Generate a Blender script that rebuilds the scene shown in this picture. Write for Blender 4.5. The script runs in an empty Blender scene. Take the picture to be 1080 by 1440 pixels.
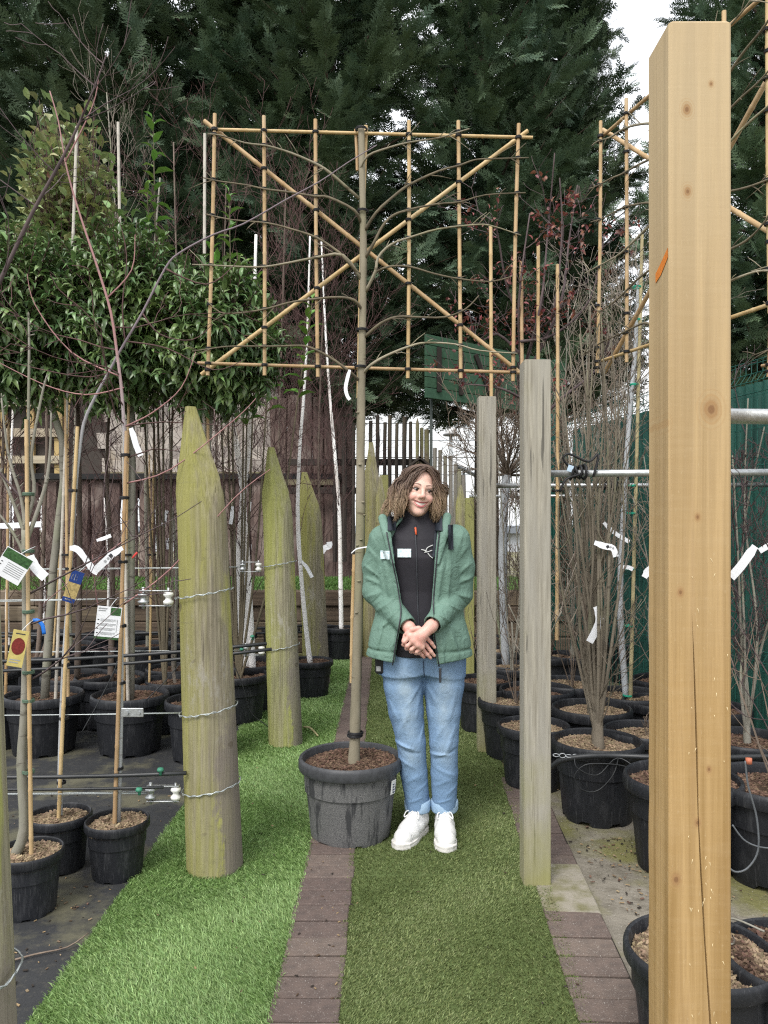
import bpy, bmesh, math, random
import numpy as np
from mathutils import Vector, Matrix

R = math.radians
SC = bpy.context.scene
COL = SC.collection
CAM_H = 1.38
FPX = 1081.0
HOR = 742.0

# ------------------------------------------------------------------ camera
cam = bpy.data.cameras.new('camera')
cam.sensor_fit = 'VERTICAL'
cam.sensor_height = 36.0
cam.lens = FPX / 1440 * 36.0
cam.shift_y = (HOR - 720) / 1440
cam.clip_start = 0.05
cam.clip_end = 600
camo = bpy.data.objects.new('camera', cam)
camo.location = (0, 0, CAM_H)
camo.rotation_euler = (R(90), 0, 0)
COL.objects.link(camo)
SC.camera = camo

# ------------------------------------------------------------------ sky: bright overcast
SUN_EL, SUN_AZ = 52.0, 205.0          # azimuth clockwise from +Y: behind the camera, a little to the left
w = bpy.data.worlds.new('World')
SC.world = w
w.use_nodes = True
nt = w.node_tree
nt.nodes.clear()
sky = nt.nodes.new('ShaderNodeTexSky')
sky.sky_type = 'NISHITA'
sky.sun_disc = False
sky.sun_elevation = R(SUN_EL)
sky.sun_rotation = R(SUN_AZ)
sky.air_density = 1.0
sky.dust_density = 4.0
hs = nt.nodes.new('ShaderNodeHueSaturation')
hs.inputs['Saturation'].default_value = 0.22
hs.inputs['Value'].default_value = 1.0
tc = nt.nodes.new('ShaderNodeTexCoord')
mp = nt.nodes.new('ShaderNodeMapping')
mp.inputs['Scale'].default_value = (1, 1, 2.6)
nz = nt.nodes.new('ShaderNodeTexNoise')
nz.inputs['Scale'].default_value = 2.2
nz.inputs['Detail'].default_value = 5
mr = nt.nodes.new('ShaderNodeMapRange')
mr.inputs['From Min'].default_value = 0.3
mr.inputs['From Max'].default_value = 0.7
mr.inputs['To Min'].default_value = 0.0
mr.inputs['To Max'].default_value = 1.0
mix = nt.nodes.new('ShaderNodeMix')
mix.data_type = 'RGBA'
mix.inputs[6].default_value = (6.6, 6.9, 7.3, 1)
mix.inputs[7].default_value = (8.6, 8.8, 9.0, 1)
mix2 = nt.nodes.new('ShaderNodeMix')
mix2.data_type = 'RGBA'
mix2.inputs[0].default_value = 0.72
bg = nt.nodes.new('ShaderNodeBackground')
bg.inputs['Strength'].default_value = 0.135
wo = nt.nodes.new('ShaderNodeOutputWorld')
nt.links.new(tc.outputs['Generated'], mp.inputs[0])
nt.links.new(mp.outputs[0], nz.inputs['Vector'])
nt.links.new(nz.outputs[0], mr.inputs[0])
nt.links.new(mr.outputs[0], mix.inputs[0])
nt.links.new(sky.outputs[0], hs.inputs['Color'])
nt.links.new(hs.outputs[0], mix2.inputs[6])
nt.links.new(mix.outputs[2], mix2.inputs[7])
nt.links.new(mix2.outputs[2], bg.inputs['Color'])
nt.links.new(bg.outputs[0], wo.inputs[0])

sl = bpy.data.lights.new('sun', 'SUN')
sl.energy = 1.5
sl.angle = R(22)
sl.color = (1.0, 0.965, 0.91)
slo = bpy.data.objects.new('sun', sl)
_a, _e = R(SUN_AZ), R(SUN_EL)
_sd = Vector((math.sin(_a) * math.cos(_e), math.cos(_a) * math.cos(_e), math.sin(_e)))
slo.rotation_euler = _sd.to_track_quat('Z', 'Y').to_euler()
slo.location = _sd * 30
COL.objects.link(slo)

vs = SC.view_settings
vs.view_transform = 'Standard'
vs.look = 'None'
vs.exposure = 0.80
vs.gamma = 1.0
vs.use_curve_mapping = False
SC.render.engine = 'CYCLES'
SC.cycles.use_denoising = False
SC.cycles.filter_width = 1.2
SC.cycles.max_bounces = 6
SC.cycles.diffuse_bounces = 3
SC.cycles.glossy_bounces = 2
SC.cycles.transmission_bounces = 3
SC.cycles.transparent_max_bounces = 6
SC.cycles.caustics_reflective = False
SC.cycles.caustics_refractive = False


def PX(x, y, d):
    """point of the place that the photograph shows at (x, y), d metres in front of the camera"""
    return Vector(((x - 540) / FPX * d, d, CAM_H + (HOR - y) / FPX * d))


def PXL(pts, d):
    """polyline; each point is (x, y) or (x, y, depth)"""
    return [PX(p[0], p[1], p[2] if len(p) > 2 else d) for p in pts]


def GD(y):
    """depth of the ground seen at picture row y"""
    return CAM_H * FPX / (y - HOR)


def lerp(a, b, t):
    return a + (b - a) * t


# ------------------------------------------------------------------ mesh builder
class MB:
    def __init__(s):
        s.v = []
        s.f = []
        s.m = []
        s.mi = 0

    def add(s, vs, fs):
        b = len(s.v)
        s.v.extend([tuple(p) for p in vs])
        s.f.extend([tuple(i + b for i in f) for f in fs])
        s.m.extend([s.mi] * len(fs))
        return s

    def box(s, c, size, rot=None, taper=1.0):
        """box with centre c; rot a Matrix 3x3 or z angle"""
        hx, hy, hz = size[0] / 2, size[1] / 2, size[2] / 2
        pts = []
        for z in (-1, 1):
            k = taper if z > 0 else 1
            for x, y in ((-1, -1), (1, -1), (1, 1), (-1, 1)):
                pts.append(Vector((x * hx * k, y * hy * k, z * hz)))
        if rot is not None:
            if not isinstance(rot, Matrix):
                rot = Matrix.Rotation(rot, 3, 'Z')
            pts = [rot @ p for p in pts]
        c = Vector(c)
        return s.add([p + c for p in pts], [(3, 2, 1, 0), (4, 5, 6, 7), (0, 1, 5, 4), (1, 2, 6, 5), (2, 3, 7, 6), (3, 0, 4, 7)])

    def bbox(s, c, size, bev=0.004, rot=None):
        """box with chamfered edges (24 verts)"""
        bm = bmesh.new()
        bmesh.ops.create_cube(bm, size=1.0)
        bmesh.ops.scale(bm, vec=size, verts=bm.verts)
        bmesh.ops.bevel(bm, geom=bm.edges[:], offset=min(bev, min(size) * .45), segments=1, affect='EDGES')
        if rot is not None:
            if not isinstance(rot, Matrix):
                rot = Matrix.Rotation(rot, 3, 'Z')
            bmesh.ops.rotate(bm, cent=(0, 0, 0), matrix=rot, verts=bm.verts)
        bmesh.ops.translate(bm, vec=c, verts=bm.verts)
        bm.verts.index_update()
        s.add([v.co for v in bm.verts], [[v.index for v in f.verts] for f in bm.faces])
        bm.free()
        return s

    def tube(s, pts, rad, n=6, cap=True, flat=1.0):
        pts = [Vector(p) for p in pts]
        k = len(pts)
        if not hasattr(rad, '__len__'):
            rad = [rad] * k
        elif len(rad) == 2 and k != 2:
            rad = [lerp(rad[0], rad[1], i / (k - 1)) for i in range(k)]
        t0 = (pts[1] - pts[0]).normalized()
        up = Vector((0, 0, 1)) if abs(t0.z) < .9 else Vector((1, 0, 0))
        u = t0.cross(up).normalized()
        vs = []
        for i in range(k):
            a = pts[max(i - 1, 0)]
            b = pts[min(i + 1, k - 1)]
            t = (b - a)
            if t.length < 1e-9:
                t = t0
            t = t.normalized()
            u = (u - t * u.dot(t))
            if u.length < 1e-6:
                u = t.orthogonal()
            u.normalize()
            vv = t.cross(u)
            for j in range(n):
                q = 2 * math.pi * j / n
                vs.append(pts[i] + u * (math.cos(q) * rad[i]) + vv * (math.sin(q) * rad[i] * flat))
        fs = []
        for i in range(k - 1):
            for j in range(n):
                j2 = (j + 1) % n
                fs.append((i * n + j, i * n + j2, (i + 1) * n + j2, (i + 1) * n + j))
        if cap:
            fs.append(tuple(range(n - 1, -1, -1)))
            fs.append(tuple((k - 1) * n + j for j in range(n)))
        return s.add(vs, fs)

    def lathe(s, prof, n=24, c=(0, 0, 0), cap0=False, cap1=False, wob=None):
        vs, fs = [], []
        for i, (r, z) in enumerate(prof):
            for j in range(n):
                q = 2 * math.pi * j / n
                rr = r if wob is None else wob(r, z, q, i)
                vs.append((c[0] + rr * math.cos(q), c[1] + rr * math.sin(q), c[2] + z))
        for i in range(len(prof) - 1):
            for j in range(n):
                j2 = (j + 1) % n
                fs.append((i * n + j, i * n + j2, (i + 1) * n + j2, (i + 1) * n + j))
        if cap0:
            fs.append(tuple(range(n - 1, -1, -1)))
        if cap1:
            fs.append(tuple((len(prof) - 1) * n + j for j in range(n)))
        return s.add(vs, fs)

    def sphere(s, c, r, n=8, m=6, sc=(1, 1, 1)):
        prof = [(max(1e-4, math.sin(math.pi * i / m)) * r, -math.cos(math.pi * i / m) * r) for i in range(m + 1)]
        b = len(s.v)
        s.lathe(prof, n, (0, 0, 0))
        for i in range(b, len(s.v)):
            p = s.v[i]
            s.v[i] = (p[0] * sc[0] + c[0], p[1] * sc[1] + c[1], p[2] * sc[2] + c[2])
        return s

    def mesh(s, name, mats, smooth=True):
        me = bpy.data.meshes.new(name)
        me.from_pydata(s.v, [], s.f)
        if not isinstance(mats, (list, tuple)):
            mats = [mats]
        for mm in mats:
            me.materials.append(mm)
        if len(mats) > 1:
            me.polygons.foreach_set('material_index', s.m)
        if smooth:
            me.polygons.foreach_set('use_smooth', [True] * len(me.polygons))
        me.update()
        return me

    def build(s, name, mats, parent=None, smooth=True, angle=None, **kw):
        o = link(name, s.mesh(name, mats, smooth), parent, **kw)
        if angle is not None and smooth:
            try:
                o.data.set_sharp_from_angle(angle=R(angle))
            except Exception:
                pass
        return o


def fast_mesh(name, verts, faces, mat, smooth=False):
    """numpy verts (n,3), faces (m,3|4)"""
    me = bpy.data.meshes.new(name)
    verts = np.ascontiguousarray(verts, dtype=np.float32)
    faces = np.ascontiguousarray(faces, dtype=np.int32)
    k = faces.shape[1]
    me.vertices.add(len(verts))
    me.vertices.foreach_set('co', verts.ravel())
    me.loops.add(faces.size)
    me.loops.foreach_set('vertex_index', faces.ravel())
    me.polygons.add(len(faces))
    me.polygons.foreach_set('loop_start', np.arange(0, faces.size, k, dtype=np.int32))
    me.polygons.foreach_set('loop_total', np.full(len(faces), k, dtype=np.int32))
    if smooth:
        me.polygons.foreach_set('use_smooth', np.ones(len(faces), dtype=bool))
    for mm in (mat if isinstance(mat, (list, tuple)) else [mat]):
        me.materials.append(mm)
    me.update(calc_edges=True)
    me.validate()
    return me


def link(name, me, parent=None, kind=None, label=None, cat=None, group=None, local=False, loc=None):
    o = bpy.data.objects.new(name, me)
    COL.objects.link(o)
    if parent is not None:
        o.parent = parent
        if not local and parent.type == 'EMPTY':
            o.matrix_parent_inverse = Matrix.Translation(-Vector(parent.location))
    if loc is not None:
        o.location = loc
    if kind:
        o['kind'] = kind
    if label:
        o['label'] = label
    if cat:
        o['category'] = cat
    if group:
        o['group'] = group
    return o


def thing(name, label, cat, loc=(0, 0, 0), group=None):
    return link(name, None, None, label=label, cat=cat, group=group, loc=Vector(loc))


def copy_tree(o, loc=None, rz=None, scale=None, label=None, parent=None):
    c = o.copy()
    COL.objects.link(c)
    if parent is not None:
        c.parent = parent
        c.matrix_parent_inverse = o.matrix_parent_inverse.copy()
    if loc is not None:
        c.location = loc
    if rz is not None:
        c.rotation_euler = (0, 0, rz)
    if scale is not None:
        c.scale = scale
    if label:
        c['label'] = label
    for ch in list(o.children):
        copy_tree(ch, parent=c)
    return c


# ------------------------------------------------------------------ materials
def _n(t, kind, **inp):
    n = t.nodes.new(kind)
    for k, v in inp.items():
        n.inputs[k.replace('_', ' ')].default_value = v
    return n


def col4(c):
    return (c[0], c[1], c[2], 1.0)


class Mat:
    """small wrapper: builds a Principled material from procedural layers"""

    def __init__(s, name, base=(.5, .5, .5), rough=.7, spec=.3, metal=0.0, coord='Object'):
        s.m = bpy.data.materials.new(name)
        s.m.use_nodes = True
        s.t = s.m.node_tree
        s.b = s.t.nodes['Principled BSDF']
        s.b.inputs['Roughness'].default_value = rough
        s.b.inputs['Specular IOR Level'].default_value = spec
        s.b.inputs['Metallic'].default_value = metal
        rgb = s.t.nodes.new('ShaderNodeRGB')
        rgb.outputs[0].default_value = col4(base)
        s.c = rgb.outputs[0]
        s.tc = s.t.nodes.new('ShaderNodeTexCoord')
        s.co = s.tc.outputs[coord]
        s.h = None

    def vec(s, stretch=(1, 1, 1), loc=(0, 0, 0), rot=(0, 0, 0)):
        n = s.t.nodes.new('ShaderNodeMapping')
        n.inputs['Scale'].default_value = stretch
        n.inputs['Location'].default_value = loc
        n.inputs['Rotation'].default_value = rot
        s.t.links.new(s.co, n.inputs[0])
        return n.outputs[0]

    def noise(s, scale, stretch=(1, 1, 1), detail=5, rough=.55, dist=0.0, loc=(0, 0, 0)):
        n = _n(s.t, 'ShaderNodeTexNoise', Scale=scale, Detail=detail, Roughness=rough, Distortion=dist)
        s.t.links.new(s.vec(stretch, loc), n.inputs['Vector'])
        return n.outputs[0]

    def voro(s, scale, stretch=(1, 1, 1), feature='F1', out=0):
        n = _n(s.t, 'ShaderNodeTexVoronoi', Scale=scale)
        n.feature = feature
        s.t.links.new(s.vec(stretch), n.inputs['Vector'])
        return n.outputs[out]

    def rng(s, f, a, b, lo=0.0, hi=1.0):
        n = s.t.nodes.new('ShaderNodeMapRange')
        n.inputs['From Min'].default_value = a
        n.inputs['From Max'].default_value = b
        n.inputs['To Min'].default_value = lo
        n.inputs['To Max'].default_value = hi
        s.t.links.new(f, n.inputs[0])
        return n.outputs[0]

    def axis(s, i):
        n = s.t.nodes.new('ShaderNodeSeparateXYZ')
        s.t.links.new(s.co, n.inputs[0])
        return n.outputs[i]

    def math(s, op, a, b=None):
        n = s.t.nodes.new('ShaderNodeMath')
        n.operation = op
        for i, q in enumerate((a, b)):
            if q is None:
                continue
            if isinstance(q, (int, float)):
                n.inputs[i].default_value = q
            else:
                s.t.links.new(q, n.inputs[i])
        return n.outputs[0]

    def layer(s, f, c, mode='MIX', amt=1.0):
        n = s.t.nodes.new('ShaderNodeMix')
        n.data_type = 'RGBA'
        n.blend_type = mode
        if isinstance(f, (int, float)):
            n.inputs[0].default_value = f * amt
        else:
            if amt != 1.0:
                f = s.math('MULTIPLY', f, amt)
            s.t.links.new(f, n.inputs[0])
        s.t.links.new(s.c, n.inputs[6])
        if isinstance(c, tuple):
            n.inputs[7].default_value = col4(c)
        else:
            s.t.links.new(c, n.inputs[7])
        s.c = n.outputs[2]
        return s

    def rand(s, amt=.2, hue=0.0):
        oi = s.t.nodes.new('ShaderNodeObjectInfo')
        h = s.t.nodes.new('ShaderNodeHueSaturation')
        s.t.links.new(s.rng(oi.outputs['Random'], 0, 1, 1 - amt, 1 + amt), h.inputs['Value'])
        if hue:
            s.t.links.new(s.rng(oi.outputs['Random'], 0, 1, .5 - hue, .5 + hue), h.inputs['Hue'])
        s.t.links.new(s.c, h.inputs['Color'])
        s.c = h.outputs[0]
        return s

    def island(s, amt=.3, hue=0.02):
        """each separate piece of the mesh (a leaf, a chip) its own shade"""
        g = s.t.nodes.new('ShaderNodeNewGeometry')
        h = s.t.nodes.new('ShaderNodeHueSaturation')
        r = g.outputs['Random Per Island']
        s.t.links.new(s.rng(r, 0, 1, 1 - amt, 1 + amt), h.inputs['Value'])
        r2 = s.math('FRACT', s.math('MULTIPLY', r, 7.31))
        s.t.links.new(s.rng(r2, 0, 1, .5 - hue, .5 + hue), h.inputs['Hue'])
        s.t.links.new(s.c, h.inputs['Color'])
        s.c = h.outputs[0]
        return s

    def bump(s, f, strength=.3, dist=.01):
        n = s.t.nodes.new('ShaderNodeBump')
        n.inputs['Strength'].default_value = strength
        n.inputs['Distance'].default_value = dist
        s.t.links.new(f, n.inputs['Height'])
        if s.h is not None:
            s.t.links.new(s.h, n.inputs['Normal'])
        s.h = n.outputs[0]
        return s

    def done(s, rough=None, sheen=0.0, sss=0.0, transl=0.0, alpha=None):
        s.t.links.new(s.c, s.b.inputs['Base Color'])
        if s.h is not None:
            s.t.links.new(s.h, s.b.inputs['Normal'])
        if rough is not None:
            s.t.links.new(rough, s.b.inputs['Roughness'])
        if sheen:
            s.b.inputs['Sheen Weight'].default_value = sheen
        if sss:
            s.b.inputs['Subsurface Weight'].default_value = sss
            s.b.inputs['Subsurface Radius'].default_value = (.012, .005, .003)
            s.b.inputs['Subsurface Scale'].default_value = 1.0
        if transl:
            tr = s.t.nodes.new('ShaderNodeBsdfTranslucent')
            mx = s.t.nodes.new('ShaderNodeMixShader')
            mx.inputs[0].default_value = transl
            s.t.links.new(s.c, tr.inputs[0])
            s.t.links.new(s.b.outputs[0], mx.inputs[1])
            s.t.links.new(tr.outputs[0], mx.inputs[2])
            s.t.links.new(mx.outputs[0], s.t.nodes['Material Output'].inputs[0])
        return s.m


def simple(name, c, rough=.7, spec=.3, metal=0.0, var=.25, scale=20, stretch=(1, 1, 1), bump=.2, rand=0.0, c2=None):
    m = Mat(name, c, rough, spec, metal)
    nzv = m.noise(scale, stretch)
    m.layer(m.rng(nzv, .3, .7), c2 if c2 else tuple(max(0, x * (1 - var)) for x in c))
    if rand:
        m.rand(rand)
    if bump:
        m.bump(m.noise(scale * 3, stretch), bump, .004)
    return m.done()
# ================================================================== materials of the setting
def m_concrete():
    m = Mat('mossy_concrete', (.25, .225, .185), .9, .2)
    m.layer(m.rng(m.noise(3.0, detail=8, rough=.7), .35, .65), (.15, .135, .11))
    m.layer(m.rng(m.noise(2.1, loc=(3.1, .4, 0), detail=6), .44, .56), (.155, .15, .05), amt=.9)
    m.layer(m.rng(m.noise(1.7, loc=(9, 2, 0), detail=7), .60, .66), (.40, .37, .33), amt=.7)
    m.layer(m.rng(m.noise(12, detail=8, rough=.75), .5, .68), (.115, .10, .075), amt=.65)
    m.layer(m.rng(m.noise(90, detail=3), .58, .72), (.10, .09, .07), amt=.6)
    m.layer(m.rng(m.noise(75, detail=2, loc=(5, 5, 5)), .64, .72), (.42, .40, .36), amt=.55)
    m.bump(m.noise(60, detail=6), .7, .008)
    return m.done()


def m_membrane():
    m = Mat('weed_membrane', (.030, .031, .033), .75, .35)
    m.layer(m.rng(m.noise(2.4, detail=7, rough=.65, loc=(1, 0, 0)), .50, .62), (.115, .108, .070), amt=.85)
    m.layer(m.rng(m.noise(14, (1, 1, 1), 7, .7), .55, .72), (.085, .078, .06), amt=.5)
    m.layer(m.rng(m.noise(60, (1, 1, 1), 3), .6, .8), (.13, .115, .09), amt=.45)
    m.bump(m.noise(300, (1, .25, 1), 2), .2, .002)
    m.bump(m.noise(4, detail=4), .5, .03)
    return m.done(rough=m.rng(m.noise(5), .3, .7, .5, .9))


def m_brick():
    m = Mat('paver_brick', (.150, .113, .096), .88, .25)
    m.layer(m.rng(m.noise(30, detail=6), .35, .7), (.105, .082, .072))
    m.layer(m.rng(m.noise(9, detail=6, rough=.7), .62, .72), (.30, .27, .23), amt=.55)
    m.layer(m.rng(m.noise(220, detail=1), .66, .74), (.36, .33, .30), amt=.7)
    m.layer(m.rng(m.noise(5, loc=(4, 7, 0)), .56, .7), (.10, .11, .05), amt=.6)
    m.rand(.16, .01)
    m.bump(m.noise(160, detail=4), .4, .004)
    return m.done()


def m_turf(name, a, b, c):
    m = Mat(name, a, .55, .35)
    m.island(.38, .018)
    m.layer(m.rng(m.noise(2.2, detail=4), .35, .68), b, amt=.6)
    m.layer(m.rng(m.noise(11, detail=5, loc=(2, 2, 0)), .52, .72), c, amt=.5)
    return m.done(transl=.12)


MAT_CONC = m_concrete()
MAT_MEMB = m_membrane()
MAT_BRICK = m_brick()
MAT_TURF_L = m_turf('bright_turf', (.265, .385, .150), (.215, .335, .110), (.31, .42, .19))
MAT_TURF_R = m_turf('olive_turf', (.200, .240, .095), (.148, .195, .066), (.24, .262, .125))
MAT_TURF_LB = simple('turf_backing_bright', (.13, .22, .06), .9)
MAT_TURF_RB = simple('turf_backing_olive', (.095, .13, .042), .9)
MAT_JOINT = simple('joint_sand', (.028, .025, .019), .95, scale=60, bump=.4)


def sheet(name, pts, z, mat, kind='structure', parent=None):
    b = MB()
    b.add([(x, y, z) for x, y in pts], [tuple(range(len(pts)))])
    return b.build(name, mat, parent, smooth=False, kind=kind)


sheet('ground', [(-220, -60), (220, -60), (220, 420), (-220, 420)], 0, MAT_CONC)
sheet('weed_membrane', [(-9, .2), (-.94, .2), (-.94, 8.4), (-9, 8.4)], .004, MAT_MEMB)


def turf_edge(y):            # right edge of the olive strip
    return float(np.interp(y, [0, 2.1, 2.8, 4.05, 8], [.50, .575, .63, .675, .78]))


def brick_edge(y):           # outer edge of the right-hand brick course
    return .643 + .047 * y


bp = sheet('brick_path', [(-.34, .4), (-.10, .4), (-.10, 8.3), (-.34, 8.3)], .006, MAT_JOINT)
be = sheet('brick_edging', [(.42, .4), (brick_edge(.4), .4), (brick_edge(4.3), 4.3), (.42, 4.3)], .006, MAT_JOINT)
rs = random.Random(5)


def brick_mesh(seed):
    rr = random.Random(seed)
    b = MB()
    bm = bmesh.new()
    bmesh.ops.create_cube(bm, size=1)
    bmesh.ops.scale(bm, vec=(.200, .1015, .04), verts=bm.verts)
    bmesh.ops.bevel(bm, geom=bm.edges[:], offset=.004, segments=1, affect='EDGES')
    for v in bm.verts:
        v.co += Vector((rr.uniform(-.0012, .0012), rr.uniform(-.001, .001), rr.uniform(-.0006, .0006)))
    me = bpy.data.meshes.new('brick')
    bm.to_mesh(me)
    bm.free()
    me.materials.append(MAT_BRICK)
    return me


bricks = [brick_mesh(i) for i in range(6)]
y = .75
k = 0
while y < 8.2:
    o = link('brick', bricks[k % 6], bp, loc=(-.222 + rs.uniform(-.004, .004), y, -.005 + rs.uniform(-.0015, .0025)))
    o.rotation_euler = (rs.uniform(-.006, .006), rs.uniform(-.006, .006), rs.uniform(-.012, .012) + (math.pi if rs.random() < .5 else 0))
    y += .1098
    k += 1
y = .75
while y < 4.25:
    x1 = brick_edge(y)
    if 2.74 < y < 3.15:          # mortared stretch, patched with concrete
        y += .1098
        continue
    o = link('brick', bricks[k % 6], be, loc=(x1 - .103 + rs.uniform(-.003, .003), y, -.005 + rs.uniform(-.002, .002)))
    o.rotation_euler = (rs.uniform(-.008, .008), rs.uniform(-.008, .008), -.047 + rs.uniform(-.01, .01))
    y += .1098
    k += 1
MAT_PATCH = Mat('cement_patch', (.27, .245, .20), .92, .2)
MAT_PATCH.layer(MAT_PATCH.rng(MAT_PATCH.noise(14, detail=7), .4, .65), (.16, .15, .08))
MAT_PATCH.layer(MAT_PATCH.rng(MAT_PATCH.noise(7, loc=(2, 5, 0)), .6, .7), (.44, .41, .37))
MAT_PATCH.bump(MAT_PATCH.noise(90), .5, .006)
MAT_PATCH = MAT_PATCH.done()
b = MB()
b.bbox((brick_edge(2.93) - .10, 2.93, .001), (.205, .40, .026), .006, -.047)
b.build('cement_patch', MAT_PATCH, be, smooth=False)

sheet('turf_strip', [(-.985, .5), (-.312, .5), (-.312, 8.0), (-.985, 8.0)], .010, MAT_TURF_LB)
ys = [.5, 1.3, 2.1, 2.8, 4.05, 6, 8]
sheet('turf_walkway', [(-.135, y) for y in reversed(ys)] + [(turf_edge(y), y) for y in ys], .0095, MAT_TURF_RB)


def turf(name, mat, xl, xr, dens, hgt, wid, lean, seed, label, skip=None):
    g = np.random.default_rng(seed)
    V = []
    for (y0, y1, k, sz) in ((1.0, 2.9, 1.0, 1.0), (2.9, 4.4, .62, 1.2), (4.4, 8.0, .24, 1.8)):
        xs0, xs1 = xl(y0), max(xr(y0), xr(y1))
        n = int(dens * k * (y1 - y0) * (xs1 - xs0))
        y = g.uniform(y0, y1, n)
        x = g.uniform(xs0, xs1, n)
        edge = np.array([xr(v) for v in np.linspace(.5, 8.5, 200)])
        er = np.interp(y, np.linspace(.5, 8.5, 200), edge) + g.normal(0, .006, n)
        ok = (x < er)
        if skip is not None:
            ok &= ~skip(x, y)
        x, y = x[ok], y[ok]
        n = len(x)
        h = hgt * g.uniform(.6, 1.25, n)
        a = g.uniform(0, 2 * math.pi, n)
        wv = wid * sz * g.uniform(.7, 1.3, n)
        # tufts lean together, in patches
        la = lean[2] + 1.1 * np.sin(x * 5.1 + 1.7 * np.sin(y * 3.3)) + g.normal(0, .8, n)
        lx = np.cos(la) * lean[0] * h * g.uniform(.2, 1.3, n)
        ly = np.sin(la) * lean[0] * h * g.uniform(.2, 1.3, n)
        p = np.stack([x, y, np.full(n, .008)], 1)
        du = np.stack([np.cos(a) * wv, np.sin(a) * wv, np.zeros(n)], 1) * .5
        mid = p + np.stack([lx * .4, ly * .4, h * .62], 1)
        tip = p + np.stack([lx, ly, h], 1)
        V.append(np.stack([p - du, p + du, mid + du * .75, tip, mid - du * .75], 1))
    V = np.concatenate(V)
    n = len(V)
    base = np.arange(n, dtype=np.int32)[:, None] * 5
    T = np.concatenate([base + np.array([[0, 1, 2]]), base + np.array([[0, 2, 4]]), base + np.array([[4, 2, 3]])], 1).reshape(-1, 3)
    me = fast_mesh(name, V.reshape(-1, 3), T, mat)
    o = link(name, me, None, kind='stuff', label=label, cat='turf')
    return o


def skip_r(x, y):
    return ((np.abs(y - 3.03 - .012 * x) < .005) & (x < .26))


turf('turf_grass', MAT_TURF_L, lambda y: -.99, lambda y: -.305, 56000, .015, .0034, (1.0, 0, -2.3), 11,
     'bright green artificial grass strip beside the brick path', None)
turf('walkway_grass', MAT_TURF_R, lambda y: -.142, turf_edge, 60000, .0095, .0032, (.9, 0, -1.2), 12,
     'dull olive artificial grass of the walkway under the person', skip_r)
# ================================================================== woods
def m_wood(name, a, b, c=None, c_t=(.55, .65), grain=(30, 30, 1.6), rough=.85, rand=.15, bump=.4, camt=.7):
    m = Mat(name, a, rough, .2)
    m.layer(m.rng(m.noise(1.0, grain, 6, .6), .35, .68), b)
    if c:
        m.layer(m.rng(m.noise(2.2, (1, 1, .6), 6), *c_t), c, amt=camt)
    if rand:
        m.rand(rand, .01)
    m.bump(m.noise(1.0, tuple(3 * q for q in grain), 4), bump, .004)
    return m.done()


MAT_SLAB = m_wood('bark_slab', (.15, .105, .092), (.055, .038, .034), (.26, .21, .185), (.54, .64), grain=(34, 34, 5), rand=.3, bump=.9)
MAT_SHINGLE = m_wood('cedar_shingle', (.44, .395, .355), (.31, .265, .235), (.27, .21, .14), (.55, .7), rand=.28)
MAT_SLEEPER = m_wood('oak_sleeper', (.135, .102, .07), (.06, .046, .034), (.22, .175, .13), grain=(2, 30, 40))
MAT_PALE = m_wood('dark_pale', (.062, .050, .042), (.030, .026, .024), (.10, .085, .06))
MAT_PALEG = m_wood('grey_pale', (.24, .22, .19), (.15, .135, .115), (.22, .21, .10))
MAT_RAIL = m_wood('old_rail', (.20, .17, .11), (.12, .10, .07), (.20, .21, .08), grain=(2, 30, 30))
MAT_FRAMEW = m_wood('pale_board', (.42, .36, .27), (.30, .25, .18), grain=(2, 30, 30))

# ------------------------------------------------------------------ raised bed: sleepers, turf ledge
SL_D = 8.45
LEDGE = .69
b = thing('sleeper_wall', 'low retaining wall of stacked dark timber sleepers below the grass ledge', 'retaining wall', (-2, SL_D, 0))
rs = random.Random(3)
for row in range(4):
    z0 = row * .172
    x = -8.0 + rs.uniform(0, .6)
    while x < 1.9:
        L = 1.6 + rs.uniform(-.2, .5)
        mb = MB()
        mb.bbox((x + L / 2, SL_D + .12 + rs.uniform(-.02, .02), z0 + .085), (L - .012, .24, .168 + rs.uniform(-.006, .002)), .012)
        mb.build('sleeper', MAT_SLEEPER, b, smooth=False)
        x += L
mb = MB()
mb.box((-3, 9.9, LEDGE / 2 - .012), (10, 2.6, LEDGE - .02))
mb.build('raised_bed', simple('earth', (.05, .04, .03), .95), None, smooth=False, kind='structure')
g = np.random.default_rng(8)
n = 26000
x, y = g.uniform(-6.5, 1.9, n), g.uniform(8.5, 10.8, n)
h = g.uniform(.02, .05, n)
a = g.uniform(0, 6.28, n)
p = np.stack([x, y, np.full(n, LEDGE - .02)], 1)
du = np.stack([np.cos(a), np.sin(a), 0 * a], 1) * .010
tip = p + np.stack([g.normal(0, .015, n), g.normal(0, .015, n), h], 1)
V = np.stack([p - du, p + du, tip], 1).reshape(-1, 3)
me = fast_mesh('ledge_grass', V, np.arange(3 * n).reshape(-1, 3), m_turf('ledge_turf', (.10, .20, .045), (.08, .16, .03), (.14, .24, .07)))
link('ledge_grass', me, None, kind='stuff', label='green grass on the ledge above the timber sleepers', cat='grass')

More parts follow.
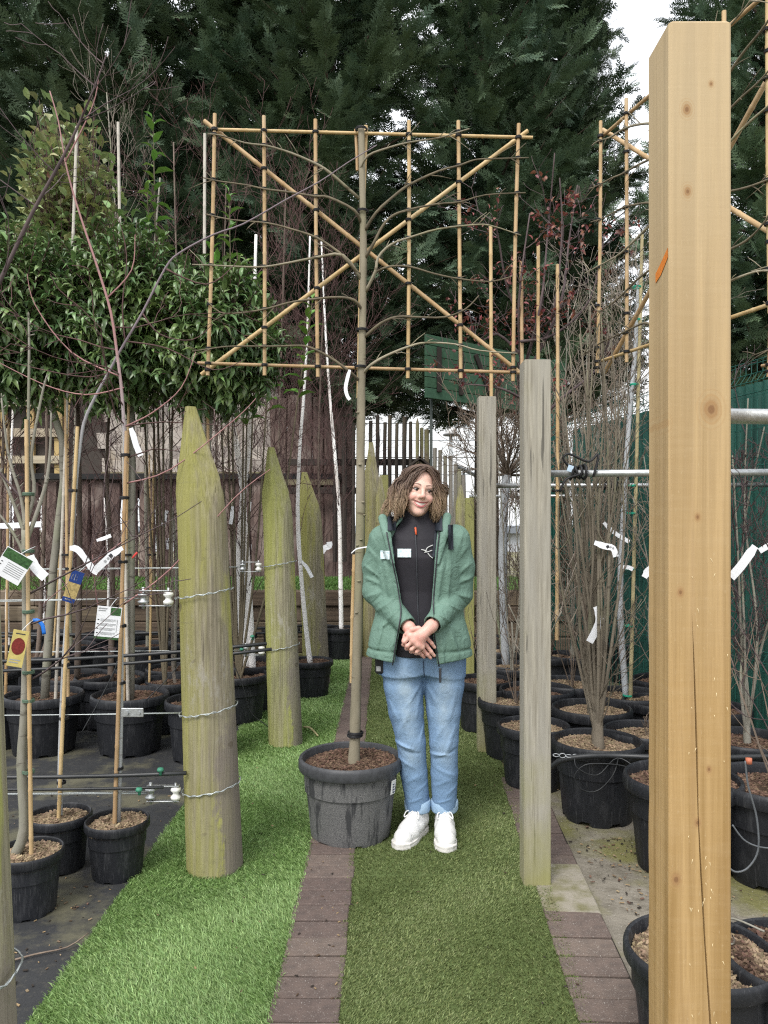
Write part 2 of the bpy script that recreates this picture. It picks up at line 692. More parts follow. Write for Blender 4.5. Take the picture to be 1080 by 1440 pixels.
# ------------------------------------------------------------------ slab fence with the shingled wall over it
WD = 10.9
fen = thing('slab_fence', 'fence of rough reddish brown bark slabs standing on the grass ledge', 'fence', (-2, WD, LEDGE))
x = -7.2
while x < -.62:
    wv = rs.uniform(.17, .27)
    top = 2.06 + rs.uniform(-.05, .05)
    if x > -1.65:
        top = 3.35 + rs.uniform(-.15, .2)
    mb = MB()
    # waney edged board: uneven sides, a little bowed
    rows = 7
    vs, fs = [], []
    for i in range(rows):
        z = lerp(LEDGE - .03, top, i / (rows - 1))
        l, r = x + rs.uniform(-.012, .016), x + wv - rs.uniform(-.006, .024)
        yy = WD + rs.uniform(-.01, .01)
        vs += [(l, yy + .02, z), (l + .02, yy - .022, z), (lerp(l, r, .5), yy - .036, z), (r - .02, yy - .022, z), (r, yy + .02, z)]
    for i in range(rows - 1):
        for j in range(4):
            q = i * 5 + j
            fs.append((q, q + 1, q + 6, q + 5))
        fs.append((i * 5 + 4, i * 5, i * 5 + 5, i * 5 + 9))
    fs.append((rows * 5 - 5, rows * 5 - 4, rows * 5 - 3, rows * 5 - 2, rows * 5 - 1))
    mb.add(vs, fs)
    mb.build('slab', MAT_SLAB, fen, smooth=False)
    x += wv + (.006 if x < -1.7 else -.03)
mb = MB()
mb.bbox((-3.9, WD - .075, 2.10), (6.6, .05, .085), .006)
mb.build('rail', simple('gap_shadow_black', (.02, .02, .02), .8), fen, smooth=False)  # near-black colour paints the shadowed gap below the shingle wall
mb = MB()
mb.bbox((-1.1, WD - .07, 2.02), (.96, .05, .09), .006)
mb.build('rail', MAT_RAIL, fen, smooth=False)

shw = thing('shingle_wall', 'pale grey weathered wooden shingle wall above the brown slab fence', 'wall', (-2, WD, 2.1))
mb = MB()
mb.box((-4.4, WD + .12, 2.60), (5.5, .06, 1.6))
mb.build('backing_board', simple('shed_backing', (.07, .058, .05), .9), shw, smooth=False)
for row in range(7):
    z = 2.13 + row * .185
    x = -4.0 + rs.uniform(-.1, .1)
    while x < -1.62:
        wv = rs.uniform(.10, .235)
        if rs.random() > .045:
            mb = MB()
            hh = .225 + rs.uniform(-.01, .03)
            t = .016
            zz = z + rs.uniform(-.018, .018)
            rot = Matrix.Rotation(R(7), 3, 'X') @ Matrix.Rotation(rs.uniform(-.03, .03), 3, 'Y')
            mb.bbox((x + wv / 2, WD + .04, zz + hh / 2), (wv - .008, t, hh), .003, rot)
            mb.build('shingle', MAT_SHINGLE, shw, smooth=False)
        x += wv
mb = MB()
mb.bbox((-2.8, WD + .0, 2.145), (2.4, .04, .05), .004)
mb.build('sill_board', MAT_RAIL, shw, smooth=False)

hut = thing('timber_frame_hut', 'open timber frame with pale horizontal boards at the left end of the shingle wall', 'shed', (-5, WD, 2.1))
for (x0, x1, z, hgt) in ((-5.6, -4.55, 2.34, .11), (-5.6, -4.55, 2.72, .12), (-5.6, -4.6, 3.15, .12), (-5.6, -4.6, 3.55, .12)):
    mb = MB()
    mb.bbox(((x0 + x1) / 2, WD - .03, z), (x1 - x0, .05, hgt), .004)
    mb.build('board', MAT_FRAMEW, hut, smooth=False)
MAT_YPOST = m_wood('yellow_post', (.46, .33, .16), (.34, .24, .11))
for xx in (-5.42, -5.02, -4.62):
    mb = MB()
    mb.bbox((xx, WD + .03, 2.95), (.11, .07, 1.7), .004)
    mb.build('post', MAT_YPOST, hut, smooth=False)
mb = MB()
mb.box((-5.1, WD + .17, 2.85), (1.6, .04, 1.9))
mb.build('backing_board', simple('dark_shed', (.05, .042, .04), .9), hut, smooth=False)

# ------------------------------------------------------------------ fence of dark round pales, and the grey row beyond the person
pf = thing('pale_fence', 'fence of dark uneven wooden pales with white sky between them', 'fence', (-.3, 10.6, 0))
FD = 10.6


def pale(par, px, pt, pb, d, wpx, mat, pointed=0, lean=0):
    mb = MB()
    a, c = PX(px, pt, d), PX(px - lean, pb, d)
    r = wpx / FPX * d / 2
    k = 5
    pts = [c.lerp(a, i / k) + Vector((rs.uniform(-.006, .006), 0, 0)) for i in range(k + 1)]
    rad = [r * rs.uniform(.92, 1.06) for _ in range(k + 1)]
    if pointed:
        pts[-1] = a
        pts[-2] = c.lerp(a, 1 - pointed)
        rad[-1] = r * .12
    mb.tube(pts, rad, 8, flat=.7)
    mb.build('pale', mat, par, smooth=True, angle=40)


for (px, pt, wp, lean) in ((472, 597, 9, 1),
                           (484, 594, 10, 0), (497, 595, 7, 0), (521, 592, 8, 0), (531, 584, 8, 1), (541, 594, 7, 0),
                           (548.5, 584, 8, 1), (558, 595, 7, 1), (569, 586, 9, 3), (578, 593, 7, 3)):
    pale(pf, px, pt, 790, FD + rs.uniform(-.03, .03), wp, MAT_PALE, 0, lean)
pale(pf, 587, 588, 790, FD - .1, 7, MAT_RAIL, .04)
pale(pf, 593, 602, 790, FD, 8, MAT_RAIL)
pale(pf, 600, 604, 790, FD, 10, MAT_RAIL)
for zpx in (650, 690):
    mb = MB()
    a, c = PX(405, zpx, FD + .09), PX(606, zpx, FD + .09)
    mb.bbox((a + c) / 2, ((c - a).length, .05, .09), .005)
    mb.build('rail', MAT_PALE, pf, smooth=False)

gf = thing('grey_pale_fence', 'row of short weathered grey pales stepping down behind the person', 'fence', (.75, 9.4, 0))
for i, (px, pt, wp) in enumerate(((611, 630, 8), (619, 633, 8), (626.5, 641, 8), (634, 641, 8), (640, 652, 8), (646, 660, 9), (652, 668, 9))):
    pale(gf, px, pt, 860, 9.9 - i * .22, wp, MAT_PALEG)

# bird house roof shape between the fences
bh = thing('bird_house', 'small dark wooden bird house with pitched roof on the dark pale fence', 'bird house', PX(592, 690, 10.3))
c = PX(590, 655, 10.3)
for sgn in (-1, 1):
    mb = MB()
    mb.bbox(c + Vector((sgn * .10, 0, .02)), (.29, .30, .03), .004, Matrix.Rotation(sgn * R(38), 3, 'Y'))
    mb.build('roof', MAT_PALE, bh, smooth=False)
mb = MB()
mb.bbox(c + Vector((0, .02, -.16)), (.26, .22, .32), .004)
mb.build('body', MAT_PALE, bh, smooth=False)
mb = MB()
mb.tube([c + Vector((0, -.095, -.1)), c + Vector((0, -.075, -.1))], .04, 12)
mb.build('entrance_hole', simple('hole_dark', (.008, .007, .006), .9), bh)

# ------------------------------------------------------------------ green sign board on a pole
MAT_SIGN = m_wood('green_sign_board', (.040, .088, .052), (.028, .064, .038), rand=.08, grain=(2, 30, 30), bump=.15)
MAT_LETTER = m_wood('dark_letter_board', (.030, .024, .020), (.018, .015, .014))
sg = thing('sign_board', 'green boarded sign with dark wooden letters on a thin dark pole', 'sign', PX(607, 742, 9.3))
SA, SB = PX(598, 560, 9.0), PX(795, 534, 10.6)      # lower edge, receding to the right
ex = (SB - SA)
ang = math.atan2(ex.y, ex.x)
ln = math.hypot(ex.x, ex.y)
ez = lerp(SA.z, SB.z, .5)
rotS = Matrix.Rotation(ang, 3, 'Z')
for i in range(6):
    mb = MB()
    z = SA.z + .045 + i * .125
    cc = SA + ex * .5
    mb.bbox(Vector((cc.x, cc.y, z + .02)), (ln, .035, .119), .004, rotS)
    mb.build('board', MAT_SIGN, sg, smooth=False)
# letters: uprights and a leaning stroke, cut from dark board
nrm = Vector((ex.y, -ex.x, 0)).normalized()


def stroke(u0, z0, u1, z1, wd=.065):
    a = Vector((SA.x, SA.y, SA.z)) + Vector((ex.x, ex.y, 0)) * u0 + Vector((0, 0, z0)) + nrm * .032
    c = Vector((SA.x, SA.y, SA.z)) + Vector((ex.x, ex.y, 0)) * u1 + Vector((0, 0, z1)) + nrm * .032
    m_ = (a + c) / 2
    t = math.atan2(z1 - z0, (u1 - u0) * ln)
    mb = MB()
    mb.bbox(m_, (math.hypot((u1 - u0) * ln, z1 - z0), .022, wd), .003, rotS @ Matrix.Rotation(-t, 3, 'Y'))
    mb.build('letter', MAT_LETTER, sg, smooth=False)


stroke(.075, .09, .075, .62)
stroke(.215, .09, .215, .62)
stroke(.43, .07, .31, .62)
stroke(.44, .075, .52, .62)
stroke(.62, .10, .62, .62)
stroke(.62, .60, .75, .60)
stroke(.84, .10, .84, .62)
mb = MB()
pp = PX(606.5, 560, 9.12)
mb.tube([(pp.x, pp.y + .03, 0), (pp.x, pp.y + .03, pp.z + .3)], .018, 10)
mb.build('pole', simple('dark_pole', (.03, .04, .035), .5), sg)
pp = PX(782, 536, 10.45)
mb = MB()
mb.tube([(pp.x, pp.y + .05, 0), (pp.x, pp.y + .05, pp.z + .3)], .03, 10)
mb.build('pole', simple('green_pole', (.03, .08, .05), .5), sg)

# ------------------------------------------------------------------ white warehouse far behind, lamp, rail
MAT_CLAD = Mat('white_cladding', (.78, .80, .83), .5, .4)
MAT_CLAD.layer(MAT_CLAD.rng(MAT_CLAD.noise(.35), .35, .7), (.72, .75, .79))
MAT_CLAD = MAT_CLAD.done()
wh = thing('warehouse', 'large white clad warehouse behind the fence and green sign', 'building', (3, 44, 0))
for i in range(9):
    mb = MB()
    mb.bbox((3, 44 + .02 * (i % 2), 1.95 + i * .98), (34, .1, .95), .02)
    mb.build('cladding_panel', MAT_CLAD, wh, smooth=False)
mb = MB()
mb.box((3, 44.2, 4.6), (33.6, .2, 9.2))
mb.build('wall', simple('joint_grey', (.50, .52, .55), .6), wh, smooth=False)
mb = MB()
mb.bbox((3, 43.8, 1.25), (34, .3, .42), .02)
mb.build('plinth_band', simple('grey_band', (.20, .22, .25), .6), wh, smooth=False)

lp = thing('street_lamp', 'mushroom shaped street lamp with domed clear head before the white warehouse', 'street lamp', PX(633, 742, 26))
base = PX(634, 742, 26)
base.z = 0
top = PX(634, 612, 26)
mb = MB()
mb.tube([base, (base.x, base.y, top.z)], [.09, .06], 10)
mb.build('pole', simple('lamp_pole', (.45, .47, .48), .5), lp)
mb = MB()
mb.lathe([(.02, -.02), (.26, -.02), (.27, .03), (.06, .10)], 16, top, cap0=True)
mb.build('rim', simple('lamp_rim', (.16, .16, .16), .5), lp)
mb = MB()
mb.lathe([(.235, .03), (.225, .12), (.18, .22), (.10, .29), (.004, .31)], 16, top)
mb.build('dome', simple('lamp_dome', (.62, .62, .62), .2, .5), lp)

hr = thing('handrail', 'light metal stair handrail in front of the white warehouse', 'railing', PX(690, 800, 16))
mb = MB()
mb.tube(PXL([(640, 655), (668, 668), (700, 720)], 16), .045, 8)
mb.build('top_rail', simple('rail_white', (.6, .62, .64), .5), hr)
for px, y0 in ((652, 661), (676, 682), (692, 706)):
    mb = MB()
    p = PX(px, y0, 16)
    mb.tube([p, (p.x, p.y, 0)], .03, 6)
    mb.build('post', simple('rail_white2', (.5, .52, .54), .5), hr)

# ------------------------------------------------------------------ conifers
def spray_template(seed):
    g = random.Random(seed)
    T = []

    def leaf(p, d, L, wd, zz):
        n = Vector((-d.y, d.x, 0))
        q = p + d * L
        q.z += zz
        T.append((p - n * wd * .5, p + n * wd * .5, q))

    K = 9
    for i in range(K):
        t = .06 + .94 * i / K
        droop = -.16 * t * t
        p = Vector((t, 0, droop))
        for s in (-1, 1):
            L = (.40 * (1 - t) ** .75 + .09) * g.uniform(.8, 1.2)
            a = s * R(g.uniform(34, 52))
            d = Vector((math.cos(a), math.sin(a), 0))
            zz = -.10 * L + g.uniform(-.03, .03)
            leaf(p, d, L, .060, zz)
            for u, da in ((.28, .6), (.45, -.55), (.66, .5)):
                a2 = a + s * da
                d2 = Vector((math.cos(a2), math.sin(a2), 0))
                leaf(p + d * (L * u) + Vector((0, 0, zz * u)), d2, L * .46 * (1.25 - u), .052, zz * .4)
    leaf(Vector((0, 0, 0)), Vector((1, 0, 0)), 1.08, .03, -.18)
    return np.array([[tuple(v) for v in t] for t in T], dtype=np.float32)   # (n,3,3)


MAT_LEY = Mat('cypress_foliage', (.108, .156, .086), .6, .25)
MAT_LEY.layer(MAT_LEY.rng(MAT_LEY.noise(1.1, detail=4), .38, .66), (.068, .115, .076))
MAT_LEY.layer(MAT_LEY.rng(MAT_LEY.noise(7, detail=3), .55, .75), (.125, .175, .080), amt=.6)
MAT_LEY.rand(.12, .008)
MAT_LEY = MAT_LEY.done(transl=.10)
MAT_LEYT = simple('cypress_bark', (.07, .05, .035), .9, scale=6, stretch=(4, 4, 1))


def conifer_meshes(seed, H=15.0, RAD=2.45, z0=3.7, nl=390):
    g = np.random.default_rng(seed)
    tmpl = [spray_template(seed * 10 + i) for i in range(3)]
    M3, O3, S3 = [], [], []
    limbs = MB()
    limbs.tube([(0, 0, -.3), (.05, .03, 3), (-.04, .02, 7), (0, 0, H)], [.23, .19, .12, .02], 9)
    for i in range(nl):
        h = z0 + (H - z0) * ((i + g.random()) / nl) ** 1.25
        a = g.uniform(0, 2 * math.pi)
        u = (h - z0) / (H - z0)
        L = RAD * (1 - u ** 1.7) * (1.0 if u > .12 else .8) * g.uniform(.72, 1.12) + .15
        el = R(g.uniform(12, 42)) * (1 - .3 * u) + u * .5
        d = np.array([math.cos(a) * math.cos(el), math.sin(a) * math.cos(el), math.sin(el)])
        o = np.array([0, 0, h - L * .35])
        ns = int(7 + 20 * L / 2.2)
        if i % 2 == 0:
            e1 = o + d * L * .55
            e2 = o + d * L * .9 + np.array([0, 0, -.03])
            limbs.tube([o, e1, e2], [.035, .02, .006], 4, cap=False)
        for k in range(ns):
            s = .16 + .84 * (k + g.random()) / ns
            p = o + d * L * s + np.array([0, 0, -.10 * L * s * s])
            size = g.uniform(.25, .52) * (1.15 - .35 * s)
            # heading of the spray: outward, fanned off the limb
            yaw = g.normal(0, .75) * (1 if k < ns - 2 else .3)
            pit = el * .75 + g.normal(-.12, .34)
            aa = a + yaw
            fx = np.array([math.cos(aa) * math.cos(pit), math.sin(aa) * math.cos(pit), math.sin(pit)])
            up = np.array([0, 0, 1.0]) + g.normal(0, .55, 3)
            fy = np.cross(up, fx)
            fy /= np.linalg.norm(fy)
            fz = np.cross(fx, fy)
            M3.append(np.stack([fx, fy, fz], 1) * size)
            O3.append(p)
            S3.append(g.integers(0, 3))
    M3, O3, S3 = np.array(M3), np.array(O3), np.array(S3)
    out = []
    for j in range(3):
        sel = S3 == j
        T = tmpl[j].reshape(-1, 3)
        out.append((np.einsum('sij,vj->svi', M3[sel], T) + O3[sel][:, None, :]).reshape(-1, 3))
    V = np.concatenate(out)
    F = np.arange(len(V), dtype=np.int32).reshape(-1, 3)
    return fast_mesh('crown', V, F, MAT_LEY), limbs.mesh('trunk', MAT_LEYT)


CON = [conifer_meshes(41), conifer_meshes(77)]
spots = [(-40, 12.6, 1.05, .3, 'dark evergreen conifer at the far end of the hedge beyond the shingle wall'),
         (140, 11.9, 1.0, 1.9, 'dark feathery conifer rising behind the leafy potted laurels'),
         (335, 12.8, 1.1, 3.6, 'tall dark conifer behind the left part of the bamboo trellis'),
         (462, 11.9, 1.02, 5.0, 'tall feathery conifer behind the trellis, next to the trunk of the pleached tree'),
         (684, 12.6, 1.0, .9, 'conifer with drooping plumes standing behind the green sign board'),
         (790, 14.2, .80, 2.5, 'smaller conifer whose right side stands against the white sky'),
         (1075, 11.2, .86, 4.1, 'conifer behind the thick new timber post and the green mesh fence'),
         (-260, 12.2, 1.0, 2.2, 'dark conifer beyond the leafy shrubs, past the timber frame hut'),
         (1290, 11.6, .95, 1.2, 'conifer beyond the green mesh fence, past the other trees')]
for i, (px, d, s, rz, lab) in enumerate(spots):
    p = PX(px, HOR, d)
    t = thing('conifer_tree', lab, 'tree', (p.x, d, 0), 'conifers of the tall hedge')
    t.rotation_euler = (0, 0, rz)
    t.scale = (s, s, 1.0 + .06 * ((i * 7) % 3 - 1))
    link('trunk', CON[i % 2][1], t, local=True)
    link('crown', CON[i % 2][0], t, local=True)
# ================================================================== stakes, posts, wires
def m_stake():
    m = Mat('algae_stake', (.33, .30, .215), .88, .15)
    m.layer(m.rng(m.noise(1.0, (85, 85, 4), 6, .65), .38, .62), (.175, .155, .105))
    m.layer(m.rng(m.noise(1.0, (30, 30, .8), 5), .45, .7), (.23, .205, .15), amt=.7)
    m.layer(m.rng(m.noise(1.0, (60, 60, 2.2), 3, loc=(1, 5, 0)), .66, .69), (.085, .075, .05), amt=.75)
    # algae grow on the side away from the path and round the tip
    x = m.axis(0)
    al = m.math('ADD', m.math('MULTIPLY', x, -5.2), m.math('MULTIPLY', m.noise(3.2, (1, 1, .45), 6), 2.0))
    al = m.math('ADD', al, m.math('MULTIPLY', m.math('SUBTRACT', m.noise(1.0, (45, 45, 1.2), 4, loc=(8, 8, 0)), .5), 1.6))
    m.layer(m.rng(al, .68, 1.65), (.30, .30, .072), amt=.72)
    m.layer(m.rng(m.noise(2.0, (3, 3, .7), 5, loc=(4, 0, 2)), .62, .70), (.44, .46, .06), amt=.5)
    # rubbed grey-brown patch low on the path side
    z = m.axis(2)
    pz = m.math('SUBTRACT', 1.0, m.math('MULTIPLY', m.math('ABSOLUTE', m.math('SUBTRACT', z, .32)), 2.6))
    pm = m.math('ADD', m.math('MULTIPLY', pz, .55), m.math('ADD', m.math('MULTIPLY', x, 5.0), m.math('MULTIPLY', m.noise(4, detail=5), .9)))
    pm = m.math('ADD', pm, m.math('MULTIPLY', m.math('SUBTRACT', m.noise(30, (1, 1, .4), 6, .75), .5), .8))
    m.layer(m.rng(pm, .90, 1.02), (.205, .178, .150), amt=.85)
    m.layer(m.rng(m.noise(11, (1, 1, 1), 2), .70, .74), (.12, .10, .07), amt=.6)
    m.layer(m.rng(m.noise(3, (2, 2, .8), 9, .75, loc=(7, 1, 1)), .60, .66), (.36, .34, .30), amt=.55)
    m.layer(m.rng(m.noise(7, (1, 1, .8), 9, .8, loc=(2, 9, 4)), .60, .68), (.13, .12, .075), amt=.6)
    m.layer(m.rng(m.noise(1.0, (5, 5, 130), 4, .7, 1.0), .62, .70), (.17, .155, .10), amt=.4)
    m.rand(.10, .012)
    m.bump(m.noise(1.0, (110, 110, 2.2), 5), .8, .006)
    m.bump(m.noise(9, detail=4), .3, .008)
    return m.done()


MAT_STAKE = m_stake()
MAT_GALV = simple('galvanised', (.55, .57, .58), .38, .5, .75, var=.3, scale=60, bump=.1)
MAT_WIRE = simple('fence_wire', (.52, .56, .56), .4, .5, .6, bump=0)
MAT_PORC = simple('white_porcelain', (.76, .76, .72), .3, .5, var=.1)
MAT_PIPE = simple('black_pipe', (.028, .030, .032), .42, .45, bump=.05)


def round_stake(px, ybase, topx, ytop, dia, label, d=None, rot=0.6, tip=.46, blunt=.13, group='pointed round stakes along the path'):
    d = d if d else GD(ybase) + dia * .5
    base = PX(px, ybase, d)
    base.z = 0
    apex = PX(topx, ytop, d)
    H = apex.z
    n = 32
    ang = [rot + k * math.pi / 2 for k in range(4)]
    mb = MB()
    prof = [(-.05)] + list(np.linspace(.0, H - tip, 9)) + list(np.linspace(H - tip, H, 9)[1:])
    vs, fs = [], []
    rr = random.Random(int(px))
    ph = rr.uniform(0, 6)
    for z in prof:
        cx = (apex.x - base.x) * (z / H) * (.72 if z < H - tip else .72 + .28 * (z - H + tip) / tip)
        for j in range(n):
            q = 2 * math.pi * j / n
            r = dia / 2 * (1.0 - .17 * z / H) * (1 + .018 * math.sin(3 * q + ph + z) + .010 * math.sin(5 * q - z * 4))
            if z > H - tip:
                u = (z - (H - tip)) / tip
                for k, a in enumerate(ang):
                    c = math.cos(q - a)
                    if c > .05:
                        lim = dia / 2 * (.90 - (.90 - blunt) * min(1, u * (1.0 + .04 * ((k % 2) * 2 - 1))))
                        r = min(r, lim / c)
            vs.append((cx + r * math.cos(q), r * math.sin(q), z))
    m_ = len(prof)
    for i in range(m_ - 1):
        for j in range(n):
            j2 = (j + 1) % n
            fs.append((i * n + j, i * n + j2, (i + 1) * n + j2, (i + 1) * n + j))
    fs.append(tuple((m_ - 1) * n + j for j in range(n)))
    mb.add(vs, fs)
    o = mb.build('wooden_stake', MAT_STAKE, None, smooth=True, angle=24, label=label, cat='stake', group=group, loc=(base.x, d, 0))
    return o, base, apex, d


def stake_axis(st, z):
    o, base, apex, d = st
    return Vector((base.x + (apex.x - base.x) * .72 * z / apex.z, d, z))


ST0 = round_stake(-58, 1900, -130, 170, .22, 'pointed round wooden stake with one wire tied low around it', d=1.32)
ST1 = round_stake(302, 1240, 268, 572, .225, 'thick algae yellow pointed stake with four wires and a grey rubbed patch low down')
ST2 = round_stake(402, 1054, 381, 629, .215, 'pointed round stake with algae, birch pots on either side of it')
ST3 = round_stake(446, 966, 428, 664, .235, 'pointed stake half hidden behind a thin birch stem')
ST4 = round_stake(523, 930, 522, 622, .20, 'narrow pointed grey stake behind the pleached tree trunk', d=8.2, tip=.6, group=None)
ST5 = round_stake(534, 905, 535, 668, .11, 'slim pale pointed stake left of the person, behind the trunk', d=8.0, tip=.3, blunt=.1, group=None)
ST6 = round_stake(648, 900, 648, 682, .13, 'slim pale pointed stake just behind the right shoulder of the jacket', d=8.3, tip=.3, blunt=.1, group=None)


# ---- square posts
def m_greypost():
    m = Mat('weathered_post', (.37, .345, .285), .88, .2)
    m.layer(m.rng(m.noise(1.0, (130, 130, 5), 6, .65), .36, .64), (.225, .205, .165))
    m.layer(m.rng(m.noise(1.0, (22, 22, 1.6), 5), .42, .66), (.30, .285, .25), amt=.7)
    m.layer(m.rng(m.noise(1.0, (62, 62, 2.0), 3, loc=(2, 2, 0)), .64, .67), (.075, .07, .06), amt=.8)
    m.layer(m.rng(m.noise(2.4, (1, 1, .6), 6, loc=(1, 3, 2)), .50, .68), (.27, .27, .10), amt=.62)
    m.layer(m.rng(m.voro(7, (1, 1, .55)), .07, .02), (.15, .12, .08), amt=.75)
    z = m.axis(2)
    gz = m.math('ADD', m.rng(z, 1.1, .0), m.math('MULTIPLY', m.noise(5, detail=4), .9))
    m.layer(m.rng(gz, 1.0, 1.5), (.26, .25, .09), amt=.7)
    m.rand(.06)
    m.bump(m.noise(1.0, (120, 120, 3), 4), .45, .004)
    return m.done()


MAT_GPOST = m_greypost()


def grey_post(px0, px1, ybase, ytop, label, mat=MAT_GPOST, dep=.10, d=None):
    d = d if d else GD(ybase)
    a = PX(px0, HOR, d)
    c = PX(px1, HOR, d)
    top = PX(px0, ytop, d).z
    wv = c.x - a.x
    bm = bmesh.new()
    bmesh.ops.create_cube(bm, size=1)
    bmesh.ops.scale(bm, vec=(wv, dep, top + .04), verts=bm.verts)
    bmesh.ops.translate(bm, vec=(0, 0, top / 2 - .02), verts=bm.verts)
    bmesh.ops.bevel(bm, geom=bm.edges[:], offset=.004, segments=2, affect='EDGES')
    me = bpy.data.meshes.new('square_post')
    bm.to_mesh(me)
    bm.free()
    me.materials.append(mat)
    o = link('square_post', me, None, label=label, cat='post', group='square posts right of the walkway', loc=((a.x + c.x) / 2, d + dep / 2, 0))
    return o


grey_post(737, 775, 1250, 505, 'weathered grey square post at the walkway edge, beside the mossy concrete')
grey_post(673, 698, 1060, 557, 'weathered grey square post standing in the walkway turf beside the person')
MAT_YP = m_wood('mossy_post', (.30, .29, .12), (.22, .21, .08))
grey_post(655, 667, 962, 700, 'yellow green mossy square post close behind the green jacket', MAT_YP, d=6.8)
grey_post(536, 546, 905, 668, 'yellowish square post behind the pleached tree trunk', MAT_YP, d=8.7)


# ---- new timber post, close to the camera
def m_newpost():
    m = Mat('new_timber', (.43, .285, .13), .75, .2)
    # long grain
    gr = m.noise(1.0, (40, 40, .8), 5, .6, .5)
    m.layer(m.rng(gr, .40, .60), (.29, .180, .070))
    m.layer(m.rng(m.noise(1.0, (150, 150, 4.5), 5, .7), .48, .68), (.30, .19, .085), amt=.6)
    m.layer(m.rng(m.noise(1.0, (48, 48, 1.1), 4, .6, .8, loc=(5, 5, 0)), .56, .64), (.33, .21, .10), amt=.45)
    m.layer(m.rng(m.noise(210, (1, 1, .4), 3), .62, .75), (.55, .43, .27), amt=.3)
    # sawn ripple across the grain
    rp = m.noise(1.0, (9, 9, 85), 3, .5, .8, loc=(0, 0, 3))
    m.layer(m.rng(rp, .45, .72), (.50, .375, .22), amt=.10)
    # paler towards the top, darker streaks along the grain
    z = m.axis(2)
    up = m.math('ADD', m.rng(z, .9, 2.1), m.math('MULTIPLY', m.noise(3, (2, 2, .6), 4), .5))
    m.layer(m.rng(up, .4, 1.3), (.50, .415, .28), amt=.6)
    m.layer(m.rng(m.noise(1.0, (20, 20, 1.4), 5, .7, loc=(3.3, 0, 0)), .63, .70), (.30, .20, .09), amt=.45)
    # knots
    kx = KNOTS
    for (x, zz, r) in kx:
        vm = m.t.nodes.new('ShaderNodeVectorMath')
        vm.operation = 'DISTANCE'
        m.t.links.new(m.vec((1, 0, .72)), vm.inputs[0])
        vm.inputs[1].default_value = (x, 0, zz * .72)
        dd = m.math('ADD', vm.outputs['Value'], m.math('MULTIPLY', m.math('SUBTRACT', m.noise(60, detail=2), .5), r * .35))
        ring = m.math('SINE', m.math('MULTIPLY', dd, 5.5 / r * 2.2))
        near = m.rng(dd, r * 2.1, r * .9)
        m.layer(m.math('MULTIPLY', near, m.rng(ring, -.2, 1)), (.36, .22, .10), amt=.7)
        m.layer(m.rng(dd, r * 1.15, r * .6), (.29, .165, .075), amt=.75)
        m.layer(m.rng(dd, r * .45, r * .3), (.17, .085, .04), amt=.7)
    m.bump(m.math('ADD', m.math('MULTIPLY', rp, .12), gr), .5, .003)
    m.bump(m.noise(1.0, (190, 190, 8), 3), .25, .002)
    return m.done()


NP_D = 1.235
npx0 = PX(941, HOR, NP_D).x
npx1 = PX(1029, HOR, NP_D).x
NPX, NPW, NPT = (npx0 + npx1) / 2, npx1 - npx0, PX(975, 28, NP_D).z


def npk(px, py, r):
    p = PX(px, py, NP_D)
    return (p.x - NPX, p.z, r)


KNOTS = [npk(966, 154, .0075), npk(967, 269, .0065), npk(1000, 576, .014), npk(932, 594, .009), npk(981, 727, .005), npk(957, 833, .006),
         npk(997, 1082, .005), npk(981, 1157, .006), npk(951, 1237, .0085), npk(1000, 118, .004)]
MAT_NEW = m_newpost()
crack = [(973, 860, .0), (976, 930, .0011), (980, 1060, .0016), (982, 1150, .0009), (986, 1230, .0014), (991, 1320, .0012), (999, 1440, .0016), (1004, 1560, .0004)]
top_crack = []
vs, fs = [], []
zs = sorted(set([-.02, NPT] + list(np.linspace(0.0, NPT - .004, 26)) + [PX(0, c[1], NP_D).z for c in crack]))
cz = [PX(0, c[1], NP_D).z for c in crack][::-1]
cxs = [PX(c[0], 0, NP_D).x - NPX for c in crack][::-1]
cws = [c[2] for c in crack][::-1]
hw, dp, bv = NPW / 2, .098, .0035
rr = random.Random(2)
for i, z in enumerate(zs):
    x = float(np.interp(z, cz, cxs))
    wv = float(np.interp(z, cz, cws, left=0, right=0))
    inset = bv if i == len(zs) - 1 else 0
    e = lambda s: rr.uniform(-.0006, .0006)
    vs += [(-hw + inset, bv + inset, z), (-hw + bv + inset, inset, z), (x - wv, inset, z), (x, inset + (wv * 7), z), (x + wv, inset, z),
           (hw - bv - inset, inset, z), (hw - inset, bv + inset, z), (hw - inset + e(0), dp - bv, z), (hw - bv - inset, dp - inset, z), (-hw + bv + inset, dp - inset, z), (-hw + inset + e(0), dp - bv, z)]
n = 11
for i in range(len(zs) - 1):
    for j in range(n):
        j2 = (j + 1) % n
        fs.append((i * n + j, i * n + j2, (i + 1) * n + j2, (i + 1) * n + j))
fs.append(tuple((len(zs) - 1) * n + j for j in range(n)))
nproot = thing('timber_post', 'thick new orange brown sawn timber post with knots, a long crack and an orange mark', 'post', (NPX, NP_D, 0))
mb = MB()
mb.add(vs, fs)
nb = mb.build('post_body', MAT_NEW, nproot, smooth=False, local=True)
# orange crayon slash wrapping the left face
mb = MB()
xl = -hw - .0008
P = lambda yy, z: (xl, yy, z)
z0 = PX(0, 352, NP_D).z
mb.add([P(.004, z0 - .010), P(.004, z0 + .006), P(.035, z0 - .008), P(.060, z0 - .018), P(.060, z0 - .034), P(.035, z0 - .028)], [(0, 1, 2, 5), (5, 2, 3, 4)])
mb.build('paint_mark', simple('orange_crayon', (.72, .22, .03), .7, var=.3, scale=200), nproot, smooth=False, local=True)
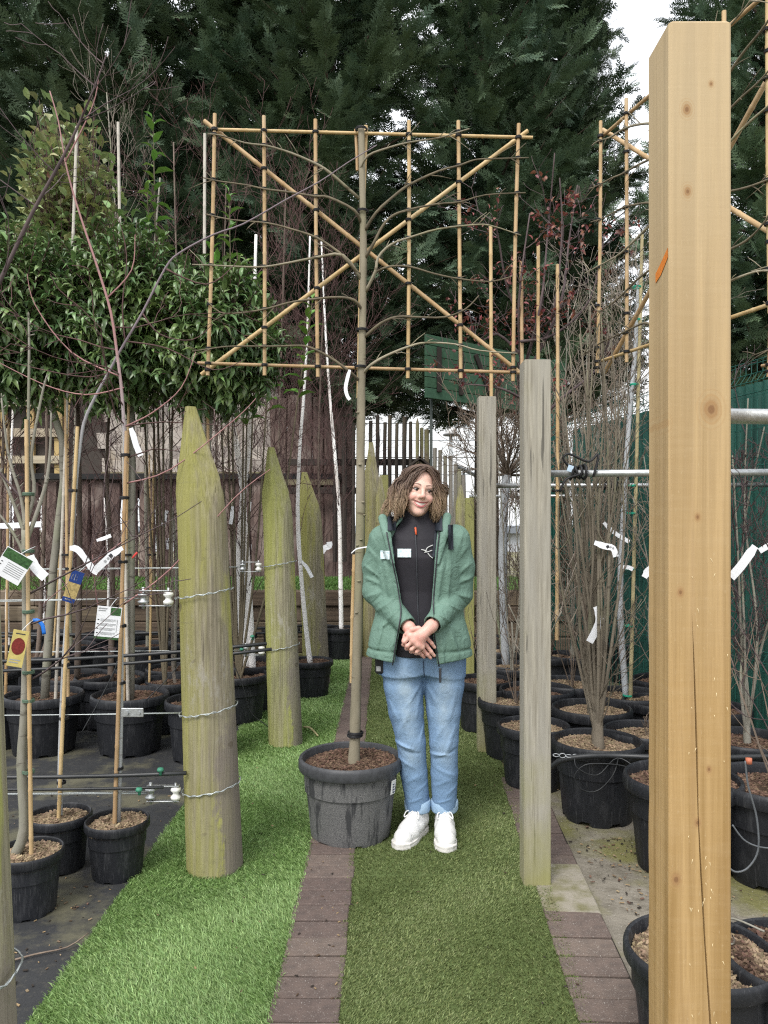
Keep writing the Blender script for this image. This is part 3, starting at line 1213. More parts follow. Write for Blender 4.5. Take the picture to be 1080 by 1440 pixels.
# torn fibres
mb = MB()
for q in range(46):
    x, z = rr.uniform(-.02, hw * .96), rr.uniform(.3, 1.35)
    L = rr.uniform(.003, .009)
    t = rr.uniform(-.6, .6)
    mb.add([(x, .0005, z), (x + .0013, .0005, z), (x + L * math.sin(t), -.0022, z - L)], [(0, 1, 2)])
mb.build('torn_fibre', simple('pale_fibre', (.80, .66, .40), .7), nproot, smooth=False, kind='stuff', local=True)


# ------------------------------------------------------------------ wires, strainers and insulators
def sag(a, b, s=.01, k=8):
    a, b = Vector(a), Vector(b)
    return [a.lerp(b, i / k) - Vector((0, 0, s * 4 * (i / k) * (1 - i / k))) for i in range(k + 1)]


def wire_run(st, py, xl, label, gear=True, thick=.0021, tilt=.02):
    """one fence wire: loop round the stake, gear beside it, then away to the left"""
    o, base, apex, d = st
    z = PX(0, py, d).z
    c = stake_axis(st, z)
    r = .113 if st is not ST2 else .106
    t = thing('fence_wire', label, 'wire', (c.x - .2, d, z))
    mb = MB()
    pts = []
    for i in range(25):
        q = 2 * math.pi * i / 24
        pts.append((c.x + (r + .003) * math.cos(q), c.y + (r + .003) * math.sin(q), z + tilt * math.cos(q) + .003 * math.sin(7 * q)))
    mb.tube(pts, thick, 5)
    # twisted second strand on the front
    pts = []
    for i in range(40):
        q = math.pi + math.pi * i / 39
        w_ = .004 * math.cos(i * 1.3)
        pts.append((c.x + (r + .004) * math.cos(q), c.y + (r + .004) * math.sin(q), z + tilt * math.cos(q) + w_))
    mb.tube(pts, thick * .8, 4)
    mb.build('loop', MAT_WIRE, t)
    gx = c.x - r
    if gear:
        mb = MB()
        ic = Vector((gx - .018, d - .05, z - tilt * .8))
        mb.lathe([(.006, -.026), (.019, -.024), (.021, -.012), (.012, -.004), (.012, .004), (.021, .012), (.019, .022), (.006, .026)], 14, ic, True, True)
        mb.build('insulator', MAT_PORC, t)
        mb = MB()
        for zz in (-.03, .03):
            mb.bbox(ic + Vector((-.05, 0, zz)), (.13, .022, .004), .001)
        mb.tube([ic + Vector((-.10, 0, -.042)), ic + Vector((-.10, 0, .044))], .0065, 6)
        mb.tube([ic + Vector((0, 0, -.036)), ic + Vector((0, 0, .042))], .005, 6)
        mb.lathe([(.02, -.02), (.022, -.012), (.012, -.006), (.012, .006), (.022, .012), (.02, .02)], 12, ic + Vector((-.10, 0, 0)), True, True)
        mb.build('strainer', MAT_GALV, t)
        e = ic + Vector((-.115, 0, 0))
    else:
        e = Vector((gx, d, z - tilt))
    mb = MB()
    mb.tube(sag(e, (xl, d + .02, z - tilt), .012), thick, 5)
    mb.tube(sag(e + Vector((0, .03, -.004)), (xl, d + .05, z - tilt - .03), .008), thick * .8, 5)
    mb.build('strand', MAT_WIRE, t)
    return t


wire_run(ST1, 834, -3.2, 'fence wire with white insulator at chest height on the thick algae yellow stake')
wire_run(ST1, 996, -3.2, 'plain fence wire at knee height around the thick algae yellow stake', gear=False)
wire_run(ST1, 1104, -3.2, 'low fence wire with galvanised strainer on the thick algae yellow stake')
wire_run(ST2, 793, -4.6, 'upper fence wire with white insulator on the stake between the birch pots')
wire_run(ST2, 909, -4.6, 'lower fence wire with strainer on the stake between the birch pots')
wire_run(ST0, 1385, -2.4, 'fence wire tied low around the stake beside the membrane corner', gear=False)
mb = MB()
p = PX(224, 889, 3.0)
p = PX(228, 1002, 2.93)
pc = PX(186, 1002, 2.93)
mb.bbox(pc, (.085, .006, .034), .002)
mb.tube([pc + Vector((-.02, -.012, 0)), pc + Vector((-.02, .01, 0))], .009, 6)
mb.tube([pc + Vector((.028, -.010, 0)), pc + Vector((.028, .01, 0))], .006, 6)
mb.build('pipe_clip', MAT_GALV, None, smooth=False, label='galvanised clip plate bolted on the knee height wire before a bamboo cane', cat='clip')


def pipe_run(name, pts, r, label, drips=(), cat='pipe'):
    t = thing(name, label, cat, pts[0])
    mb = MB()
    mb.tube(pts, r, 8)
    mb.build('pipe', MAT_PIPE, t)
    for q in drips:
        mb = MB()
        q = Vector(q)
        mb.tube([q + Vector((0, 0, .0)), q + Vector((0, 0, .022))], .006, 6)
        mb.lathe([(.012, 0), (.014, .005), (.010, .014)], 10, q + Vector((0, -.004, .016)), True, True)
        mb.build('dripper', simple('green_dripper', (.05, .22, .14), .5), t)
    return t


d1 = 3.02
pipe_run('drip_pipe', sag(PX(-60, 1093, d1), PX(262, 1087, d1), .006), .0085, 'black drip pipe running along the low wire to the thick stake', [PX(226, 1090, d1 - .006)])
pipe_run('drip_pipe', sag(PX(-60, 1110, d1 + .02), PX(230, 1107, d1), .004), .006, 'thin black drip pipe under the galvanised strainer of the thick stake', [PX(196, 1118, d1 - .02)])
d2 = 4.62
pipe_run('drip_pipe', sag(PX(-40, 931, d2), PX(375, 905, d2), .02), .011, 'upper black irrigation pipe in front of the second pot row', [PX(355, 900, d2)])
pipe_run('drip_pipe', sag(PX(-40, 945, d2), PX(382, 913, d2 - .01), .02), .010, 'lower black irrigation pipe in front of the second pot row', [PX(340, 918, d2)])
d3 = 6.55
pipe_run('drip_pipe', sag(PX(-40, 895, d3), PX(425, 880, d3), .02), .012, 'black irrigation pipe at the back row before the sleepers')
pipe_run('drip_pipe', sag(PX(-40, 889, d3 + .05), PX(425, 889, d3 + .05), .02), .010, 'second black pipe at the back row before the sleepers')


# ------------------------------------------------------------------ galvanised rails on the right
def rail(pts, r, label, extra=None):
    mb = MB()
    mb.tube(pts, r, 12)
    o = mb.build('scaffold_tube', MAT_GALV, None, label=label, cat='tube', group='galvanised tubes fixed to the square posts')
    return o


rail([PX(1000, 585, 1.40), PX(1000, 585, 1.40) + Vector((1.4, .1, 0))], .0142, 'grey steel tube behind the new timber post')
rail([PX(770, 666, 3.06), PX(1120, 664, 3.06)], .0142, 'grey steel tube fixed behind the tall grey post, black tie around it')
rail([PX(694, 683, 4.82), PX(1100, 682, 4.82)], .0142, 'grey steel tube fixed behind the grey post in the turf')
rail([PX(660, 698, 6.9), PX(960, 697, 6.9)], .0142, 'grey steel tube fixed behind the yellow green mossy post')

# ------------------------------------------------------------------ green welded mesh fence with sheeting behind
FA, FB = Vector((2.62, 3.5, 0)), Vector((1.62, 7.6, 0))
fd = (FB - FA)
fl = fd.length
fdn = fd.normalized()
fn = Vector((-fdn.y, fdn.x, 0))       # towards the camera side
if fn.x > 0:
    fn = -fn
MAT_GMESH = simple('green_mesh_coat', (.015, .095, .075), .45, .4, bump=0)
MAT_GSHEET = Mat('green_sheet', (.020, .085, .066), .55, .4)
MAT_GSHEET.layer(MAT_GSHEET.rng(MAT_GSHEET.noise(3), .4, .7), (.010, .040, .034))
MAT_GSHEET = MAT_GSHEET.done()
gfence = thing('mesh_fence', 'dark green welded wire mesh fence with folded ridges behind the right pots', 'fence', FA)
g_ = 1.0
wires = MB()
FH = 2.42
nW = int(fl / .05)
zk = [0.02, .50, .56, .62, 1.08, 1.14, 1.20, 1.70, 1.76, 1.82, 2.22, 2.28, 2.34, FH]
off = [0, 0, .045, 0, 0, .045, 0, 0, .045, 0, 0, .045, 0, 0]
for i in range(nW):
    c = FA + fdn * (i * .05)
    pts = [c + fn * o_ + Vector((0, 0, z)) for z, o_ in zip(zk, off)]
    wires.tube(pts, .0028, 3, cap=False)
for z, o_ in zip(zk, off):
    for dz in ((0,) if o_ == 0 else (0,)):
        wires.tube([FA + fn * (o_ + .004) + Vector((0, 0, z)), FB + fn * (o_ + .004) + Vector((0, 0, z))], .003, 4)
for z in np.arange(.2, FH, .2):
    wires.tube([FA + fn * .004 + Vector((0, 0, z)), FB + fn * .004 + Vector((0, 0, z))], .0026, 3)
wires.build('wire_mesh', MAT_GMESH, gfence, smooth=False, kind='stuff')
for i in range(3):
    mb = MB()
    c = FA + fdn * (fl * i / 2) - fn * .04
    mb.bbox(c + Vector((0, 0, 1.25)), (.06, .06, 2.5), .004, math.atan2(fdn.y, fdn.x))
    mb.build('post', MAT_GMESH, gfence, smooth=False)

gs = thing('green_sheeting', 'dark green corrugated sheeting standing close behind the mesh fence', 'sheeting', FA - fn * .3)
mb = MB()
N = 160
vs, fs = [], []
for i in range(N + 1):
    c = FA - fn * (.30 + .018 * math.sin(i * 1.9)) + fdn * (fl * 1.02 * i / N)
    for z in (0, 2.36):
        vs.append((c.x, c.y, z))
for i in range(N):
    fs.append((2 * i, 2 * i + 2, 2 * i + 3, 2 * i + 1))
mb.add(vs, fs)
mb.build('sheet', MAT_GSHEET, gs)
MAT_GREYP = simple('grey_container', (.42, .47, .47), .5, var=.2, scale=4)
gp = thing('grey_container', 'pale grey ribbed container wall seen through the mesh fence', 'container', FA - fn * .9)
for k, (a, b_, z0, z1) in enumerate(((.0, .34, 1.5, 2.35), (.54, .78, 1.4, 2.2))):
    mb = MB()
    vs, fs = [], []
    N = 40
    for i in range(N + 1):
        c = FA - fn * (.62 + (.03 if (i // 2) % 2 else 0)) + fdn * (fl * lerp(a, b_, i / N))
        vs += [(c.x, c.y, z0 - 1.4), (c.x, c.y, z1)]
    for i in range(N):
        fs.append((2 * i, 2 * i + 2, 2 * i + 3, 2 * i + 1))
    mb.add(vs, fs)
    mb.build('panel', MAT_GREYP, gp, smooth=False)
# ================================================================== pots
MAT_POT = Mat('black_pot', (.013, .014, .017), .48, .3)
MAT_POT.layer(MAT_POT.rng(MAT_POT.noise(6, (1, 1, .5), 6), .52, .75), (.045, .046, .050), amt=.7)
MAT_POT.layer(MAT_POT.rng(MAT_POT.noise(1.0, (26, 26, 2.0), 5), .58, .72), (.075, .075, .078), amt=.5)
MAT_POT.layer(MAT_POT.rng(MAT_POT.noise(90, detail=3), .60, .74), (.10, .10, .098), amt=.35)
MAT_POT.bump(MAT_POT.noise(14, detail=4), .15, .006)
MAT_POT.rand(.25)
MAT_POT = MAT_POT.done(rough=None)
MAT_POTD = Mat('dusty_pot', (.055, .056, .060), .7, .3)
MAT_POTD.layer(MAT_POTD.rng(MAT_POTD.noise(150, (1, 1, .7), 3, .7), .42, .62), (.27, .265, .255), amt=.72)
MAT_POTD.layer(MAT_POTD.rng(MAT_POTD.noise(3.5, (2.2, 1, .5), 5, loc=(.6, 2, .4)), .54, .63), (.028, .029, .032), amt=.85)
MAT_POTD.bump(MAT_POTD.noise(120), .2, .002)
MAT_POTD = MAT_POTD.done()
MAT_RIMD = simple('dusty_rim', (.060, .062, .068), .5, .4, var=.4, scale=9)
MAT_SOIL = simple('compost', (.075, .050, .034), .95, .15, var=.5, scale=40, bump=.6)
MAT_CHIP = Mat('bark_chip', (.115, .074, .052), .9, .15)
MAT_CHIP.island(.6, .02)
MAT_CHIP = MAT_CHIP.done()
MAT_CHIPP = Mat('pale_chip', (.235, .175, .115), .9, .15)
MAT_CHIPP.island(.5, .02)
MAT_CHIPP = MAT_CHIPP.done()


def pot_meshes(mat, matr, n=56, ribs=True):
    def wob(r, z, q, i):
        if ribs and .08 < z < .80 and r > .6:
            k = int(q / (2 * math.pi) * n + .5)
            return r * (1 + (.007 if k % 4 == 0 else 0))
        return r
    b = MB()
    prof = [(.70, .0), (.745, .0), (.762, .055), (.775, .12), (.80, .30), (.835, .52), (.868, .74), (.885, .82), (.93, .84), (.93, .90), (.90, .90), (.88, .60)]
    b.lathe(prof, n, wob=wob)
    for i in range(len(b.v)):          # drainage notches between the feet
        x, y, z = b.v[i]
        q = (math.atan2(y, x) / (2 * math.pi)) % 1.0
        f = (q * 7) % 1.0
        if z < .03 and f < .34:
            b.v[i] = (x, y, z + .052)
    body = b.mesh('pot', mat)
    b = MB()
    b.lathe([(.925, .845), (.985, .85), (1.0, .875), (1.0, .955), (.985, .985), (.955, 1.0), (.925, .985), (.90, .93), (.89, .80)], n)
    rim = b.mesh('rim', matr)
    for me in (body, rim):
        try:
            me.set_sharp_from_angle(angle=R(38))
        except Exception:
            pass
    return body, rim


def chips_mesh(rad, n, mat, seed):
    g = random.Random(seed)
    b = MB()
    for _ in range(n):
        r = rad * math.sqrt(g.random()) * .97
        q = g.uniform(0, 6.283)
        L, wv, t = g.uniform(.010, .034), g.uniform(.004, .010), .004
        rot = Matrix.Rotation(g.uniform(0, 6.28), 3, 'Z') @ Matrix.Rotation(g.uniform(-.5, .5), 3, 'Y') @ Matrix.Rotation(g.uniform(-.6, .6), 3, 'X')
        b.box((r * math.cos(q), r * math.sin(q), g.uniform(.0, .012) + .008 * math.sin(9 * r / rad + q)), (L, wv, t), rot)
    return b.mesh('bark_mulch', mat, smooth=False)


POT_A = pot_meshes(MAT_POT, MAT_POT)
POT_D = pot_meshes(MAT_POTD, MAT_RIMD)
CHIPS = {}
SOIL = MB().lathe([(1.0, 0), (.7, .02), (.35, .035), (.002, .045)], 28).mesh('soil', MAT_SOIL)


def pot_parts(root, Rm, H, dusty=False, pale=False, rz=0.0, fill=.86, dens=1.0, x=0, y=0):
    pm = POT_D if dusty else POT_A
    p = link('pot', pm[0], root, local=True)
    p.scale = (Rm, Rm, H)
    p.rotation_euler = (0, 0, rz)
    r = link('rim', pm[1], p, local=True)
    zf = H * fill
    s = link('soil', SOIL, root, local=True, loc=(0, 0, zf - .012))
    s.scale = (Rm * .905, Rm * .905, .5)
    key = (round(Rm, 2), pale, round(dens, 1))
    if key not in CHIPS:
        CHIPS[key] = chips_mesh(Rm * .89, int(4200 * Rm * dens * Rm / .05), MAT_CHIPP if pale else MAT_CHIP, int(Rm * 999) + pale)
    c = link('bark_mulch', CHIPS[key], root, local=True, loc=(0, 0, zf), kind='stuff')
    c.rotation_euler = (0, 0, rz * 3)
    return zf


def potted(name, label, cat, px, yfront, Rm, H, group=None, d=None, **kw):
    """yfront: picture row of the front of the pot's foot"""
    dd = d if d else GD(yfront) + Rm * .75
    p = PX(px, HOR, dd)
    root = thing(name, label, cat, (p.x, dd, 0), group)
    zf = pot_parts(root, Rm, H, rz=(px * .37) % 6.28, **kw)
    root['zf'] = zf
    return root, dd, zf


# ================================================================== wood of the plants
def m_bark(name, a, b, c=None, rough=.85, sc=(20, 20, 6), lent=None, rand=.15):
    m = Mat(name, a, rough, .25)
    m.layer(m.rng(m.noise(1.0, sc, 5), .35, .68), b)
    if c:
        m.layer(m.rng(m.noise(4, (1, 1, .6), 5), .52, .66), c, amt=.7)
    if lent:
        m.layer(m.rng(m.noise(1.0, (9, 9, 42), 3, loc=(3, 1, 0)), .63, .69), lent, amt=.85)
    m.rand(rand)
    m.bump(m.noise(1.0, tuple(3 * q for q in sc), 4), .4, .004)
    return m.done()


MAT_TRUNK = m_bark('smooth_green_bark', (.30, .265, .195), (.215, .19, .135), (.235, .225, .13), lent=(.10, .08, .05))
MAT_BIRCH = m_bark('birch_bark', (.90, .88, .86), (.84, .82, .79), (.68, .60, .54), lent=(.13, .10, .09))
MAT_GREYB = m_bark('grey_bark', (.27, .255, .215), (.19, .18, .145), (.23, .25, .15), lent=(.11, .10, .08))
MAT_SILVER = m_bark('silver_bark', (.46, .48, .50), (.36, .375, .39), lent=(.22, .20, .20))
MAT_BROWNB = m_bark('brown_bark', (.17, .13, .105), (.10, .08, .065))
MAT_TWIGR = m_bark('red_twig', (.125, .070, .065), (.075, .045, .043))
MAT_TWIGB = m_bark('brown_twig', (.20, .155, .12), (.12, .092, .072))
MAT_TWIGG = m_bark('grey_twig', (.30, .26, .215), (.20, .17, .14))
MAT_TWIGO = m_bark('olive_twig', (.165, .138, .092), (.105, .088, .062))
MAT_TWIGK = m_bark('dark_twig', (.115, .085, .085), (.075, .055, .058))
def m_stem(name, top):
    m = Mat(name, (.40, .41, .42), .7, .3)
    m.layer(m.rng(m.noise(1.0, (20, 20, 6), 5), .35, .68), (.31, .32, .33))
    z = m.axis(2)
    m.layer(m.rng(m.math('ADD', z, m.math('MULTIPLY', m.noise(8), .25)), 1.75, 2.25), top)
    m.layer(m.rng(m.noise(1.0, (9, 9, 60), 3), .62, .68), (.16, .13, .13), amt=.6)
    return m.done()


MAT_PLUM = m_bark('plum_stem', (.23, .185, .205), (.16, .125, .145))
MAT_PINK = m_bark('pink_stem', (.36, .20, .19), (.24, .12, .125))
MAT_BAMBOO = Mat('bamboo_cane', (.47, .335, .185), .5, .3)
MAT_BAMBOO.layer(MAT_BAMBOO.rng(MAT_BAMBOO.noise(1.0, (30, 30, 3), 4), .38, .68), (.40, .26, .125))
MAT_BAMBOO.layer(MAT_BAMBOO.rng(MAT_BAMBOO.noise(3, detail=4, loc=(2, 2, 2)), .58, .7), (.50, .40, .26), amt=.6)
MAT_BAMBOO.rand(.14, .008)
MAT_BAMBOO = MAT_BAMBOO.done()
MAT_BAMG = simple('grey_cane', (.52, .48, .42), .6, scale=30)
MAT_TIE = simple('black_tie', (.02, .02, .022), .5, .3, bump=0)
MAT_TIEG = simple('green_tie', (.02, .36, .23), .5, .3, bump=0)


def cane(root, a, b, r0=.0085, r1=None, mat=None, name='cane', bow=0.004, seed=0):
    """bamboo with swollen nodes"""
    g = random.Random(seed + int((a[0] + a[2]) * 1000))
    a, b = Vector(a), Vector(b)
    L = (b - a).length
    r1 = r1 if r1 else r0 * .85
    pts, rad = [a], [r0]
    t = g.uniform(.06, .16)
    side = Vector((g.uniform(-1, 1), g.uniform(-1, 1), 0)) * bow
    while t < L - .05:
        u = t / L
        o = side * math.sin(math.pi * u)
        rr_ = lerp(r0, r1, u)
        for dt, k in ((-.008, 1.0), (0, 1.16), (.008, 1.0)):
            pts.append(a.lerp(b, u + dt / L) + o)
            rad.append(rr_ * k)
        t += g.uniform(.15, .24)
    pts.append(b)
    rad.append(r1)
    mb = MB()
    mb.tube(pts, rad, 8)
    return mb.build(name, mat if mat else MAT_BAMBOO, root, angle=50)


def tie(root, p, r=.012, mat=None, axis=None, name='tie'):
    mb = MB()
    p = Vector(p)
    ax = Vector(axis).normalized() if axis is not None else Vector((0, 0, 1))
    q = ax.to_track_quat('Z', 'Y').to_matrix()
    for k in (-1, 0, 1):
        pts = [p + q @ Vector((r * math.cos(a), r * math.sin(a), k * .0035)) for a in np.linspace(0, 2 * math.pi, 9)]
        mb.tube(pts, .0028, 4, cap=False)
    return mb.build(name, mat if mat else MAT_TIE, root)


def smooth_pts(pts, k=3):
    """Catmull-Rom through the given points"""
    P = [Vector(p) for p in pts]
    if len(P) < 3:
        return P
    out = []
    for i in range(len(P) - 1):
        p0, p1, p2, p3 = P[max(i - 1, 0)], P[i], P[i + 1], P[min(i + 2, len(P) - 1)]
        for j in range(k):
            t = j / k
            out.append(.5 * ((2 * p1) + (p2 - p0) * t + (2 * p0 - 5 * p1 + 4 * p2 - p3) * t * t + (3 * p1 - p0 - 3 * p2 + p3) * t ** 3))
    out.append(P[-1])
    return out


def grow(mb, p, d, L, r, lev, g, wander=.12, up=.05, nch=5, ang=40, ratio=.55, rmin=.0016, seg=6, start=.25):
    p, d = Vector(p), Vector(d).normalized()
    pts, rad = [p.copy()], [r]
    kids = []
    for i in range(seg):
        u = (i + 1) / seg
        d = (d + Vector((g.gauss(0, wander), g.gauss(0, wander), g.gauss(0, wander) + up))).normalized()
        p = p + d * (L / seg)
        pts.append(p.copy())
        rad.append(max(rmin, r * (1 - .78 * u)))
        if u > start:
            kids.append((p.copy(), d.copy(), u))
    mb.tube(pts, rad, 5 if r > .009 else 3, cap=False)
    if lev <= 0:
        return
    for _ in range(nch):
        q, dd, u = kids[g.randrange(len(kids))]
        perp = dd.orthogonal()
        perp.rotate(Matrix.Rotation(g.uniform(0, 6.283), 3, dd))
        a = R(ang * g.uniform(.6, 1.3))
        nd = dd * math.cos(a) + perp * math.sin(a)
        grow(mb, q, nd, L * ratio * g.uniform(.6, 1.25) * (1.2 - .5 * u), max(rmin, r * .5 * (1.1 - .5 * u)), lev - 1, g, wander, up,
             max(2, int(nch * .7)), ang, ratio, rmin, max(4, seg - 1), start)


def wood(root, name, pts, r0, r1, mat, n=9, k=3, knob=0.0, seed=0):
    P = smooth_pts(pts, k)
    g = random.Random(seed + 17)
    m_ = len(P)
    rad = [lerp(r0, r1, i / (m_ - 1)) * (1 + g.uniform(-knob, knob)) for i in range(m_)]
    mb = MB()
    mb.tube(P, rad, n)
    return mb.build(name, mat, root)


# ================================================================== the pleached tree beside the person
D0 = 3.45
pl, dpl, zpl = potted('pleached_tree', 'bare pleached tree on bamboo trellis in a dusty black pot beside the person', 'potted tree',
                      493, 1200, .233, .36, d=D0, dusty=True, fill=.88, dens=1.6)
BX = pl.location.x
TR = [(497.5, 1082), (499, 1040), (500, 1000), (503, 900), (507, 740), (507, 640), (508, 560), (509, 500), (511, 360), (509, 240), (508, 178)]
P = smooth_pts(PXL(TR, D0), 4)
g = random.Random(4)
rad = []
for i, p in enumerate(P):
    u = i / (len(P) - 1)
    r = lerp(.0260, .0135, min(1, u * 1.1))
    if u < .05:
        r *= 1.15
    if i % 5 == 2:
        r *= 1.05
    rad.append(r * g.uniform(.97, 1.04))
mb = MB()
mb.tube(P, rad, 12)
# bud scars and pruned knobs
for i in range(8):
    y = g.uniform(560, 1040)
    c = PX(float(np.interp(y, [t[1] for t in TR][::-1], [t[0] for t in TR][::-1])), y, D0)
    a = g.uniform(-2.4, -.7)
    c += Vector((math.cos(a), math.sin(a), 0)) * .022
    mb.sphere(c, .0070, 7, 5, (1.3, 1, .6))
mb.build('trunk', MAT_TRUNK, pl)
DB = D0 - .045
LB = [[(505, 279), (464, 243), (443.6, 230), (409, 215), (375.5, 205), (345, 201), (309, 190), (292, 188.6)],
      [(507.5, 314), (498, 295.5), (461.7, 277.5), (442, 276), (409, 270.5), (373, 266), (345, 260), (309, 255), (286, 250)],
      [(508, 388), (489, 368), (475.5, 354), (445, 334), (409, 322), (375.5, 313.6), (325.5, 309), (289, 301)],
      [(508, 393), (482.5, 359), (445, 362), (409, 369), (373, 375), (339, 375), (298, 373), (270, 372)],
      [(509, 436), (498, 422), (475.5, 418), (442, 420.5), (409, 425), (375.5, 434), (339, 440), (309, 439), (289, 420)],
      [(506, 536), (489, 520.5), (461.7, 501), (437, 489), (420, 486), (381, 487), (325.5, 487), (298, 490), (270, 494)],
      [(506, 239), (517.5, 219), (544, 208.5), (576, 200), (616.7, 194), (637, 188), (660, 181)],
      [(512, 326), (529, 299), (552.5, 277), (576, 259.6), (616.7, 240.6), (646, 232.7), (669, 224.6), (704, 223), (743.5, 221.7)],
      [(513, 364), (526, 341), (538, 318), (552.5, 303), (576, 294.6), (613.8, 287), (646, 284), (683.8, 274), (739, 271)],
      [(514, 411), (527.7, 382), (532, 361.7), (549.6, 344), (576, 334), (616.7, 322), (663, 316.5), (689.6, 317), (733, 331)],
      [(528, 383), (546.7, 375), (576, 375), (611, 385), (646, 392), (689.6, 396), (721.7, 388)],
      [(512, 475), (535, 455), (558, 445.7), (587.5, 446), (625, 446), (654.6, 434.6), (673.5, 415.6)],
      [(511, 525), (522, 513), (543.7, 500), (576, 487), (599, 482), (640, 484), (675, 493), (727.5, 497)]]
g = random.Random(9)
for i, br in enumerate(LB):
    pts = PXL(br, DB)
    pts[0] = PX(br[0][0], br[0][1], D0)
    P = smooth_pts(pts, 3)
    m_ = len(P)
    mb = MB()
    r0 = .0078 if i not in (6, 10) else .0055
    mb.tube(P, [lerp(r0, .0026, (j / (m_ - 1)) ** .75) * g.uniform(.93, 1.08) for j in range(m_)], 7)
    for _ in range(6):      # short spurs
        j = g.randrange(4, m_ - 1)
        t = (P[min(j + 1, m_ - 1)] - P[j - 1]).normalized()
        dv = (t + Vector((0, g.uniform(-.5, .3), g.choice((-1, 1)) * g.uniform(.4, 1.1)))).normalized()
        e = P[j] + dv * g.uniform(.02, .12)
        mb.tube([P[j], P[j].lerp(e, .5) + Vector((0, 0, .003)), e], [.0026, .0019, .001], 4)
    mb.build('branch', MAT_TWIGO if i % 3 else MAT_TRUNK, pl)
DV, DH, DG = D0 - .012, D0 + .012, D0 + .035
VC = [((302, 160), (292, 528)), ((371, 163), (372, 528)), ((443.5, 168), (447, 530)), ((575, 170), (573.5, 532)), ((644.5, 170), (648, 532)), ((729.5, 174), (721.5, 536))]
HC = [((298, 182), (749, 193.5)), ((278, 510.5), (736, 524))]
GC = [((287, 170), (736, 528)), ((283, 527), (742, 184))]
for a, c in VC:
    cane(pl, PX(*a, DV), PX(*c, DV), .0084, .0084)
for a, c in HC:
    cane(pl, PX(*a, DH), PX(*c, DH), .0076, .0076)
for k, (a, c) in enumerate(GC):
    cane(pl, PX(*a, DG + k * .022), PX(*c, DG + k * .022), .0102, .0096)
cane(pl, PX(514.5, 177, D0 + .035), PX(504, 560, D0 + .03), .0098, .0092)
cane(pl, PX(500, 182, D0 + .02), PX(502.5, 240, D0 + .02), .007, .007)
cane(pl, PX(495, 960, D0 + .045), PX(499, 780, D0 + .045), .011, .011)


def xat(seg, y):
    (x0, y0), (x1, y1) = seg
    return x0 + (x1 - x0) * (y - y0) / (y1 - y0)


def yat(seg, x):
    (x0, y0), (x1, y1) = seg
    return y0 + (y1 - y0) * (x - x0) / (x1 - x0)


for vcn in VC:
    for hcn in HC + GC:
        xx = vcn[0][0]
        for _ in range(3):
            xx = xat(vcn, yat(hcn, xx))
        tie(pl, PX(xx, yat(hcn, xx), DV), .0125)
for (x, y) in ((508, 182), (510, 297), (509, 464), (507, 516)):
    tie(pl, PX(x, y, D0), .026)
tie(pl, PX(500, 1030, D0), .034)
tie(pl, PX(499, 1034, D0), .034)
for br in LB:
    for vcn in VC:
        x = vcn[0][0] + (vcn[1][0] - vcn[0][0]) * .4
        xs = [q[0] for q in br]
        if min(xs) < x < max(xs):
            o_ = sorted(br)
            y = float(np.interp(x, [q[0] for q in o_], [q[1] for q in o_]))
            if 182 < y < 515:
                tie(pl, PX(xat(vcn, y), y, DV - .006), .0115)
# paper label on the pot
mb = MB()
pc = PX(554, 1105, D0 - .05)
a = -.55
lab = Vector((pl.location.x + .223 * math.cos(a), D0 + .223 * math.sin(a), .255))
mb.bbox(lab, (.002, .034, .062), .0005, Matrix.Rotation(a, 3, 'Z') @ Matrix.Rotation(R(6), 3, 'Y'))
mb.build('paper_label', simple('paper_white', (.78, .78, .76), .6, var=.05), pl, smooth=False)
mb = MB()
for k in range(4):
    mb.box(lab + Vector((.0022 * math.cos(a), .0022 * math.sin(a), .012 - k * .011)), (.001, .014, .005), Matrix.Rotation(a, 3, 'Z') @ Matrix.Rotation(R(6), 3, 'Y'))
mb.build('label_print', simple('ink', (.05, .06, .12), .7, bump=0), pl, smooth=False)

# two more of the same kind on the right: one turned edge-on behind the new timber post, one past it
p2 = copy_tree(pl, (1.215, 3.13, 0), R(-75), (1, 1, 1.035), 'bare pleached tree on bamboo trellis whose trunk stands behind the new timber post')
p3 = copy_tree(pl, (2.02, 2.86, 0), R(-62), (1, 1, .995), 'bare pleached tree with bamboo trellis beyond the new timber post, by the mesh fence')
for rt in (p2, p3):
    for ch in rt.children:
        if ch.name.startswith('pot'):
            ch.data = POT_A[0]
            for s_ in ch.children:
                s_.data = POT_A[1]

# ================================================================== leafy plants
def leaf_template(wd=.36, droop=.35, fold=.10):
    s = [(0, 0, 0), (.33, 0, .03), (.68, 0, -.10 * droop), (1, 0, -droop)]
    v = [s[0], s[1], s[2], s[3], (.32, wd * .5, .03 + fold), (.66, wd * .42, fold - .12 * droop), (.32, -wd * .5, .03 + fold), (.66, -wd * .42, fold - .12 * droop)]
    t = [(0, 1, 4), (0, 6, 1), (1, 2, 5), (1, 5, 4), (1, 6, 7), (1, 7, 2), (2, 3, 5), (2, 7, 3)]
    return np.array(v, dtype=np.float32), np.array(t, dtype=np.int32)


def scatter(tmpl, pos, fwd, up, size):
    V, T = tmpl
    fwd = fwd / np.linalg.norm(fwd, axis=1, keepdims=True)
    side = np.cross(up, fwd)
    side /= np.linalg.norm(side, axis=1, keepdims=True) + 1e-9
    upv = np.cross(fwd, side)
    Mx = np.stack([fwd, side, upv], 2) * size[:, None, None]
    out = np.einsum('sij,vj->svi', Mx, V) + pos[:, None, :]
    n = len(pos)
    F = (T[None] + (np.arange(n) * len(V))[:, None, None]).reshape(-1, 3)
    return out.reshape(-1, 3), F


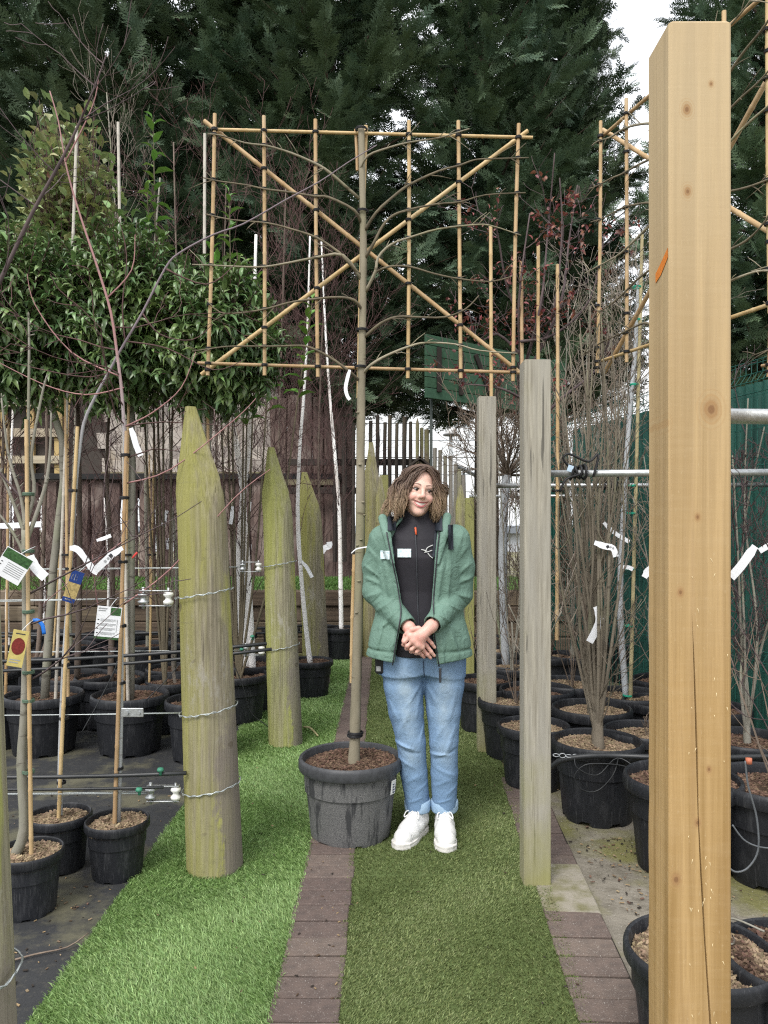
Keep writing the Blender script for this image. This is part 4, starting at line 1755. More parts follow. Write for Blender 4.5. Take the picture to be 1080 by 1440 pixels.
def leaf_mat(name, c, c2, rough=.35, amt=.3, hue=.02, tr=.15):
    m = Mat(name, c, rough, .5)
    m.layer(m.rng(m.noise(3.5, detail=3), .4, .65), c2)
    m.island(amt, hue)
    return m.done(transl=tr)


MAT_LAUREL = leaf_mat('laurel_leaf', (.130, .200, .064), (.082, .145, .056), .32, .45)
MAT_CHERRY = leaf_mat('cherry_laurel_leaf', (.15, .29, .05), (.12, .23, .045), .28, tr=.22)
MAT_PHOT = leaf_mat('photinia_leaf', (.21, .28, .11), (.32, .33, .17), .35, .45, .05)
MAT_REDL = leaf_mat('red_young_leaf', (.225, .065, .050), (.16, .055, .050), .5, .5, .03)

T_LAUREL = leaf_template(.34, .42)
T_CHERRY = leaf_template(.38, .22)
T_PHOT = leaf_template(.46, .3)
T_RED = leaf_template(.5, .2)


def shoots_crown(c, rad, ns, nl, size, tmpl, seed, inner=.35, upb=.5):
    g = np.random.default_rng(seed)
    pos, fwd, ups, sz = [], [], [], []
    tw = MB()
    c = np.array(c)
    rad = np.array(rad)
    for i in range(ns):
        v = g.normal(0, 1, 3)
        v /= np.linalg.norm(v)
        a = c + v * rad * inner * g.uniform(.6, 1.3)
        e = c + v * rad * g.uniform(.72, 1.08) + np.array([0, 0, upb * .12])
        dv = e - a
        L = np.linalg.norm(dv)
        dv /= L
        m_ = a + dv * L * .55 + np.array([0, 0, -.02])
        tw.tube([a, m_, e], [.005, .0035, .002], 3, cap=False)
        ref = np.cross(dv, [0, 0, 1.0] if abs(dv[2]) < .9 else [1.0, 0, 0])
        ref /= np.linalg.norm(ref)
        r2 = np.cross(dv, ref)
        for k in range(nl):
            s = .25 + .78 * k / nl
            q = k * 2.4 + i
            out = ref * math.cos(q) + r2 * math.sin(q)
            f = out * .85 + dv * (.35 + .5 * s) + np.array([0, 0, -.22 + .25 * (v[2] > 0)]) + g.normal(0, .18, 3)
            pos.append(a + dv * L * s)
            fwd.append(f)
            ups.append(np.array([0, 0, 1.0]) + dv * .5 + g.normal(0, .25, 3))
            sz.append(size * g.uniform(.7, 1.2))
    V, F = scatter(tmpl, np.array(pos), np.array(fwd), np.array(ups), np.array(sz))
    return V, F, tw


def leafy_head(root, c, rad, ns, nl, size, tmpl, mat, seed, twm=None, inner=.35):
    V, F, tw = shoots_crown(c, rad, ns, nl, size, tmpl, seed, inner)
    link('crown', fast_mesh('crown', V, F, mat, True), root, local=False)
    tw.build('twig_work', twm if twm else MAT_TWIGR, root)


# ---- laurels: clipped heads on clear stems, second row
GL = 'clipped laurel heads on stems'
for (pot, hx, hy, rx, rz_, d, lab, tx) in (
        ((62, 1090), 20, 462, .58, .60, 4.75, 'potted laurel with round dark green head over the yellow and red plant label', 88),
        ((183, 1088), 178, 462, .47, .62, 4.75, 'potted laurel with round glossy head rising behind the crossed silver stems', 185),
        ((282, 1082), 305, 492, .40, .47, 4.6, 'potted laurel with low dark head right behind the thick algae yellow stake', 292)):
    rt, dd, zf = potted('laurel_tree', lab, 'potted tree', pot[0], pot[1], .235 if pot[0] < 250 else .21, .36, GL, d=d)
    c = PX(hx, hy, d)
    b0 = Vector((rt.location.x, d, zf - .05))
    wood(rt, 'trunk', [b0, PX((pot[0] + tx) / 2, 800, d), PX(tx, 620, d), c], .026, .020, MAT_GREYB, 9, 3, .05)
    leafy_head(rt, c, (rx, .46, rz_), 520, 13, .078, T_LAUREL, MAT_LAUREL, pot[0])

# ---- photinia: loose leafy top with reddish tips
rt, dd, zf = potted('photinia_shrub', 'loose tall photinia with red tinted leaf tips above the laurel heads', 'shrub', 108, 1010, .24, .36, d=5.35)
b0 = Vector((rt.location.x, dd, zf - .05))
g = random.Random(71)
ng = np.random.default_rng(71)
mb = MB()
pos, fwd, ups, sz = [], [], [], []
wood(rt, 'trunk', [b0, PX(112, 800, dd), PX(110, 600, dd), PX(105, 420, dd)], .022, .014, MAT_BROWNB)
for i in range(260):
    ty = g.uniform(150, 430) if i > 14 else g.uniform(140, 220)
    e = PX(95 + g.uniform(-1, 1) * lerp(45, 110, (ty - 140) / 290), ty, dd + g.uniform(-.45, .3))
    a = PX(105 + g.uniform(-25, 25), 430 + g.uniform(-40, 60), dd)
    mid = a.lerp(e, .5) + Vector((0, 0, .06))
    pts = smooth_pts([a, mid, e], 3)
    mb.tube(pts, [.005, .0018], 4, cap=False)
    dv = np.array((e - a).normalized())
    for k in range(16):
        s = .25 + .75 * k / 15
        p = np.array(pts[min(len(pts) - 1, int(s * (len(pts) - 1)))]) + ng.normal(0, .03, 3)
        q = k * 2.4
        pos.append(p)
        fwd.append(np.array([math.cos(q), math.sin(q), .15]) + dv * .5 + ng.normal(0, .25, 3))
        ups.append(np.array([0, 0, 1.0]) + ng.normal(0, .4, 3))
        sz.append(.092 * g.uniform(.6, 1.15))
mb.build('twig_work', MAT_TWIGR, rt)
V, F = scatter(T_PHOT, np.array(pos), np.array(fwd), np.array(ups), np.array(sz))
link('crown', fast_mesh('crown', V, F, MAT_PHOT, True), rt)
n = 90
idx = ng.integers(0, len(pos), n)
V, F = scatter(T_RED, np.array(pos)[idx] + ng.normal(0, .02, (n, 3)), np.array(fwd)[idx] * .6 + np.array([0, 0, .5]), np.array(ups)[idx], ng.uniform(.03, .055, n))
link('young_leaf_growth', fast_mesh('young_leaf_growth', V, F, MAT_REDL, True), rt, kind='stuff')


# ---- cherry laurels with bright upright shoots
def cherry(label, px, yf, d, stems, nleaf=20, size=.155):
    rt, dd, zf = potted('cherry_laurel', label, 'shrub', px, yf, .22, .34, d=d)
    ng = np.random.default_rng(px)
    b0 = Vector((rt.location.x, d, zf - .04))
    mb = MB()
    pos, fwd, ups, sz = [], [], [], []
    for (tx, ty, y0) in stems:
        e, m0 = PX(tx, ty, d + ng.uniform(-.15, .15)), PX(px + (tx - px) * .8, y0, d)
        pts = smooth_pts([b0, PX(px + (tx - px) * .5, (y0 + 1000) / 2, d), m0, e], 5)
        mb.tube(pts, [.011, .003], 5, cap=False)
        for k in range(nleaf):
            s = k / (nleaf - 1)
            p = np.array(m0.lerp(e, s))
            q = k * 2.4 + tx
            pos.append(p)
            fwd.append(np.array([math.cos(q), math.sin(q), .35 + .9 * s ** 3]) + ng.normal(0, .12, 3))
            ups.append(np.array([0, 0, 1.0]) + ng.normal(0, .2, 3))
            sz.append(size * ng.uniform(.75, 1.15) * (1 - .35 * s))
    mb.build('stem', MAT_TWIGO, rt)
    V, F = scatter(T_CHERRY, np.array(pos), np.array(fwd), np.array(ups), np.array(sz))
    link('crown', fast_mesh('crown', V, F, MAT_CHERRY, True), rt)


cherry('cherry laurel with bright green upright shoot standing over the laurel heads', 232, 1000, 5.25, [(215, 168, 330), (207, 262, 420), (228, 330, 470), (190, 350, 480), (246, 380, 520)])
cherry('cherry laurel with large bright leaves behind the bamboo trellis', 335, 985, 5.5, [(322, 270, 420), (345, 372, 520), (362, 395, 540), (315, 392, 520), (384, 455, 580), (440, 420, 560), (350, 440, 600), (300, 350, 480)])
# ================================================================== bare trees, left side
def crown_from(root, starts, seed, mat, lev=2, L=.5, r=.006, up=.06, nch=5, ang=38, wander=.10, ratio=.55, name='crown', seg=6, rmin=.0016):
    g = random.Random(seed)
    mb = MB()
    for (p, d) in starts:
        grow(mb, p, d, L * g.uniform(.75, 1.2), r, lev, g, wander, up, nch, ang, ratio, rmin, seg)
    return mb.build(name, mat, root)


def along(P, n, g, lo=.3, hi=1.0, out=.8, upz=.5):
    res = []
    for _ in range(n):
        u = g.uniform(lo, hi)
        k = u * (len(P) - 1)
        i = min(int(k), len(P) - 2)
        p = P[i].lerp(P[i + 1], k - i)
        a = g.uniform(0, 6.283)
        res.append((p, Vector((math.cos(a) * out, math.sin(a) * out, upz))))
    return res


# --- first row, right in front: three small pots with staked stems
GA = 'small staked trees of the front row'
rt, d, zf = potted('staked_tree', 'small potted tree with grey stem forking low, plant labels tied to it', 'potted tree', 40, 1300, .122, .225, GA, pale=True, dens=2.2)
dA = d
st = smooth_pts(PXL([(20, 1205), (34, 1165), (30, 1075), (35, 1000), (37, 900), (36, 800), (35, 745)], d), 3)
mb = MB()
mb.tube(st, [.0195, .0125], 9)
for br in ([(35, 750), (22, 715), (8, 680), (-15, 625)], [(36, 745), (30, 700), (12, 640), (2, 560)], [(35, 740), (48, 690), (44, 640), (58, 560), (66, 528)],
           [(36, 790), (30, 770), (12, 740), (-20, 700)], [(35, 745), (40, 690), (40, 600), (41, 490), (40, 440)], [(36, 765), (62, 690), (70, 640), (72, 580)]):
    P = smooth_pts(PXL(br, d), 4)
    mb.tube(P, [.0085, .0028], 6)
    g = random.Random(br[1][0])
    for k in range(9):            # buds and short spurs
        q = P[g.randrange(3, len(P))]
        e = q + Vector((g.uniform(-.02, .02), g.uniform(-.015, .015), g.uniform(.005, .02)))
        mb.tube([q, e], [.0025, .0018], 4)
mb.build('trunk', MAT_GREYB, rt)
g = random.Random(6)
crown_from(rt, [(PX(37, 880, d), Vector((1, -.1, .35))), (PX(36, 838, d), Vector((1, .1, .45))), (PX(36, 960, d), Vector((.9, -.2, .5))), (PX(36, 800, d), Vector((-1, -.1, .5))), (PX(30, 700, d), Vector((-.7, 0, .8)))],
           21, MAT_TWIGK, 2, .62, .0048, .05, 4, 40)
cane(rt, PX(44, 1205, d - .02), PX(37, 590, d - .01), .0078, .0070)
for y in (1085, 985, 945, 860, 775, 695):
    tie(rt, PX(40, y, d - .005), .020, simple('green_band', (.10, .16, .11), .6, bump=0))

rt, d, zf = potted('staked_tree', 'small potted tree whose silver stem bends right and arches to the trellis', 'potted tree', 84, 1236, .125, .225, GA, pale=True, dens=2.2)
P = smooth_pts(PXL([(84, 1160), (85, 1060), (90, 930), (99, 800), (106, 690), (111, 640), (118, 595), (133, 560), (152, 525), (172, 488), (200, 440), (232, 378), (252, 356), (300, 330), (342, 315), (400, 282), (450, 255), (490, 228), (530, 204)], d), 3)
rr_ = [lerp(.0125, .0020, (i / (len(P) - 1)) ** .55) for i in range(len(P))]
mb = MB()
mb.tube(P, rr_, 8)
mb.build('trunk', m_stem('arching_stem', (.20, .16, .18)), rt)
mb = MB()
for br in ([(152, 525), (120, 530), (60, 520), (-20, 500)], [(232, 378), (290, 400), (330, 372), (333, 355)], [(200, 440), (225, 470), (270, 478), (300, 455)],
           [(178, 480), (235, 490), (300, 520), (345, 505)], [(176, 481), (172, 430), (178, 360), (165, 300)]):
    mb = MB()
    Q = smooth_pts(PXL(br, d), 4)
    mb.tube(Q, [.0036, .0013], 5)
    mb.build('side_shoot', MAT_TWIGR, rt)
cane(rt, PX(82, 1160, d - .02), PX(109, 600, d - .01), .0082, .0075)
for y in (1100, 1010, 935, 800, 690):
    tie(rt, PX(lerp(84, 106, (1160 - y) / 560), y, d - .005), .017)

rt, d, zf = potted('staked_tree', 'small potted tree whose silver and pink stem leans left over the laurel heads', 'potted tree', 165, 1246, .125, .225, GA, pale=True, dens=2.2)
P = smooth_pts(PXL([(166, 1158), (170, 1000), (171, 860), (174, 740), (176, 640), (172, 560), (165, 500), (156, 440), (140, 385), (120, 325), (104, 275), (92, 228), (82, 170), (70, 128)], d), 3)
rr_ = [lerp(.0120, .0022, (i / (len(P) - 1)) ** .6) for i in range(len(P))]
mb = MB()
mb.tube(P, rr_, 8)
mb.build('trunk', m_stem('leaning_stem', (.33, .18, .175)), rt)
mb = MB()
for br in ([(176, 600), (215, 580), (255, 545), (275, 495)], [(174, 545), (120, 555), (60, 540), (-20, 500)], [(170, 530), (100, 495), (50, 430), (38, 385)],
           [(150, 420), (185, 380), (190, 330)], [(92, 228), (130, 150), (140, 100)], [(176, 680), (240, 660), (330, 590), (360, 560)], [(175, 760), (120, 800), (60, 850)],
           [(174, 850), (240, 800), (330, 700), (380, 660)], [(172, 900), (140, 860), (130, 780)]):
    mb = MB()
    Q = smooth_pts(PXL(br, d), 4)
    mb.tube(Q, [.0036, .0013], 5)
    mb.build('side_shoot', MAT_PINK, rt)
crown_from(rt, along(P, 7, random.Random(31), .30, .62, 1.0, .25), 32, MAT_TWIGR, 2, .5, .0038, .03, 4, 40, .14, name='side_twig_work')
cane(rt, PX(161, 1158, d - .02), PX(178, 606, d - .012), .0085, .0078)
for y in (1080, 960, 880, 790, 700, 640):
    tie(rt, PX(lerp(165, 177, (1158 - y) / 552), y, d - .005), .018)

# long dark shoot reaching in over the front row from a tree out of view
rt, d, zf = potted('staked_tree', 'dark stemmed tree beside the front row, its long shoot rising to the right', 'potted tree', -60, 1200, .125, .225, GA, pale=True, dens=2.2, d=3.0)
P = smooth_pts([Vector((rt.location.x, d, zf - .03))] + PXL([(-70, 900), (-60, 620), (-30, 450), (0, 395), (45, 300), (88, 222), (115, 165), (137, 112), (150, 75)], d), 3)
mb = MB()
mb.tube(P, [lerp(.013, .0022, i / (len(P) - 1)) for i in range(len(P))], 7)
mb.build('trunk', MAT_TWIGK, rt)
crown_from(rt, along(P, 9, random.Random(3), .45, .95, .8, .6), 33, MAT_TWIGK, 1, .35, .0032, .05, 3, 36)

# --- second and third rows
MATS = dict(g=MAT_GREYB, b=MAT_BROWNB, w=MAT_BIRCH, s=MAT_SILVER)
GB = 'staked nursery trees of the back rows'


def nursery(label, px, yf, Rm, H, path, r0, mat, twm, seed, canes=(), nst=10, L=.55, lev=2, d=None, lo=.28, up=.07, out=.75, group=GB, tr=.004, name='nursery_tree', nch=5, extra=()):
    rt, dd, zf = potted(name, label, 'potted tree', px, yf, Rm, H, group, d=d)
    for e_i, pth in enumerate([path] + list(extra)):
        P = smooth_pts([Vector((rt.location.x + (e_i - len(extra) / 2) * .035, dd, zf - .03))] + PXL(pth, dd), 4)
        mb = MB()
        g = random.Random(seed + e_i)
        mb.tube(P, [lerp(r0, r0 * .32, i / (len(P) - 1)) * g.uniform(.95, 1.06) for i in range(len(P))], 8)
        mb.build('trunk', mat, rt)
        crown_from(rt, along(P, nst, g, lo, .98, out, .7), seed + 100 + e_i, twm, lev, L, tr, up, nch, 34)
    for c in canes:
        cane(rt, PX(c[0], c[1], dd - .03), PX(c[2], c[3], dd - .03), c[4] if len(c) > 4 else .0095)
        tie(rt, PX(lerp(c[0], c[2], .5), lerp(c[1], c[3], .5), dd - .02), .03)
    return rt


# canes of the laurels
for o_ in [q for q in COL.objects if q.name.startswith('laurel_tree')]:
    d = o_.location.y
    px = o_.location.x / d * FPX + 540
    for (x0, x1, yt) in {60: ((78, 108, 178), (96, 92, 560)), 180: ((180, 166, 172), (174, 181, 560)), 280: ((286, 288, 188), (296, 292, 560))}[int(round(px / 60.0) * 60) if int(round(px / 60.0) * 60) in (60, 180) else 280]:
        cane(o_, PX(x0, 985, d - .05), PX(x1, yt, d - .05), .0105, .009, MAT_BAMG if yt < 300 else None)
        tie(o_, PX(lerp(x0, x1, .55), 780, d - .04), .03)

nursery('potted tree with brown stem and red twigs left of the laurel stems', -8, 1060, .22, .34, [(-5, 900), (0, 740), (5, 600), (0, 480)], .020, MAT_BROWNB, MAT_TWIGR, 201, [(8, 985, 12, 590)], 16)
nursery('potted tree with twin grey stems behind the blue ribbon', 52, 985, .23, .35, [(55, 900), (62, 740), (66, 600), (60, 470)], .024, MAT_BROWNB, MAT_TWIGR, 202, [(72, 970, 99, 545)], 18, extra=([(70, 880), (85, 720), (92, 590)],))
nursery('potted tree with dark mossy stem just left of the laurel cane', 155, 1030, .24, .35, [(156, 930), (158, 800), (150, 660), (158, 520)], .026, MAT_BROWNB, MAT_TWIGR, 203, [(170, 968, 183, 600)], 16)
nursery('potted tree with slim grey stem between the thick stake and its neighbour pots', 248, 1030, .21, .33, [(243, 930), (242, 800), (240, 660), (236, 500)], .014, MAT_TWIGG, MAT_TWIGR, 204, [(210, 960, 217, 600, .008)], 22)
nursery('back row potted tree with pale stem at the far left', 12, 955, .22, .34, [(10, 850), (14, 700), (20, 520)], .022, MAT_BIRCH, MAT_TWIGR, 205, [], 18, d=7.0)
nursery('back row potted tree with pale stem beside the blue ribbon', 100, 950, .22, .34, [(98, 850), (102, 700), (110, 480)], .022, MAT_GREYB, MAT_TWIGR, 206, [(92, 900, 96, 600)], 22, d=6.9)
nursery('back row potted tree standing before the grey shingles', 208, 948, .22, .34, [(208, 850), (205, 690), (212, 430), (225, 250)], .022, MAT_GREYB, MAT_TWIGR, 207, [(212, 900, 210, 640)], 26, d=6.9)
nursery('back row potted tree with fine whips before the right end of the shingles', 272, 945, .22, .34, [(270, 850), (262, 690), (250, 430), (244, 200)], .018, MAT_BROWNB, MAT_TWIGR, 208, [], 30, d=7.1, L=.7)

# --- birches
GW = 'white stemmed birches'
nursery('multi stemmed white birch in a big pot left of its pointed stake', 348, 1006, .26, .36, [(335, 850), (340, 720), (352, 600), (356, 480), (360, 330)], .033, MAT_BIRCH, MAT_TWIGR, 211, [], 13,
        group=GW, name='birch_tree', extra=([(343, 840), (342, 700), (328, 600), (322, 500)], [(352, 880), (346, 760), (336, 640), (318, 560)]), L=.6)
nursery('white birch with leaning peeling stem in the pot right of its pointed stake', 437, 984, .185, .30, [(428, 860), (419, 740), (421, 640), (427, 560), (432, 470), (436, 330)], .021, MAT_BIRCH, MAT_TWIGR, 212, [], 20, group=GW, name='birch_tree', L=.62)
nursery('slim white birch in the pot at the brick path end', 480, 930, .17, .34, [(479, 820), (477, 720), (471, 640), (464, 560), (458, 470), (452, 340)], .026, MAT_BIRCH, MAT_TWIGR, 213, [], 26, group=GW, name='birch_tree', L=.9)
nursery('twiggy birch whose thin red brown whips stand behind the trellis', 395, 930, .2, .34, [(396, 800), (392, 650), (396, 480), (402, 260)], .020, MAT_BROWNB, MAT_TWIGR, 214, [], 34, group=GW, name='birch_tree', L=.9, d=8.0, up=.14, out=.4)
nursery('bushy birch with a dense mass of red whips behind the trellis trunk', 450, 930, .2, .34, [(452, 800), (448, 650), (452, 500), (458, 380)], .020, MAT_BROWNB, MAT_TWIGR, 215, [], 44, group=GW, name='birch_tree', L=.8, d=8.1, up=.12, out=.5)
nursery('whippy bare tree before the left half of the trellis', 305, 940, .2, .34, [(306, 800), (304, 650), (312, 480), (318, 260)], .016, MAT_BROWNB, MAT_TWIGR, 216, [], 28, L=.8, d=7.8, up=.14, out=.4)
nursery('tall thin bare whip tree above the laurel heads', 180, 930, .2, .34, [(182, 800), (178, 600), (168, 380), (150, 130)], .016, MAT_GREYB, MAT_TWIGG, 217, [], 16, L=.8, d=7.6, lo=.55, up=.14, out=.4)

# filler pots of the back rows
GP = 'black pots of the back rows'
for i, (px, d, Rm, lab) in enumerate(((-20, 5.6, .24, 'black pot of compost among the back rows by the dark stemmed tree'), (150, 7.6, .24, 'black pot of compost behind the laurel pots'),
                                      (245, 5.75, .21, 'black pot of compost beside the thick stake, hose loop over it'), (60, 7.7, .24, 'black pot of compost before the sleepers, behind twin grey stems'),
                                      (330, 7.6, .22, 'black pot of compost before the sleepers, behind the birch pot'), (262, 7.9, .22, 'black pot of compost under the sleepers near the fine whips'))):
    rt, dd, zf = potted('plant_pot', lab, 'pot', px, 0, Rm, .34, GP, d=d)
    wood(rt, 'stem', [Vector((rt.location.x, dd, zf - .02)), PX(px + 3, 800, dd), PX(px - 4, 700, dd)], .014, .008, MAT_BIRCH if i % 2 else MAT_GREYB)

# ================================================================== right side
MAT_HORN = m_bark('hornbeam_bark', (.20, .17, .13), (.125, .105, .08), (.16, .155, .10), lent=(.07, .06, .045))
GR = 'bare shrubs and trees right of the walkway'


def upright_shrub(label, px, yf, Rm, H, d, seed, tops, r0=.03, twm=MAT_TWIGG, n=26, L=1.0, spread=.3, group=GR, name='bare_shrub', pale=True, lev=2, mat=MAT_GREYB, nch=6, r_f=.40):
    rt, dd, zf = potted(name, label, 'shrub', px, yf, Rm, H, group, d=d, pale=pale, dens=1.4)
    g = random.Random(seed)
    b0 = Vector((rt.location.x, dd, zf - .03))
    mb, tw = MB(), MB()
    fork = b0 + Vector((0, 0, .10))
    mb.tube([b0, b0 + Vector((.004, 0, .05)), fork, fork + Vector((.006, 0, .12)), fork + Vector((.0, .01, .30))], [r0 * 1.1, r0 * .9, r0 * .85, r0 * .6, r0 * .35], 10)
    for (tx, ty) in tops:
        e = PX(tx, ty, dd + g.uniform(-.12, .12))
        m1 = fork.lerp(e, .3) + Vector((g.uniform(-.04, .04), g.uniform(-.08, .08), 0))
        m2 = fork.lerp(e, .65) + Vector((g.uniform(-.05, .05), g.uniform(-.08, .08), 0))
        P = smooth_pts([fork - Vector((0, 0, .03)), m1, m2, e], 5)
        mb.tube(P, [lerp(r0 * r_f, .003, i / (len(P) - 1)) for i in range(len(P))], 6)
        for (p, dv) in along(P, max(2, n // len(tops)), g, .05, .95, spread * 2, 1.0):
            grow(tw, p, dv, L * g.uniform(.3, .6), .0042, lev, g, .13, .12, nch, 36, .5, .0016)
    mb.build('trunk', mat, rt)
    tw.build('crown', twm, rt)
    return rt, dd


upright_shrub('bare upright hornbeam with many grey stems in the pot with a coiled hose', 840, 1166, .215, .37, None, 301,
              [(790, 540), (802, 500), (815, 470), (826, 520), (835, 480), (845, 440), (852, 540), (862, 500), (870, 600), (800, 640), (880, 660), (785, 700), (822, 600), (858, 620)], .033, n=46, L=.85, nch=4, lev=1, twm=MAT_HORN, mat=MAT_HORN, r_f=.30)
upright_shrub('bare upright hornbeam in the pot right behind the hose pot', 832, 0, .225, .37, 4.35, 302,
              [(800, 480), (815, 450), (830, 430), (845, 470), (860, 460), (872, 520), (880, 560), (790, 560), (778, 620), (850, 560)], .032, n=44, L=1.0, lev=1, nch=4, twm=MAT_TWIGB, mat=MAT_HORN, r_f=.32)
upright_shrub('small bare shrub in the pot half behind the tall grey post', 750, 1117, .195, .33, None, 303, [(735, 800), (755, 760), (715, 850), (790, 860)], .008, n=16, L=.5, lev=1, twm=MAT_TWIGG, nch=4)
upright_shrub('bare bushy shrub of the back pots behind the tube rails', 720, 0, .22, .36, 5.7, 304, [(700, 640), (730, 600), (770, 560), (790, 640), (820, 620)], .018, n=30, L=.9, twm=MAT_TWIGB)
upright_shrub('thorny bare shrub with red buds beside the mesh fence', 1050, 0, .22, .36, 3.75, 305, [(1030, 640), (1052, 560), (1075, 600), (1100, 660), (1020, 800)], .02, n=30, L=.6, twm=MAT_TWIGK, pale=False)
upright_shrub('bare grey shrub at the mesh fence foot', 925, 0, .21, .35, 4.6, 306, [(905, 640), (930, 600), (960, 620), (890, 700)], .016, n=22, L=.7)
upright_shrub('leggy bare shrub in a pot beneath the green sign', 705, 0, .21, .34, 6.6, 307, [(690, 570), (712, 540), (735, 560), (650, 610), (670, 580)], .014, n=22, L=.6, lev=2, twm=MAT_TWIGB)
upright_shrub('tangled bare shrub filling the gap under the right trellis', 805, 0, .22, .36, 6.2, 308, [(770, 480), (800, 420), (830, 400), (860, 470), (880, 520), (900, 440)], .022, n=52, L=1.2, twm=MAT_TWIGG)
upright_shrub('tangled brown shrub at the mesh fence end', 885, 0, .22, .36, 6.9, 309, [(850, 420), (880, 380), (905, 420), (930, 480), (840, 500)], .020, n=40, L=1.2, twm=MAT_TWIGB)

# pollarded tree: grey trunk, ball of twigs
rt, d, zf = potted('pollard_tree', 'pollarded tree with grey trunk and a ball of fine twigs between the grey posts', 'potted tree', 712, 0, .2, .34, GR, d=5.9)
wood(rt, 'trunk', [Vector((rt.location.x, d, zf - .03)), PX(708, 850, d), PX(707, 760, d), PX(712, 668, d)], .030, .034, MAT_SILVER, 10, 3, .06)
g = random.Random(5)
mb = MB()
for i in range(30):
    a = g.uniform(0, 6.28)
    el = g.uniform(-.1, 1.35)
    grow(mb, PX(712, 668, d), Vector((math.cos(a) * math.cos(el), math.sin(a) * math.cos(el), math.sin(el))), g.uniform(.35, .75), .009, 2, g, .14, .08, 6, 36, .55, .0022)
mb.build('crown', MAT_TWIGB, rt)

# trunk with green ties and its cane
rt, d, zf = potted('nursery_tree', 'slim grey tree tied to a cane with bright green ties before the mesh fence', 'potted tree', 886, 0, .23, .36, GR, d=4.75, pale=True)
P = smooth_pts([Vector((rt.location.x - .02, d, zf - .03))] + PXL([(872, 850), (878, 700), (884, 600), (894, 480), (898, 380)], d), 4)
mb = MB()
mb.tube(P, [.021, .010], 9)
mb.build('trunk', MAT_SILVER, rt)
crown_from(rt, along(P, 16, random.Random(8), .6, 1, .8, .7), 81, MAT_TWIGG, 2, .6, .004, .06, 5, 40)
cane(rt, PX(886, 1000, d - .04), PX(903, 330, d - .04), .0125, .010, m_bark('mottled_cane', (.40, .34, .19), (.22, .19, .11), lent=(.10, .09, .06)))
for y in (978, 880, 800, 722, 683, 541, 450, 404):
    tie(rt, PX(lerp(886, 901, (1000 - y) / 670) - 4, y, d - .03), .028, MAT_TIEG)

# purple-leaved plum with canes
rt, d, zf = potted('plum_tree', 'bare branched plum with small red young leaves behind the tall grey post', 'potted tree', 755, 0, .24, .36, GR, d=4.9)
b0 = Vector((rt.location.x, d, zf - .03))
g = random.Random(12)
tw = MB()
mb = MB()
LP = []
for (pth, r) in (([(752, 800), (742, 640), (733, 520), (730, 420), (745, 300)], .024), ([(735, 540), (765, 480), (790, 420), (800, 340), (812, 260)], .013), ([(736, 530), (752, 470), (778, 440), (790, 330), (787, 250)], .012),
                 ([(733, 500), (700, 470), (672, 480), (660, 440)], .010), ([(733, 560), (700, 545), (650, 540)], .010), ([(740, 610), (790, 560), (838, 520), (860, 470)], .012),
                 ([(731, 450), (712, 400), (700, 330), (690, 300)], .009), ([(736, 520), (760, 430), (770, 330), (780, 215)], .010), ([(733, 480), (780, 470), (830, 420), (850, 330)], .010)):
    pts = PXL([(x, y, d + g.uniform(-.2, .2)) for x, y in pth], d)
    if r == .024:
        pts = [b0] + pts
    P = smooth_pts(pts, 4)
    mb.tube(P, [r, .0035], 7)
    for (p, dv) in along(P, 7, g, .2, .98, .9, .6):
        grow(tw, p, dv, g.uniform(.15, .42), .0038, 1, g, .12, .08, 4, 42, .5, .0017)
        for k in range(4):
            q = p + Vector(dv).normalized() * g.uniform(.03, .3)
            for j in range(g.randrange(2, 6)):
                LP.append(q + Vector((g.gauss(0, .025), g.gauss(0, .025), g.gauss(0, .025))))
mb.build('trunk', MAT_TWIGK, rt)
tw.build('crown', MAT_TWIGK, rt)
ng = np.random.default_rng(4)
LP = np.array([tuple(p) for p in LP if p.z > 2.0 or ng.random() < .35])
n = len(LP)
V, F = scatter(T_RED, LP, ng.normal(0, 1, (n, 3)) + np.array([0, 0, .4]), np.array([[0, 0, 1.0]]) + ng.normal(0, .5, (n, 3)), ng.uniform(.022, .045, n))
link('young_leaf_growth', fast_mesh('young_leaf_growth', V, F, MAT_REDL, True), rt, kind='stuff')
for (x0, x1, yt) in ((692, 690, 318), (736, 733, 368), (757, 757, 345), (783, 784, 372)):
    cane(rt, PX(x0, 900, d - .1), PX(x1, yt, d - .1), .0125, .011)
    tie(rt, PX(lerp(x0, x1, .4), 690, d - .09), .03)

